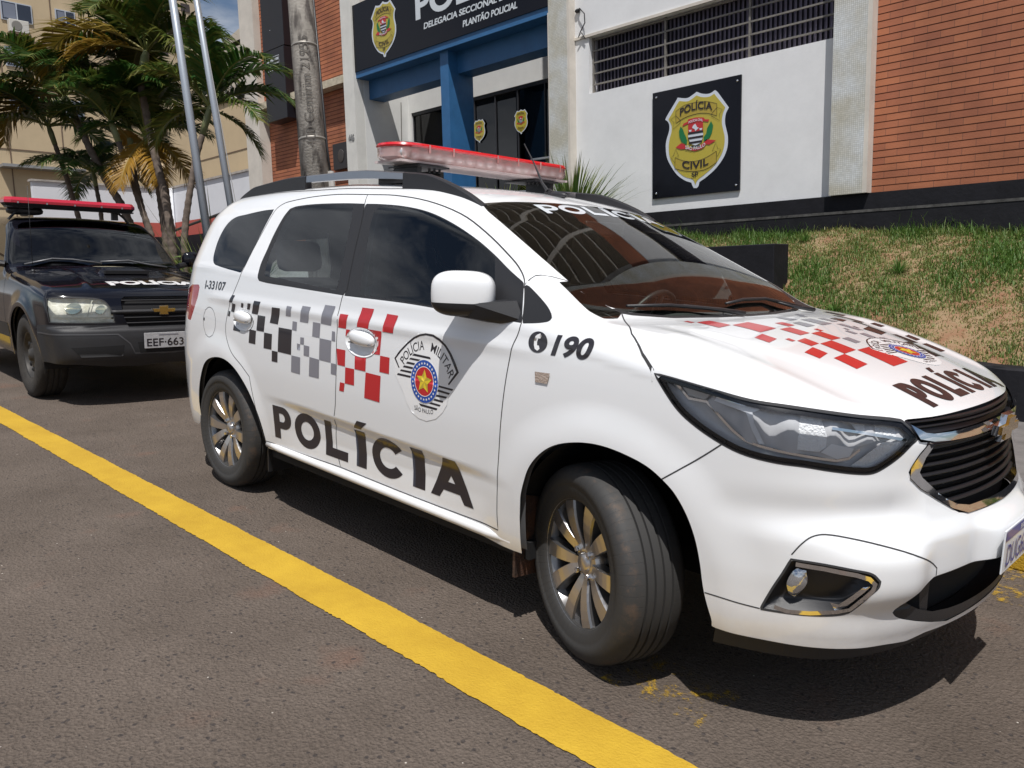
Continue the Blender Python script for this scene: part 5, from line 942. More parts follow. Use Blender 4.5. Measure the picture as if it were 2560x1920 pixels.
g = G(); c = Vector((-.98, .37, 1.08)); Rw = Matrix.Rotation(math.radians(-62), 3, 'Y'); g.tube([c+Rw @ Vector((.185*math.cos(a), .185*math.sin(a), 0)) for a in np.linspace(0, 2*PI, 29)], .013, 8, caps=False); g.build('steering_wheel', BLK, suv, smooth=True)
# roof bar
rb = empty('light_bar', (-1.33, -.07, 0)); rb.parent = suv
RB = mat('red_bar', (.42, .008, .028), rough=.25, coat=1., bump=.15, bscale=40)
def oct_(L, W_, z): return [(W_, L-.05, z), (W_, -L+.05, z), (W_-.05, -L, z), (-W_+.05, -L, z), (-W_, -L+.05, z), (-W_, L-.05, z), (-W_+.05, L, z), (W_-.05, L, z)]
stack('red_cover', [oct_(.60, .13, 1.70), oct_(.60, .13, 1.725), oct_(.585, .10, 1.755)], RB, rb, auto=20)
stack('bar_base', [oct_(.57, .11, 1.66), oct_(.60, .13, 1.70)], DARK, rb, auto=20)
g = G()
for y in (-.5, -.25, 0, .25, .45): g.box(.128, .135, y, y+.014, 1.695, 1.712)
g.build('cover_clips', SILV, rb)
g = G()
for s in (-1, 1):
    g.box(-.02, .02, s*.42-.03, s*.42+.03, 1.58, 1.665); g.tube([(.02, s*.56, 1.54), (.03, s*.50, 1.61), (.03, s*.44, 1.66)], .012, 8); g.box(-.03, .10, min(s*.36, s*.58), max(s*.36, s*.58), 1.655, 1.67)
g.build('bar_bracket', BLK, rb)
g = G(); g.ell((-.05, -.40, 1.63), (.09, .16, .04), 16, 8, .6); g.build('siren', BLK, rb, smooth=True)
# ------------------------------------------------------------------ police station (world frame, facade plane y = 7)
WALL = mat('white_wall', (.74, .745, .75), rough=.75, var=.05, vscale=2.5, bump=.08, bscale=40)
CREAM = mat('cream_wall', (.60, .555, .49), rough=.8, var=.10, vscale=3, bump=.1, bscale=30)
BLUE = mat('blue_paint', (.028, .125, .29), rough=.5, var=.12, vscale=4, bump=.05, bscale=60)
BLKW = mat('black_wall_paint', (.010, .010, .013), rough=.7, spec=.25, var=.3, vscale=6, bump=.25, bscale=25)
SIGN = mat('sign_black', (.006, .006, .010), rough=.16, spec=.25)
def brickmat(name, bw, rh, z0, x0, c1, c2):
    m = bpy.data.materials.new(name); m.use_nodes = True; nt = m.node_tree; p = nt.nodes['Principled BSDF']; p.inputs['Roughness'].default_value = .78; l = nt.links.new
    t = N(nt, 'ShaderNodeTexCoord'); sx = N(nt, 'ShaderNodeSeparateXYZ'); cx = N(nt, 'ShaderNodeCombineXYZ'); mp = N(nt, 'ShaderNodeMapping'); mp.inputs['Location'].default_value = (-x0, -z0, 0)
    b = N(nt, 'ShaderNodeTexBrick'); b.offset = .5; b.inputs['Scale'].default_value = 1; b.inputs['Brick Width'].default_value = bw; b.inputs['Row Height'].default_value = rh; b.inputs['Mortar Size'].default_value = .0022; b.inputs['Mortar Smooth'].default_value = .1
    b.inputs['Color1'].default_value = (*c1, 1); b.inputs['Color2'].default_value = (*c2, 1); b.inputs['Mortar'].default_value = (.13, .06, .04, 1)
    n = N(nt, 'ShaderNodeTexNoise'); n.inputs['Scale'].default_value = 2.2; n.inputs['Detail'].default_value = 8; mr = N(nt, 'ShaderNodeMapRange'); mr.inputs[1].default_value = .3; mr.inputs[2].default_value = .7; mr.inputs[3].default_value = .78; mr.inputs[4].default_value = 1.18
    mu = N(nt, 'ShaderNodeMix', data_type='RGBA', blend_type='MULTIPLY'); mu.inputs[0].default_value = 1
    f = N(nt, 'ShaderNodeTexNoise'); f.inputs['Scale'].default_value = 60; bp = N(nt, 'ShaderNodeBump'); bp.inputs['Strength'].default_value = .2; bp.inputs['Distance'].default_value = .005
    l(t.outputs['Object'], sx.inputs[0]); l(sx.outputs[0], cx.inputs[0]); l(sx.outputs[2], cx.inputs[1]); l(cx.outputs[0], mp.inputs[0]); l(mp.outputs[0], b.inputs[0]); l(t.outputs['Object'], n.inputs[0]); l(n.outputs[0], mr.inputs[0])
    l(b.outputs[0], mu.inputs[6]); l(mr.outputs[0], mu.inputs[7]); l(mu.outputs[2], p.inputs['Base Color']); l(t.outputs['Object'], f.inputs[0]); l(f.outputs[0], bp.inputs['Height']); l(bp.outputs[0], p.inputs['Normal'])
    return m
BR = brickmat('orange_brick', .269, .0803, 2.04, .61, (.42, .15, .07), (.33, .112, .058))
station = empty('police_station', (-4, 7.5, 1.5), label='police station with orange brick walls, white panels and a blue porch', cat='building')
def bx(name, m, *b, par=station, bevel=0):
    g = G()
    for q_ in b: g.box(*q_)
    o = g.build(name, m, bevel=bevel); o.parent = par; o.matrix_parent_inverse = par.matrix_world.inverted() if par.name.startswith('police_station') else Matrix.Identity(4); return o
bpy.context.view_layer.update()
STI = Matrix.Translation((-4, 7.5, 1.5)).inverted()
def adopt(o, par=station): o.parent = par; o.matrix_parent_inverse = STI if par is station else Matrix.Identity(4); return o
def brickwall(x0, x1, z0, z1, y, rh=.0803, jt=.011, dp=.012):
    """raked courses, every bed joint cut back"""
    V = []; F = []; zs = []
    k0 = math.floor((z0-2.04)/rh+1e-6)
    z = z0; prof = []
    for k in range(k0, math.ceil((z1-2.04)/rh)+1):
        a = 2.04+k*rh; b = a+rh-jt
        for zz, yy in ((a, y), (b, y), (b+.0005, y+dp), (a+rh-.0005, y+dp)):
            if z0-1e-6 <= zz <= z1+1e-6: prof.append((yy, zz))
    prof = [(prof[0][0], z0)]+prof+[(prof[-1][0], z1)]
    for yy, zz in prof: V += [(x0, yy, zz), (x1, yy, zz)]
    F = [(2*i, 2*i+1, 2*i+3, 2*i+2) for i in range(len(prof)-1)]
    return adopt(mobj('brick_wall', V, F, BR))
brickwall(.61, 9.0, 2.04, 13.5, 7.0); brickwall(-13.25, -9.82, 5.33, 13.5, 6.97); brickwall(-13.25, -9.82, 2.04, 5.18, 7.06)
brickwall(-3.87, .17, 5.9, 6.6, 6.98)
bx('wall_core', CREAM, (.61, 9, 7.015, 16, 1.2, 13.5), (-13.9, -9.46, 7.075, 16, .6, 13.5), (-3.86, .61, 7.02, 16, 1.2, 3.9), (-3.86, .61, 7.3, 16, 3.9, 13.5), (-9.46, -3.86, 12, 16, .5, 5.2), (-9.46, -3.86, 8.52, 16, 5.14, 13.5))
# pillars and columns
def mosaic():
    m = mat('mosaic_tiles', (.52, .535, .52), rough=.55); nt = m.node_tree; p = nt.nodes['Principled BSDF']; l = nt.links.new; t = N(nt, 'ShaderNodeTexCoord'); sx = N(nt, 'ShaderNodeSeparateXYZ'); cx = N(nt, 'ShaderNodeCombineXYZ')
    b = N(nt, 'ShaderNodeTexBrick'); b.offset = 0; b.inputs['Scale'].default_value = 1; b.inputs['Brick Width'].default_value = .023; b.inputs['Row Height'].default_value = .023; b.inputs['Mortar Size'].default_value = .0013
    b.inputs['Color1'].default_value = (.68, .71, .72, 1); b.inputs['Color2'].default_value = (.58, .61, .62, 1); b.inputs['Mortar'].default_value = (.33, .32, .29, 1)
    n = N(nt, 'ShaderNodeTexNoise'); n.inputs['Scale'].default_value = 3; n.inputs['Detail'].default_value = 6; r = N(nt, 'ShaderNodeValToRGB'); r.color_ramp.elements[0].position = .35; r.color_ramp.elements[1].position = .7; r.color_ramp.elements[0].color = (.80, .74, .62, 1); r.color_ramp.elements[1].color = (1, 1, 1, 1)
    mu = N(nt, 'ShaderNodeMix', data_type='RGBA', blend_type='MULTIPLY'); mu.inputs[0].default_value = 1
    l(t.outputs['Object'], sx.inputs[0]); l(sx.outputs[0], cx.inputs[0]); l(sx.outputs[2], cx.inputs[1]); l(cx.outputs[0], b.inputs[0]); l(t.outputs['Object'], n.inputs[0]); l(n.outputs[0], r.inputs[0]); l(b.outputs[0], mu.inputs[6]); l(r.outputs[0], mu.inputs[7]); l(mu.outputs[2], p.inputs['Base Color']); return m
MOS = mosaic()
for x0, x1, e0, e1 in ((.17, .56, .56, .61), (-4.27, -3.90, -3.90, -3.86)):
    bx('column', MOS, (x0, x1, 6.84, 7.05, 1.4 if x0 < 0 else 2.04, 13.5)); bx('column_edge', CREAM, (e0, e1, 6.842, 7.05, 1.4 if x0 < 0 else 2.04, 13.5))
bx('column_edge', CREAM, (-4.29, -4.27, 6.842, 7.5, 1.4, 5.2))
bx('pillar', CREAM, (-13.9, -13.25, 6.80, 7.07, .4, 13.5)); bx('pillar', mat('ivory_wall', (.66, .65, .61), rough=.8, var=.08, vscale=3), (-9.82, -9.46, 6.84, 7.07, .6, 13.5))
bx('ledge', mat('stone_ledge', (.50, .44, .33), rough=.85, var=.25, vscale=9, bump=.4, bscale=18), (-13.25, -9.82, 6.82, 7.06, 5.18, 5.33))
# white panel wall below the louvres, and the head above them
bx('white_panel', WALL, (-3.86, .17, 6.995, 7.02, 2.035, 3.9), (-3.86, -3.60, 6.995, 7.3, 3.9, 4.72), (-3.86, .17, 6.99, 7.3, 4.72, 5.9))
bx('sill', CREAM, (-3.86, .17, 6.97, 7.0, 4.72, 4.76))
lw = empty('louvre_window', (-1.7, 7.1, 3.9)); adopt(lw); lw.location = (-1.7, 7.1, 3.9)
def cb(par, name, m, *b, **k):
    g = G(); ox, oy, oz = par.matrix_world.translation if False else par['_o']
    for q_ in b: g.box(q_[0]-ox, q_[1]-ox, q_[2]-oy, q_[3]-oy, q_[4]-oz, q_[5]-oz)
    return g.build(name, m, par, **k)
lw['_o'] = (-1.7, 7.1, 3.9)
FRM = mat('window_metal', (.20, .185, .165), rough=.6, metal=.2, var=.25, vscale=10); SLT = mat('louvre_slat', (.20, .185, .255), rough=.45, var=.2, vscale=6)
cb(lw, 'rails', FRM, *[(-3.60, .17, 7.075, 7.10, z-.011, z+.011) for z in (4.04, 4.20, 4.36, 4.53, 4.69)], *[(x-.012, x+.012, 7.07, 7.11, 3.9, 4.72) for x in (-3.58, -2.3, -1.02, .15)])
g = G()
for i in range(58):
    x = -3.60+i*.065; g.add([(x+1.7, .085, 0), (x+1.7+.058, .04, 0), (x+1.7+.058, .04, .82), (x+1.7, .085, .82)], [(0, 1, 2, 3)])
g.build('slats', SLT, lw); cb(lw, 'window_back', mat('window_dark', (.03, .03, .04), rough=.5), (-3.60, .17, 7.22, 7.25, 3.9, 4.72))
# upper storeys: bands of louvres between pale mullions (they show as reflections)
for z0, z1, xa, xb in ((6.6, 13.0, -3.86, .17),):
    w2 = empty('louvre_window', (-1.7, 7.1, z0)); adopt(w2); w2.location = (-1.7, 7.1, z0); w2['_o'] = (-1.7, 7.1, z0)
    g = G()
    for i in range(98): z = i*(z1-z0)/98; g.box(xa+1.7, xb+1.7, -.06, .0, z, z+.010)
    g.build('slats', mat('pale_slat', (.42, .37, .30), rough=.5), w2)
    cb(w2, 'mullions', CREAM, *[(x-.05, x+.05, 7.0, 7.12, z0, z1) for x in np.arange(xa+.05, xb+.1, 1.29)], *[(xa, xb, 7.02, 7.12, z0+h_, z0+h_+.05) for h_ in (.6, 1.2, 1.8, 2.4, 3.0, 3.6, 4.2, 4.8, 5.4)]); cb(w2, 'window_back', DARK, (xa, xb, 7.24, 7.26, z0, z1))
# plinth
bx('plinth', BLKW, (-3.9, 9, 6.93, 7.2, 1.83, 2.04), (-3.9, 9, 6.72, 7.2, .9, 1.83)); bx('plinth_edge', mat('lit_edge', (.07, .068, .065), rough=.9, var=.6, vscale=9), (-3.9, 9, 6.715, 6.80, 1.805, 1.835))  # plinth_edge: paler strip, the sunlit line of the ledge put into its colour
# porch
bx('porch_wall', mat('porch_white', (.70, .70, .68), rough=.8, var=.05, vscale=3), (-9.5, -9.455, 7.07, 8.2, .6, 5.2), (-9.455, -4.30, 8.2, 8.5, 4.68, 5.14), (-9.46, -9.36, 8.2, 8.5, .6, 4.68))
bx('porch_wall', mat('porch_white', (.7, .7, .68)), (-4.30, -4.25, 7.07, 8.5, .6, 5.2))
bx('porch_band', BLUE, (-9.52, -4.285, 6.90, 7.2, 5.20, 5.32)); bx('porch_beam', BLUE, (-9.45, -4.30, 7.2, 7.57, 4.83, 5.20)); bx('porch_pillar', BLUE, (-6.99, -6.77, 6.98, 7.575, .5, 5.20))
bx('room_back', mat('room_dark', (.02, .02, .024), rough=.7), (-9.46, -4.25, 11.9, 12, .6, 5.2)); bx('room_wall', mat('room_grey', (.16, .16, .155), rough=.8), (-9.46, -9.40, 8.6, 11.9, .6, 4.9), (-9.4, -8.4, 10.6, 10.7, .6, 5.0)); bx('room_door', DARK, (-9.2, -8.65, 10.55, 10.6, .6, 4.35))
bx('porch_floor', SIDEW, (-9.46, -4.25, 6.9, 12, .9, 1.25))
gd = empty('glass_door', (-6.8, 8.25, 1.25)); adopt(gd); gd.location = (-6.8, 8.25, 1.25); gd['_o'] = (-6.8, 8.25, 1.25)
cb(gd, 'door_pane', glass('door_glass', (.10, .11, .13), 1.5), (-9.36, -4.30, 8.262, 8.27, 1.25, 4.66))
cb(gd, 'door_frame', mat('door_frame', (.03, .03, .035), rough=.4), *[(x-.012, x+.012, 8.235, 8.26, 1.25, 4.68) for x in (-9.34, -8.40, -7.45, -6.87, -6.28, -5.60, -5.42)], (-9.36, -4.30, 8.22, 8.275, 4.62, 4.68))
g = G(); g.tube([(-9.45+.01, 8.0, 4.89), (-9.44, 7.97, 4.05)], .008, 6); adopt(g.build('conduit', FRM))
bx('ceiling_lamp', mat('lit_lamp', (.8, .8, .8), emit=(1, 1, 1, 5.)), (-6.15, -5.95, 9, 9.2, 4.72, 4.76))
# shields
SY = mat('shield_yellow', (.46, .375, .045), rough=.4, coat=.3); SY2 = mat('shield_gold', (.40, .30, .035), rough=.4, coat=.3); SW_ = mat('shield_white', (.60, .64, .70), rough=.4); SR = mat('shield_red', (.48, .03, .035), rough=.4); SG = mat('shield_green', (.01, .16, .05), rough=.4); SK = mat('shield_ink', (.02, .015, .02), rough=.4)
def shield(cx, cy, z, k, parent, lay=.003, simple=False, off=(0, 0, 0)):
    o = lambda i: (cx-off[0], cy-lay*i-off[1], z-off[2]); F_ = lambda n, VF, m, i: flat(n, VF, o(i), (k, 0, 0), (0, 0, k), m, parent)
    s = F_('shield', poly(D['s_out']), SW_, 1); F_('shield_field', poly(D['s_in']), SY, 2)
    F_('shield_ribbon', join(poly(D['s_rt']), poly(D['s_rb'])), SY2, 3)
    if not simple: F_('shield_outline', join(*[line2d(q, .005, True) for q in [D['s_rt'], D['s_rb']]+D['s_tails']]), SK, 4)
    F_('shield_red', join(*[poly(q) for q in D['s_red']]), SR, 4); F_('shield_leaves', join(*[poly(q) for q in D['s_leaf']]), SG, 4)
    F_('shield_coat', poly(D['s_coat']), SW_, 4)
    c = np.array(D['s_coat']); x0, x1 = c[:, 0].min(), c[:, 0].max(); st = []
    for zt, zb, a, b in ((.109, .082, 0, 0), (.045, .018, .0, .0), (-.018, -.045, .012, .014), (-.075, -.098, .05, .05)): st.append(poly([(x0+a, zb), (x1-b, zb), (x1-b, zt), (x0+a, zt)]))
    F_('shield_stripes', join(*st), SK, 5)
    F_('shield_figures', join(*[poly(q) for q in D['s_map']]), SW_, 5)
    def arc(s_, x0, x1, zb, cap, bend, bold=.03): V, F = text(s_, x0, x1, 0, cap, bold); V = V.copy(); xm = (x0+x1)/2; V[:, 1] += zb+bend*((V[:, 0]-xm)/(x1-x0)*2)**2; return V, F
    F_('lettering', arc('POLÍCIA', -.225, .275, .395, .098, -.048, .022), SK, 5); F_('lettering', arc('CIVIL', -.185, .225, -.385, .098, .035, .022), SK, 5); F_('lettering', arc('SP', -.035, .070, -.49, .058, 0, .03), SK, 5)
    if not simple: F_('lettering', arc('POLÍCIA CIVIL', -.085, .135, .243, .032, -.018, .02), SW_, 6); F_('lettering', arc('SÃO PAULO', -.135, .175, -.135, .045, .035, .02), SW_, 6)
    return s
def signboard(name, x0, x1, y, z0, z1, th, label):
    e = empty(name, ((x0+x1)/2, y, z0), label=label, cat='sign'); o = ((x0+x1)/2, y, z0); g = G(); g.box(x0-o[0], x1-o[0], -th, 0, 0, z1-z0); g.build('board', SIGN, e); return e, o
sg1, o1 = signboard('police_sign', -2.435, -1.07, 6.99, 2.23, 3.70, .025, 'square black sign with yellow shield on the white wall')
shield(-1.75, 6.963, 2.965, 1.0, sg1, off=o1)
g = G()
for x, z in ((-2.37, 3.63), (-1.12, 3.63), (-2.37, 2.30), (-1.12, 2.30)): g.ell((x-o1[0], -.03, z-o1[2]), (.016, .01, .016), 12, 8)
g.build('bolts', CHROME, sg1, smooth=True)
sg2, o2 = signboard('entrance_sign', -9.54, -4.275, 6.93, 5.32, 6.58, .05, 'long black sign over the blue porch with police lettering')
shield(-8.475, 6.876, 5.915, .79, sg2, off=o2)
LT = mat('raised_letter', (.62, .66, .70), rough=.4); f2 = lambda VF, th=-.02: flat('lettering', VF, (-o2[0], -.055, -o2[2]), (1, 0, 0), (0, 0, 1), LT, sg2, -.02)
f2(text('POLÍCIA', -7.50, -4.45, 5.845, .47, .03)); f2(text('DELEGACIA SECCIONAL DE POLÍCIA', -7.285, -4.47, 5.645, .105, .022, .12)); f2(text('PLANTÃO POLICIAL', -6.25, -4.955, 5.445, .105, .022, .12))
for cx, z in ((-6.20, 4.035), (-7.33, 4.03)): e = empty('door_sticker', (cx, 8.2, 3.8), label='small yellow shield sticker on the glass door, '+('right of the blue pillar' if cx > -7 else 'half behind the blue pillar'), cat='sticker', group='shield stickers on the glass doors'); shield(cx, 8.232, z, .345, e, .0015, True, (cx, 8.2, 3.8))
e = empty('wall_plaque', (-10.21, 6.99, 3.52), label='small dark metal plaque on the lower left brick wall', cat='plaque'); g = G(); g.box(-.31, .32, -.03, .06, 0, .54); g.build('panel', mat('plaque_metal', (.045, .04, .04), rough=.35, metal=.5), e, bevel=.01)
g = G(); g.ell((0, -.035, .27), (.11, .012, .14), 24, 10); g.build('relief', mat('plaque_relief', (.09, .08, .075), rough=.4, metal=.6), e, smooth=True)
# black box panels beside the pole
e = empty('wall_cabinet', (-12.35, 6.9, 4.9), label='tall black panel with a white notice on the left brick wall', cat='panel')
g = G(); g.box(-.38, .50, -.18, .15, -.10, 1.42); g.box(-.42, .50, -.16, .15, 1.44, 4.2); g.build('panel', mat('cabinet_black', (.010, .010, .014), rough=.35), e, bevel=.008)
PWH = mat('notice_white', (.5, .53, .56), rough=.5); NF = lambda VF, m, i=1: flat('notice', VF, (0, -.185-.002*i, 0), (1, 0, 0), (0, 0, 1), m, e)
NF(line2d([(-.24, .98), (.30, .98), (.30, 1.26), (-.24, 1.26)], .015, True), PWH); NF(join(*[poly([(-.08+a, z), (.28, z), (.28, z+h), (-.08+a, z+h)]) for a, z, h in ((0, 1.17, .055), (-.14, 1.10, .025), (-.14, 1.055, .025), (-.14, 1.015, .018))]), PWH); NF(poly(circ(-.165, 1.19, .045)), PWH)
g = G(); [g.ell((a, -.165, b), (.012, .008, .012), 8, 6) for a, b in ((-.05, 1.85), (-.05, 2.6))]; g.build('screws', CHROME, e)
# street number
e = empty('street_number', (-9.63, 6.84, 4.0), label='grey street number on the white pillar', cat='number'); flat('digits', text('446', -.10, .10, 0, .13, .03), (0, -.012, 0), (1, 0, 0), (0, 0, 1), mat('digit_grey', (.24, .24, .24), rough=.5), e, -.01)
# cameras on the left pillar
for z, m, nm, lb_ in ((6.42, mat('cam_white', (.6, .6, .6), rough=.4), 'cctv_camera', 'white bullet security camera high on the cream pillar'), (5.62, DARK, 'cctv_camera', 'black dome security camera on the cream pillar edge')):
    e = empty(nm, (-13.75, 6.8, z), label=lb_, cat='camera')
    if z > 6: g = G(); g.tube([(-.16, -.22, .07), (.02, -.17, -.0)], .055, 14); g.build('housing', m, e, smooth=True); g = G(); g.tube([(.0, -.17, 0), (.10, -.02, -.05), (.10, 0, -.10)], .02, 8); g.build('bracket', DARK, e)
    else: g = G(); g.ell((-.18, -.08, 0), (.09, .09, .09)); g.tube([(-.18, -.08, .05), (-.08, 0, .08)], .03, 8); g.build('housing', m, e, smooth=True)
# loose cable at the window head
g = G(); g.tube([(-3.80, 6.98, 5.14), (-3.72, 6.93, 5.15), (-3.62, 6.92, 5.05), (-3.62, 6.93, 4.92), (-3.70, 6.93, 4.82), (-3.76, 6.94, 4.74), (-3.70, 6.95, 4.80), (-3.64, 6.96, 4.70)], .009, 6); g.ell((-3.79, 6.97, 5.14), (.05, .03, .03)); o = g.build('loose_cable', BLK, smooth=True); tag(o, 'loose black cable hanging beside the louvre window', 'cable')
# handrail of the ramp, and white rail by the door
def rail(name, P, posts, r, m, label):
    c = P[0]; e = empty(name, c, label=label, cat='handrail'); g = G(); g.tube([Vector(p)-Vector(c) for p in P], r, 8); g.build('top_rail', m, e, smooth=True)
    for p in posts: g = G(); g.tube([Vector(p)-Vector(c), Vector((p[0], p[1], ground_z(p[0], p[1])+.1))-Vector(c)], r*.9, 8); g.build('post', m, e)
rail('handrail', [(-17.2, 6.0, 2.50), (-16.05, 6, 2.63), (-13.76, 6, 2.83), (-11.5, 6, 3.02)], [(-16.0, 6, 2.62), (-14.11, 6, 2.79), (-12.0, 6, 2.97)], .035, BLK, 'black sloping metal handrail beside the entrance ramp')
rail('door_rail', [(-5.37, 7.6, 3.19), (-4.91, 7.6, 3.18), (-4.5, 7.6, 3.17)], [(-4.9, 7.6, 3.18)], .02, mat('rail_white', (.7, .7, .7), rough=.4), 'thin white rail in front of the glass doors')

# ------------------------------------------------------------------ low wall, bank, planter block
def sbox(name, b, m, label=None, cat=None, kind=None, bevel=0):
    """box in the street frame"""
    x0, x1, y0, y1, z0, z1 = b; c = s2w([(x0+x1)/2, (y0+y1)/2, z0]); g = G(); g.box((x0-x1)/2, (x1-x0)/2, (y0-y1)/2, (y1-y0)/2, 0, z1-z0); o = g.build(name, m, bevel=bevel); o.matrix_world = Matrix.Translation(Vector(c)) @ ROT.to_4x4(); return tag(o, label, cat, kind=kind)
P = []; n = 180
g = G(); V = []; F = []; xs_ = np.linspace(-4.2, 14, n)
hh = .565+.012*np.convolve(rng.normal(0, 1, n), np.ones(6)/6, 'same')
for i, x in enumerate(xs_):
    j = rng.normal(0, .006, 3); V += [(x, 4.40, .15), (x, 4.41+j[0], hh[i]-.02), (x, 4.43+j[1], hh[i]), (x, 4.62, hh[i]+j[2]*.5), (x, 4.64, .3)]
F = [(i*5+k, i*5+k+1, (i+1)*5+k+1, (i+1)*5+k) for i in range(n-1) for k in range(4)]+[(0, 1, 2, 3, 4), tuple((n-1)*5+k for k in (4, 3, 2, 1, 0))]
V = np.array(V); c = s2w([0, 4.5, .15]); o = mobj('low_wall', V-[0, 4.5, .15], F, BLKW); o.matrix_world = Matrix.Translation(Vector(c)) @ ROT.to_4x4(); tag(o, 'low rough black retaining wall in front of the grass bank', 'wall')
def bank_z(x, y):
    """world height of the grass bank"""
    y0 = 4.55; z0 = ground_z(x, y0)+.56; z1 = np.interp(x, [-4, -1.5, .67, 2.2, 8], [1.78, 1.66, 1.58, 1.53, 1.40]); t = np.clip((y-y0)/(6.75-y0), 0, 1.05)
    return z0+(z1-z0)*(t*.80+.20*np.sin(t*PI/2))+.025*np.sin(x*2.1+y)+.02*np.sin(x*5.3+y*3.7)
nx, ny = 220, 50; X, Y = np.meshgrid(np.linspace(-4.3, 9, nx), np.linspace(4.5, 6.85, ny), indexing='ij'); Z = bank_z(X, Y)+rng.normal(0, .008, X.shape)
V = np.stack([X, Y, Z], -1).reshape(-1, 3); F = [(i*ny+j, (i+1)*ny+j, (i+1)*ny+j+1, i*ny+j+1) for i in range(nx-1) for j in range(ny-1)]
SOIL = mat('dry_soil', (.20, .085, .045), rough=.95, col2=(.27, .21, .12), vscale=4, bump=.8, bscale=40, detail=9)
tag(mobj('grass_bank', V, F, SOIL, smooth=True), kind='structure')
g = G(); g.box(-1.1, 0, 0, .35, -.6, .27); o = g.build('planter_block', BLKW, bevel=.012); o.location = (.28, 5.2, 1.17); tag(o, 'black painted concrete block sticking out of the grass bank', 'block')
# grass
def patch(x, y): return np.sin(x*1.7+.6)*np.cos(y*2.3+x*.7)+.6*np.sin(x*4.1-y*3.3)+.35*np.sin(x*9.7+y*7.1)
n = 230000; gx = rng.uniform(-3.9, 6.5, n); gy = 4.58+rng.uniform(0, 1, n)*2.2; pv = patch(gx, gy)+rng.normal(0, .45, n)+1.1*np.clip((gy-6.3)/.5, 0, 1)
keep = (pv > -1.25)&~((gx > -.9)&(gx < .32)&(gy > 5.15)&(gy < 5.6)); gx, gy, pv = gx[keep], gy[keep], pv[keep]; n = len(gx); gz = bank_z(gx, gy)
ln = rng.gamma(5, .0088, n)*np.clip(.7+.35*pv, .45, 1.7)*(1+1.0*(gy > 6.55)*rng.uniform(0, 1, n)); ang = rng.uniform(0, 2*PI, n); tilt = rng.uniform(.2, 1.15, n); w = rng.uniform(.0025, .005, n)
dx, dy = np.cos(ang), np.sin(ang); px, py = -dy*w, dx*w; h1 = ln*.55*np.cos(tilt*.5); r1 = ln*.55*np.sin(tilt*.5); h2 = h1+ln*.5*np.cos(tilt*1.3); r2 = r1+ln*.5*np.sin(tilt*1.3)
A = np.stack([gx+px, gy+py, gz-.01], 1); B_ = np.stack([gx-px, gy-py, gz-.01], 1); C_ = np.stack([gx+dx*r1-px*.8, gy+dy*r1-py*.8, gz+h1], 1); D_ = np.stack([gx+dx*r1+px*.8, gy+dy*r1+py*.8, gz+h1], 1); E_ = np.stack([gx+dx*r2, gy+dy*r2, gz+h2], 1)
V = np.stack([A, B_, C_, D_, E_], 1).reshape(-1, 3); b = np.arange(n)*5
me = bpy.data.meshes.new('grass'); me.vertices.add(len(V)); me.vertices.foreach_set('co', V.ravel()); lv = np.concatenate([np.stack([b, b+1, b+2, b+3], 1).ravel(), np.stack([b+3, b+2, b+4], 1).ravel()]).astype(np.int32)
me.loops.add(len(lv)); me.loops.foreach_set('vertex_index', lv); ls = np.concatenate([np.arange(n)*4, n*4+np.arange(n)*3]).astype(np.int32); me.polygons.add(2*n); me.polygons.foreach_set('loop_start', ls); me.polygons.foreach_set('loop_total', np.concatenate([np.full(n, 4), np.full(n, 3)]).astype(np.int32))
dry = np.clip(.30-.30*pv+rng.normal(0, .22, n), 0, 1); at_ = me.attributes.new('dry', 'FLOAT', 'POINT'); at_.data.foreach_set('value', np.repeat(dry, 5).astype(np.float32)); me.update(); me.validate()
def leafmat(name, c0, c1, attr=None, trans=.3, rough=.55):
    m = bpy.data.materials.new(name); m.use_nodes = True; nt = m.node_tree; p = nt.nodes['Principled BSDF']; p.inputs['Roughness'].default_value = rough; l = nt.links.new; r = N(nt, 'ShaderNodeMix', data_type='RGBA'); r.inputs[6].default_value = (*c0, 1); r.inputs[7].default_value = (*c1, 1)
    if attr: a = N(nt, 'ShaderNodeAttribute', attribute_name=attr); l(a.outputs['Fac'], r.inputs[0])
    l(r.outputs[2], p.inputs['Base Color']); t = N(nt, 'ShaderNodeBsdfTranslucent'); l(r.outputs[2], t.inputs[0]); x = N(nt, 'ShaderNodeMixShader'); x.inputs[0].default_value = trans; l(p.outputs[0], x.inputs[1]); l(t.outputs[0], x.inputs[2]); l(x.outputs[0], nt.nodes['Material Output'].inputs[0]); return m
GRS = leafmat('grass_blades', (.10, .20, .035), (.42, .34, .15), 'dry', .35); me.materials.append(GRS); o = bpy.data.objects.new('grass', me); COL.objects.link(o); tag(o, kind='stuff')
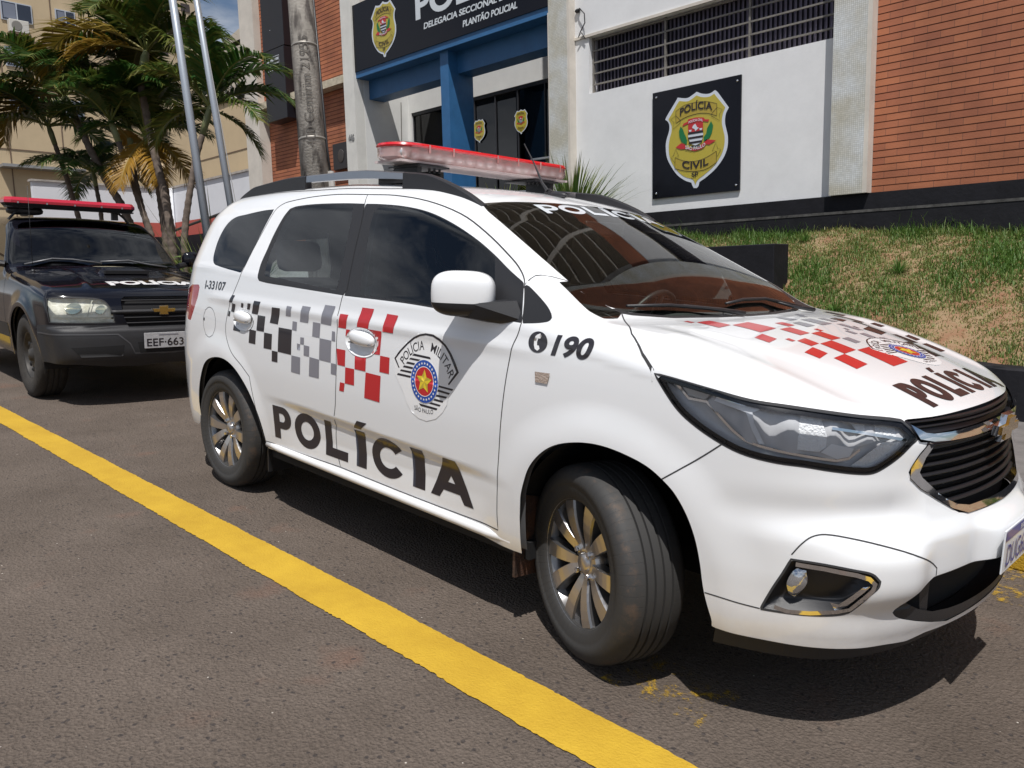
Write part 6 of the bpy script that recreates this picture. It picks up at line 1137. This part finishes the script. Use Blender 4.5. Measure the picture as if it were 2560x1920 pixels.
# ------------------------------------------------------------------ plants
PALM = leafmat('palm_leaf', (.030, .095, .018), (.36, .20, .03), 'dry', .3, .38); BARK = mat('palm_bark', (.13, .10, .08), rough=.9, var=.45, vscale=9, bump=.5, bscale=30); PET = leafmat('palm_stalk', (.17, .20, .05), (.36, .22, .06), 'dry', .1)
def setattr_dry(me, vals): a = me.attributes.new('dry', 'FLOAT', 'POINT'); a.data.foreach_set('value', np.asarray(vals, np.float32))
def palm(P, r, fronds, label, shaft=.5, seed=0, group='palms beside the police station'):
    R = random.Random(seed); base = Vector(P[-1]); gz_ = ground_z(base.x, base.y)+.1; low = Vector((base.x+(base.x-P[-2][0])*.5, base.y, gz_)); pts = [Vector(p) for p in P]+[low]; e = empty('palm_tree', low, label=label, cat='palm tree', group=group)
    pts = [p-low for p in pts][::-1]; fine = []
    for a, b in zip(pts[:-1], pts[1:]):
        k = max(2, int((b-a).length/.035)); fine += [a.lerp(b, i/k) for i in range(k)]
    fine.append(pts[-1]); nf = len(fine); rad = [r*(1.25-.35*i/nf)*(1.10 if i % 3 == 0 else .97) for i in range(nf)]
    g = G(); g.tube(fine, rad, 10); g.build('trunk', BARK, e, smooth=True)
    top = pts[-1]; d = (pts[-1]-pts[-2]).normalized(); g = G(); g.tube([top, top+d*shaft*.5, top+d*shaft], [r*1.0, r*1.15, r*.5], 10); cs = g.build('crownshaft', mat('crownshaft', (.20, .22, .10), rough=.5, var=.3, vscale=6), e, smooth=True)
    c0 = top+d*shaft*.75
    V = []; F = []; dr = []; SV = G(); sdry = []
    for (az_, el, L_, droop, dryness) in fronds:
        az_, el = math.radians(az_), math.radians(el); h = Vector((math.cos(az_), math.sin(az_), 0)); pos = c0.copy(); n_ = 26; pts_ = [pos.copy()]; dirs = []; e_ = el; sideways = R.uniform(-.25, .25)
        for i in range(n_):
            e_ = el-droop*(i/n_)**1.5; az2 = az_+sideways*(i/n_)**2; dd = Vector((math.cos(az2)*math.cos(e_), math.sin(az2)*math.cos(e_), math.sin(e_))); dirs.append(dd); pos = pos+dd*(L_/n_); pts_.append(pos.copy())
        dirs.append(dirs[-1]); SV.tube(pts_, [.016*(1-.8*i/n_)+.002 for i in range(n_+1)], 5, caps=False); sdry += [dryness*.7]*5*(n_+1)
        m_ = 66
        for j in range(m_):
            t = .16+.84*j/m_; ff = t*n_; i = min(int(ff), n_-1); p = pts_[i].lerp(pts_[i+1], ff-i); dd = dirs[i]; sidev = dd.cross(Vector((0, 0, 1))); sidev = sidev.normalized() if sidev.length > .05 else h.cross(Vector((0, 0, 1))); upv_ = sidev.cross(dd).normalized()
            ll = L_*.33*math.sin(PI*min(1, (t-.08)*.95)**.75)*R.uniform(.8, 1.12)+.05
            for sg in (-1, 1):
                if R.random() < .05: continue
                fwd = .55+.5*t+R.uniform(-.12, .12); upk = R.uniform(.22, .55); v = (sidev*sg+dd*fwd+upv_*upk).normalized(); drop = Vector((0, 0, -1))*ll*R.uniform(.18, .55)
                wv = dd*ll*.038+dd*.004; q1 = p+v*ll*.5+drop*.12; q2 = p+v*ll*.97+drop*.9; b = len(V); V += [tuple(p-wv*.6), tuple(p+wv*.6), tuple(q1+wv), tuple(q1-wv), tuple(q2)]; F += [(b, b+1, b+2, b+3), (b+3, b+2, b+4)]
                dv = min(1, max(0, dryness+R.gauss(0, .07)+.25*(t > .9)*R.random())); dr += [dv]*3+[dv, min(1, dv+.06)]
    o = mobj('crown', V, F, PALM, e); setattr_dry(o.data, dr); o['kind'] = 'stuff' if False else 'thing'; del o['kind']
    s = SV.build('frond_stalks', PET, e, smooth=True); setattr_dry(s.data, sdry)
    return e
def fr(n, seed, el=(20, 75), L_=(1.1, 1.5), droop=(1.0, 1.6), dry=.02, dryn=2):
    R = random.Random(seed); out = []
    for i in range(n):
        a = 360*i/n+R.uniform(-18, 18); E_ = R.uniform(*el); out.append((a, E_, R.uniform(*L_), R.uniform(*droop), max(0, R.gauss(dry, .08))))
    for i in range(dryn): out.append((R.uniform(0, 360), R.uniform(-35, 5), R.uniform(.9, 1.2), R.uniform(.8, 1.3), R.uniform(.7, 1.)))
    return out
palm([(-7.65, 1.95, 4.15), (-7.57, 1.88, 3.99), (-7.47, 1.89, 3.55), (-7.37, 1.9, 3.1), (-7.23, 1.94, 2.53), (-7.1, 1.95, 1.95)], .052,
     [(225, 38, 1.9, 2.3, .55), (205, 60, 1.5, 1.4, .1), (10, 62, 1.7, 2.0, .1), (35, 42, 1.6, 2.2, .12), (60, 70, 1.5, 1.2, .1), (150, 55, 1.5, 1.6, .1), (100, 78, 1.5, .8, .05), (330, 70, 1.5, 1.1, .05), (300, 50, 1.3, 1.8, .15), (245, 15, 1.3, 1.6, .75), (50, 5, 1.2, 1.3, .3), (170, 25, 1.4, 1.8, .35), (0, 20, 1.3, 1.6, .2)],
     'tallest palm, its crown reaching the top of the picture', .55, 1)
palm([(-7.73, 2.03, 3.0), (-7.62, 2.03, 2.8), (-7.55, 2.03, 2.38), (-7.45, 2.02, 1.89)], .055, fr(9, 2, (25, 78), (.9, 1.2), (1.0, 1.7), .05, 0)+[(20, -20, 1.1, 1.0, .8), (350, -30, 1.0, .9, .95), (300, -35, 1.0, .8, 1.)], 'palm with a hanging orange and red dead frond', .45, 2)
palm([(-6.40, 2.18, 3.15), (-6.43, 2.06, 2.78), (-6.45, 1.97, 2.39), (-6.46, 1.89, 2.02), (-6.45, 1.84, 1.7)], .042, [(20, 60, 1.3, 1.6, .05), (45, 30, 1.3, 1.5, .08), (70, 55, 1.3, 1.3, .05), (200, 62, 1.2, 1.5, .1), (160, 40, 1.1, 1.7, .1), (330, 72, 1.3, 1.2, .05), (260, 55, 1.1, 1.7, .15), (10, 10, 1.1, 1.2, .12), (40, -25, .95, .9, .15), (210, 5, 1.1, 1.5, .2)], 'slim palm nearest the flagpoles, fronds reaching to the brick wing', .5, 3)
palm([(-9.35, 1.56, 3.75), (-9.09, 1.66, 3.23), (-8.92, 1.76, 2.83), (-8.71, 1.89, 2.42), (-8.55, 1.97, 2.04)], .055, fr(12, 4, (25, 80), (1.2, 1.6), (1.0, 1.8), .03, 0)+[(215, 10, 1.5, 1.9, .6), (235, 30, 1.4, 2.4, .5)], 'leaning palm farthest left, behind the roof of the black car', .5, 4)
palm([(-7.95, 1.66, 3.20), (-7.85, 1.69, 2.95), (-7.67, 1.76, 2.38), (-7.5, 1.83, 1.88)], .042, fr(10, 5, (20, 80), (1.0, 1.35), (1.0, 1.7), .03, 1), 'palm in the middle of the clump with a mottled stem', .45, 5)
palm([(-8.25, 1.94, 3.2), (-8.15, 1.92, 2.73), (-8.03, 1.95, 2.25), (-7.93, 1.98, 1.89)], .040, fr(10, 6, (25, 78), (1.0, 1.3), (1.0, 1.6), .02, 0), 'thin dark stemmed palm behind the middle of the clump', .4, 6)
palm([(-9.6, 1.86, 2.75), (-9.47, 1.85, 2.41), (-9.43, 1.84, 2.16)], .035, fr(9, 7, (5, 65), (.85, 1.15), (1.0, 1.7), .02, 0), 'shortest palm, low crown just above the red light bar', .35, 7)
palm([(-8.9, 2.6, 3.9), (-8.75, 2.6, 3.0), (-8.65, 2.6, 2.2)], .045, fr(10, 8, (20, 80), (1.2, 1.6), (1.0, 1.7), .02, 0), 'palm at the back of the clump, full dark green crown', .5, 8)
palm([(-10.2, 1.5, 3.45), (-10.1, 1.6, 2.9), (-10.0, 1.7, 2.2)], .04, fr(9, 9, (10, 70), (1.1, 1.5), (1.0, 1.8), .05, 0), 'leftmost palm of the clump, mostly hidden behind the others', .4, 9)
# strap-leaved tufts
def tuft(name, c, n, L_, w, spread, label, cat, seed, m, stiff=.5, curl=.6):
    R = random.Random(seed); V = []; F = []; dr = []
    for i in range(n):
        a = R.uniform(0, 2*PI); e = R.uniform(spread, 1.45); l_ = L_*R.uniform(.6, 1.1); h = Vector((math.cos(a), math.sin(a), 0)); s_ = Vector((-h.y, h.x, 0))*w; pos = h*R.uniform(0, .06)*L_*2; ee = e; k = 6; b = len(V); dv = min(1, max(0, R.gauss(.15, .15)))
        for j in range(k+1):
            t = j/k; ww = s_*(1-t)**.6*(.6+t*1.2 if t < .3 else 1); V += [tuple(pos+ww), tuple(pos-ww)]; dr += [dv+.2*(t > .8)]*2; ee = e-curl*t*t*R.uniform(.6, 1.4); pos = pos+(h*math.cos(ee)+Vector((0, 0, 1))*math.sin(ee))*l_/k
        F += [(b+2*j, b+2*j+1, b+2*j+3, b+2*j+2) for j in range(k)]
    o = mobj(name, V, F, m); o.location = c; setattr_dry(o.data, dr); tag(o, label, cat, 'spiky plants' if cat == 'plant' else None); return o
SPK = leafmat('strap_leaf', (.05, .125, .025), (.35, .32, .10), 'dry', .25, .4)
tuft('spiky_plant', (-5.35, 1.75, .42), 130, 1.95, .012, .75, 'spiky green plant between the black car and the white car', 'plant', 11, SPK, curl=.7)
tuft('spiky_plant', (-6.0, 2.0, .45), 100, 1.6, .011, .6, 'spiky green plant at the foot of the palms', 'plant', 12, SPK, curl=.9)
tuft('spiky_plant', (-3.15, 6.0, 1.75), 300, 1.15, .019, .55, 'spiky plant behind the far end of the red light bar', 'plant', 13, SPK, curl=.5)
tuft('spiky_plant', (-4.6, 6.1, 1.6), 200, 1.1, .017, .5, 'spiky plant in front of the glass doors, seen under the light bar', 'plant', 14, SPK, curl=.5)
for (x, y, l_, s_, nm) in ((1.35, 5.75, .22, 21, 'broad tuft of weeds in the middle of the grass bank'), (1.0, 5.05, .17, 22, 'weeds beside the right end of the black block'), (2.6, 5.4, .15, 23, 'small weeds at the right of the grass bank'), (.05, 6.5, .16, 24, 'weeds against the black plinth')):
    tuft('weed_clump', (x, y, float(bank_z(x, y))-.01), 80, l_, .006, .35, nm, 'weeds', s_, leafmat('weed_leaf', (.08, .20, .035), (.30, .28, .10), 'dry', .3) if 'weed_leaf' not in bpy.data.materials else bpy.data.materials['weed_leaf'], curl=.9)
# shrubs at the foot of the palms: a stuff mass of leaves
n = 5000; c = np.array([-6.9, 2.0, .9]); q_ = rng.normal(0, 1, (n, 3)); q_ /= np.linalg.norm(q_, axis=1)[:, None]; q_ = c+q_*np.array([1.9, .5, .62])*rng.uniform(.3, 1.15, (n, 1)); s_ = .05*rng.uniform(.5, 1.3, n); a = rng.normal(0, 1, (n, 3)); a /= np.linalg.norm(a, axis=1)[:, None]; b_ = np.cross(a, rng.normal(0, 1, (n, 3))); b_ /= np.linalg.norm(b_, axis=1)[:, None]
V = np.stack([q_-a*s_[:, None], q_+b_*s_[:, None]*.35, q_+a*s_[:, None]*1.2, q_-b_*s_[:, None]*.35], 1).reshape(-1, 3); o = mobj('undergrowth', V, [(4*i, 4*i+1, 4*i+2, 4*i+3) for i in range(n)], SPK); setattr_dry(o.data, np.repeat(rng.uniform(0, .5, n), 4)); tag(o, kind='stuff')

# ------------------------------------------------------------------ poles
def concrete():
    m = mat('pole_concrete', (.30, .275, .24), rough=.9, col2=(.46, .43, .38), vscale=5, bump=.5, bscale=45, detail=9); nt = m.node_tree; p = nt.nodes['Principled BSDF']; l = nt.links.new
    t = N(nt, 'ShaderNodeTexCoord'); mp_ = N(nt, 'ShaderNodeMapping'); mp_.inputs['Scale'].default_value = (1, 1, .25); v = N(nt, 'ShaderNodeTexVoronoi'); v.inputs['Scale'].default_value = 55; n = N(nt, 'ShaderNodeTexNoise'); n.inputs['Scale'].default_value = 12; n.inputs['Detail'].default_value = 8
    a = N(nt, 'ShaderNodeMapRange'); a.inputs[1].default_value = .50; a.inputs[2].default_value = .66; a.inputs[4].default_value = .85; mi = N(nt, 'ShaderNodeMix', data_type='RGBA'); mi.inputs[7].default_value = (.07, .06, .055, 1)
    src = p.inputs['Base Color'].links[0].from_socket; l(t.outputs['Object'], mp_.inputs[0]); l(mp_.outputs[0], n.inputs[0]); l(n.outputs[0], a.inputs[0]); l(a.outputs[0], mi.inputs[0]); l(src, mi.inputs[6]); l(mi.outputs[2], p.inputs['Base Color']); return m
pt, pb = Vector((-3.27, 1.85, 4.01)), Vector((-3.02, 1.75, 2.23)); dv = (pb-pt).normalized(); b0 = pb+dv*((pb.z-ground_z(-2.8, 1.7)-.1)/-dv.z); tp_ = pt-dv*5
up_ = concrete(); e = empty('utility_pole', b0, label='round concrete utility pole in front of the brick wing', cat='pole'); g = G(); g.tube([Vector((0, 0, -.1)), tp_-b0], [.158, .095], 40); g.build('shaft', up_, e, smooth=True)
for k in (1.52, 2.35, 3.3): c_ = (tp_-b0).normalized()*k/abs((tp_-b0).normalized().z); g = G(); g.tube([c_-(tp_-b0).normalized()*.012, c_+(tp_-b0).normalized()*.012], .1575-.0075*k, 40); g.build('steel_band', mat('band_steel', (.30, .28, .25), rough=.5, metal=.5), e, smooth=True)
ax = (tp_-b0).normalized(); camd = Vector(cw)-b0; camd.z = 0; camd.normalize(); rgt = ax.cross(camd).normalized()
g = G(); g.tube([ax*0+rgt*.0+camd*.0+(rgt*-1)*-.0+(camd*.02)+rgt*.165, ax*1.7+camd*.02+rgt*.155], .026, 10); g.build('conduit', mat('old_conduit', (.32, .24, .17), rough=.8, var=.3, vscale=12), e, smooth=True)
g = G(); q0 = ax*1.95+camd*.04+rgt*.155; g.tube([q0-ax*.10, q0+ax*.10], .035, 8); g.build('fuse_box', mat('fuse_grey', (.42, .40, .37), rough=.6), e, auto=40); g = G(); g.tube([q0, ax*2.3+camd*.04+rgt*.14, ax*5+camd*.03+rgt*.115], .011, 8); g.build('cable', BLK, e, smooth=True)
V, F = text2d('400 Cemirim 21955', .0, 0, 1.); V = V.copy(); ln_ = V[:, 0].max(); V = V/ln_*1.12; ph_ = V[:, 1]/.14-.10; rr_ = .1475; o_ = []
for (u, _), p_ in zip(V, ph_): q_ = ax*(1.95+.35+u); rad_ = .158-.0068*(2.3+u)+.0015; o_.append(q_+(camd*math.cos(p_-.15)*-1*-1-rgt*math.sin(p_-.15)*-1*-1)*rad_)
mobj('pole_lettering', [tuple(p_) for p_ in o_], F, mat('cast_letter', (.10, .09, .08), rough=.9), e)
for nm, top_, bot_, r_, lb_ in (('flagpole', (-5.25, 1.40, 4.4), (-4.77, 1.38, 1.79), .043, 'pale grey metal flagpole, the left of the pair'), ('flagpole', (-5.05, 1.59, 4.4), (-4.60, 1.60, 2.11), .036, 'pale grey metal flagpole, the right of the pair with a rope')):
    a, b = Vector(top_), Vector(bot_); d_ = (b-a).normalized(); c_ = b+d_*((b.z-ground_z(b.x, b.y)-.1)/-d_.z); e = empty(nm, c_, label=lb_, cat='flagpole', group='flagpoles by the palms'); g = G(); g.tube([Vector((0, 0, 0)), a-d_*2.5-c_], [r_*1.15, r_*.9], 20); g.build('pole', mat('galvanised', (.36, .40, .45), rough=.45, metal=.35), e, smooth=True)
    if r_ < .04: g = G(); g.tube([Vector((.05, -.05, 1.0)), a-d_*2-c_+Vector((.05, -.05, 0))], .005, 5); g.build('rope', mat('rope', (.3, .3, .3)), e)
    g = G(); g.tube([Vector((0, 0, 0)), Vector((0, 0, .06))], .10, 16); g.build('base', BLKW, e)

# ------------------------------------------------------------------ neighbours
APT = mat('beige_render', (.50, .39, .245), rough=.85, var=.07, vscale=.7, bump=.1, bscale=10); WINF = mat('window_frame_white', (.42, .45, .50), rough=.5); WIND = mat('dark_window', (.03, .035, .05), rough=.15, coat=.5); CURT = mat('curtain', (.16, .18, .23), rough=.8); JNT = mat('render_joint', (.16, .11, .075), rough=.9)
# boundary wall of the neighbour: white above a red band, turning the corner
bw = empty('boundary_wall', (-23.6, 9.0, 1.2), label='white boundary wall with a red band at its foot', cat='wall'); g = G(); O_ = (-23.6, 9., 1.2)
WB = mat('boundary_white', (.66, .67, .70), rough=.8, var=.04, vscale=1.5); RBD = mat('boundary_red', (.42, .085, .065), rough=.8, var=.08, vscale=2)
def ob(par, O_, name, m, *b, **k):
    g = G()
    for q_ in b: g.box(q_[0]-O_[0], q_[1]-O_[0], q_[2]-O_[1], q_[3]-O_[1], q_[4]-O_[2], q_[5]-O_[2])
    return g.build(name, m, par, **k)
ob(bw, O_, 'wall_panel', WB, (-23.45, -13.9, 9.0, 9.2, 3.35, 4.50), (-23.8, -23.58, 4.75, 8.85, 3.33, 4.47)); ob(bw, O_, 'red_band', RBD, (-23.45, -13.9, 8.995, 9.2, 2.85, 3.35), (-23.8, -23.575, 4.75, 8.85, 2.85, 3.33)); ob(bw, O_, 'dark_base', BLKW, (-23.45, -13.9, 8.9, 9.25, .6, 2.85), (-23.8, -23.5, 4.75, 8.9, .6, 2.85))
ob(bw, O_, 'cap', mat('wall_cap', (.36, .33, .30), rough=.9, var=.3, vscale=6), (-23.5, -13.9, 8.95, 9.25, 4.50, 4.56), (-23.85, -23.53, 4.7, 8.9, 4.47, 4.53))
g = G(); g.tube([(.12, -.12, -.6), (.12, -.12, 3.30)], .14, 20); g.build('corner', WB, bw, smooth=True)
bb = empty('annex_building', (-20, 9.6, 1.2), label='plain beige annex wall rising behind the white boundary wall', cat='building'); O_ = (-20, 9.6, 1.2)
ob(bb, O_, 'wall', APT, (-24.4, -13.95, 9.45, 16, .8, 6.85)); ob(bb, O_, 'joint', JNT, (-24.4, -13.95, 9.435, 9.45, 5.30, 5.325)); ob(bb, O_, 'cap', CREAM, (-24.5, -13.95, 9.40, 9.6, 6.85, 6.93))
# apartment block on the left: its side wall faces the street
ap = empty('apartment_building', (-44.8, 14, 1.0), label='large beige apartment block on the left with windows and air conditioners', cat='building'); O_ = (-44.8, 14, 1.0)
ob(ap, O_, 'wall', APT, (-60, -44.8, -8, 17.95, 0, 24)); ob(ap, O_, 'joint', JNT, *[(-44.8, -44.77, -8, 17.95, z, z+.05) for z in (5.5, 8.6, 11.95, 14.35, 17.3)], *[(-44.8, -44.77, y, y+.05, 4, 24) for y in (9.6, 12.2, 15.0)])
WN = []
for y0, y1, z0, z1 in ((9.9, 11.25, 15.3, 16.15), (9.9, 11.3, 12.98, 13.86), (9.88, 11.2, 10.75, 11.55), (12.5, 13.38, 15.6, 16.27), (12.6, 13.4, 13.1, 13.9), (12.6, 13.4, 10.7, 11.5), (15.9, 16.6, 15.4, 16.0), (15.9, 16.6, 13.0, 13.7), (15.9, 16.6, 10.7, 11.3), (9.9, 11.25, 17.7, 18.5), (12.5, 13.38, 18.0, 18.7), (7.0, 8.4, 12.98, 13.86), (7.0, 8.4, 15.3, 16.15)):
    w = ob(ap, O_, 'window', WINF, (-44.80, -44.74, y0-.06, y1+.06, z0-.06, z1+.06)); ob(w, (0, 0, 0), 'pane', WIND, (-44.73-O_[0], -44.725-O_[0], y0-O_[1], y1-O_[1], z0-O_[2], z1-O_[2])); ob(w, (0, 0, 0), 'curtain', CURT, (-44.724-O_[0], -44.72-O_[0], y0+.05-O_[1], (y0+y1)/2-.05-O_[1], z0+.05-O_[2], z1-.05-O_[2])); ob(w, (0, 0, 0), 'mullion', WINF, (-44.72-O_[0], -44.70-O_[0], (y0+y1)/2-.03-O_[1], (y0+y1)/2+.03-O_[1], z0-O_[2], z1-O_[2]))
ob(ap, O_, 'awning', mat('tin_awning', (.25, .25, .25), rough=.6), (-44.8, -43.9, 9.0, 13.0, 7.6, 7.75))
def ac(c, par_label, k=1.):
    e = empty('air_conditioner', c, label=par_label, cat='air conditioner', group='air conditioners on the apartment blocks'); g = G(); g.box(0, .35*k, -.4*k, .4*k, 0, .55*k); g.build('casing', mat('ac_white', (.55, .53, .48), rough=.6), e, bevel=.03)
    g = G(); g.lathe([(.0, .01), (.20*k, .01), (.22*k, 0)], 20, 'x', (.352*k, -.1*k, .28*k)); g.build('fan_grille', mat('ac_fan', (.20, .19, .17), rough=.7), e); g = G(); g.box(0, .35*k, -.45*k, .45*k, -.08*k, -.02*k); g.build('shelf', JNT, e)
ac((-44.78, 10.55, 14.62), 'air conditioner under the top left apartment window', 1.15)
a2_ = empty('apartment_building', (-60, 26, 1.0), label='second beige apartment block, partly hidden behind the tallest palm', cat='building'); O_ = (-60, 26, 1.)
ob(a2_, O_, 'wall', mat('beige_render_pale', (.47, .38, .26), rough=.85, var=.06, vscale=.6), (-74, -60, 18, 27.7, 0, 32))
for y0, y1, z0, z1 in ((24.5, 25.1, 21.95, 22.3), (24.5, 24.95, 20.75, 21.1), (26.4, 27.1, 20.6, 21.1), (25.2, 25.5, 22.9, 23.2), (24.5, 25.1, 19.3, 19.7), (26.4, 27.1, 18.9, 19.5), (24.5, 25.1, 17.9, 18.3), (26.4, 27.1, 22.9, 23.5), (24.5, 25.1, 23.4, 23.8)):
    w = ob(a2_, O_, 'window', mat('dark_brown_window', (.06, .045, .04), rough=.4), (-60.0, -59.95, y0, y1, z0, z1))
ac((-59.95, 25.15, 21.75), 'upper air conditioner on the second apartment block', .7); ac((-59.95, 25.0, 20.55), 'lower air conditioner on the second apartment block', .7)
fb_ = empty('distant_building', (-88, 45, 1.0), label='distant pale apartment building with gabled roof and rows of windows', cat='building'); O_ = (-88, 45, 1.)
FW = mat('distant_wall', (.50, .44, .36), rough=.9, var=.05, vscale=.4); ob(fb_, O_, 'wall', FW, (-100, -78, 45, 60, 0, 30.0)); g = G(); g.prism([(-12, 0, 29), (-5, 0, 29), (-4.9, 0, 29.0), (2.1, 0, 30.2), (10, 0, 28.8), (10, 0, 28)], (0, 14, 0)); g.prism([(-12, .01, 29), (-6.4, .01, 30.6), (-4.0, .01, 29.2)], (0, 12, 0)); g.build('roof', FW, fb_)
DW = mat('distant_window', (.12, .10, .10), rough=.5)
for z in (26.5, 24.7, 22.9, 28.3):
    for i in range(13):
        x = -97+i*1.35
        if z > 28 and i % 3: continue
        ob(fb_, O_, 'window', DW, (x, x+(.9 if i % 4 == 0 else .55), 44.95, 45.0, z-.45, z+.45))
ob(fb_, O_, 'ledge', CREAM, (-99, -78, 44.9, 45.05, 27.35, 27.45))
# pavement across the street (behind the camera) so the paint and glass have a street to mirror
tag(sheet('pavement_far', -60, 60, -14, -11, .15, SIDEW), kind='structure')
# wires crossing on the left
e = empty('overhead_cables', (-20, 0, 9), label='dark overhead cables crossing the apartment block at the upper left', cat='cables')
for i, (a, b) in enumerate((((-26, -2, 6.6), (-14, 5.5, 10.2)), ((-26, -2, 7.6), (-14, 5.5, 11.0)), ((-24, -2, 7.1), (-13, 5.0, 10.6)))):
    P = [Vector(a).lerp(Vector(b), t)-Vector((0, 0, .5*math.sin(PI*t)))-Vector((-20, 0, 9)) for t in np.linspace(0, 1, 14)]; g = G(); g.tube(P, .014, 5); g.build('cable', BLK, e, smooth=True)
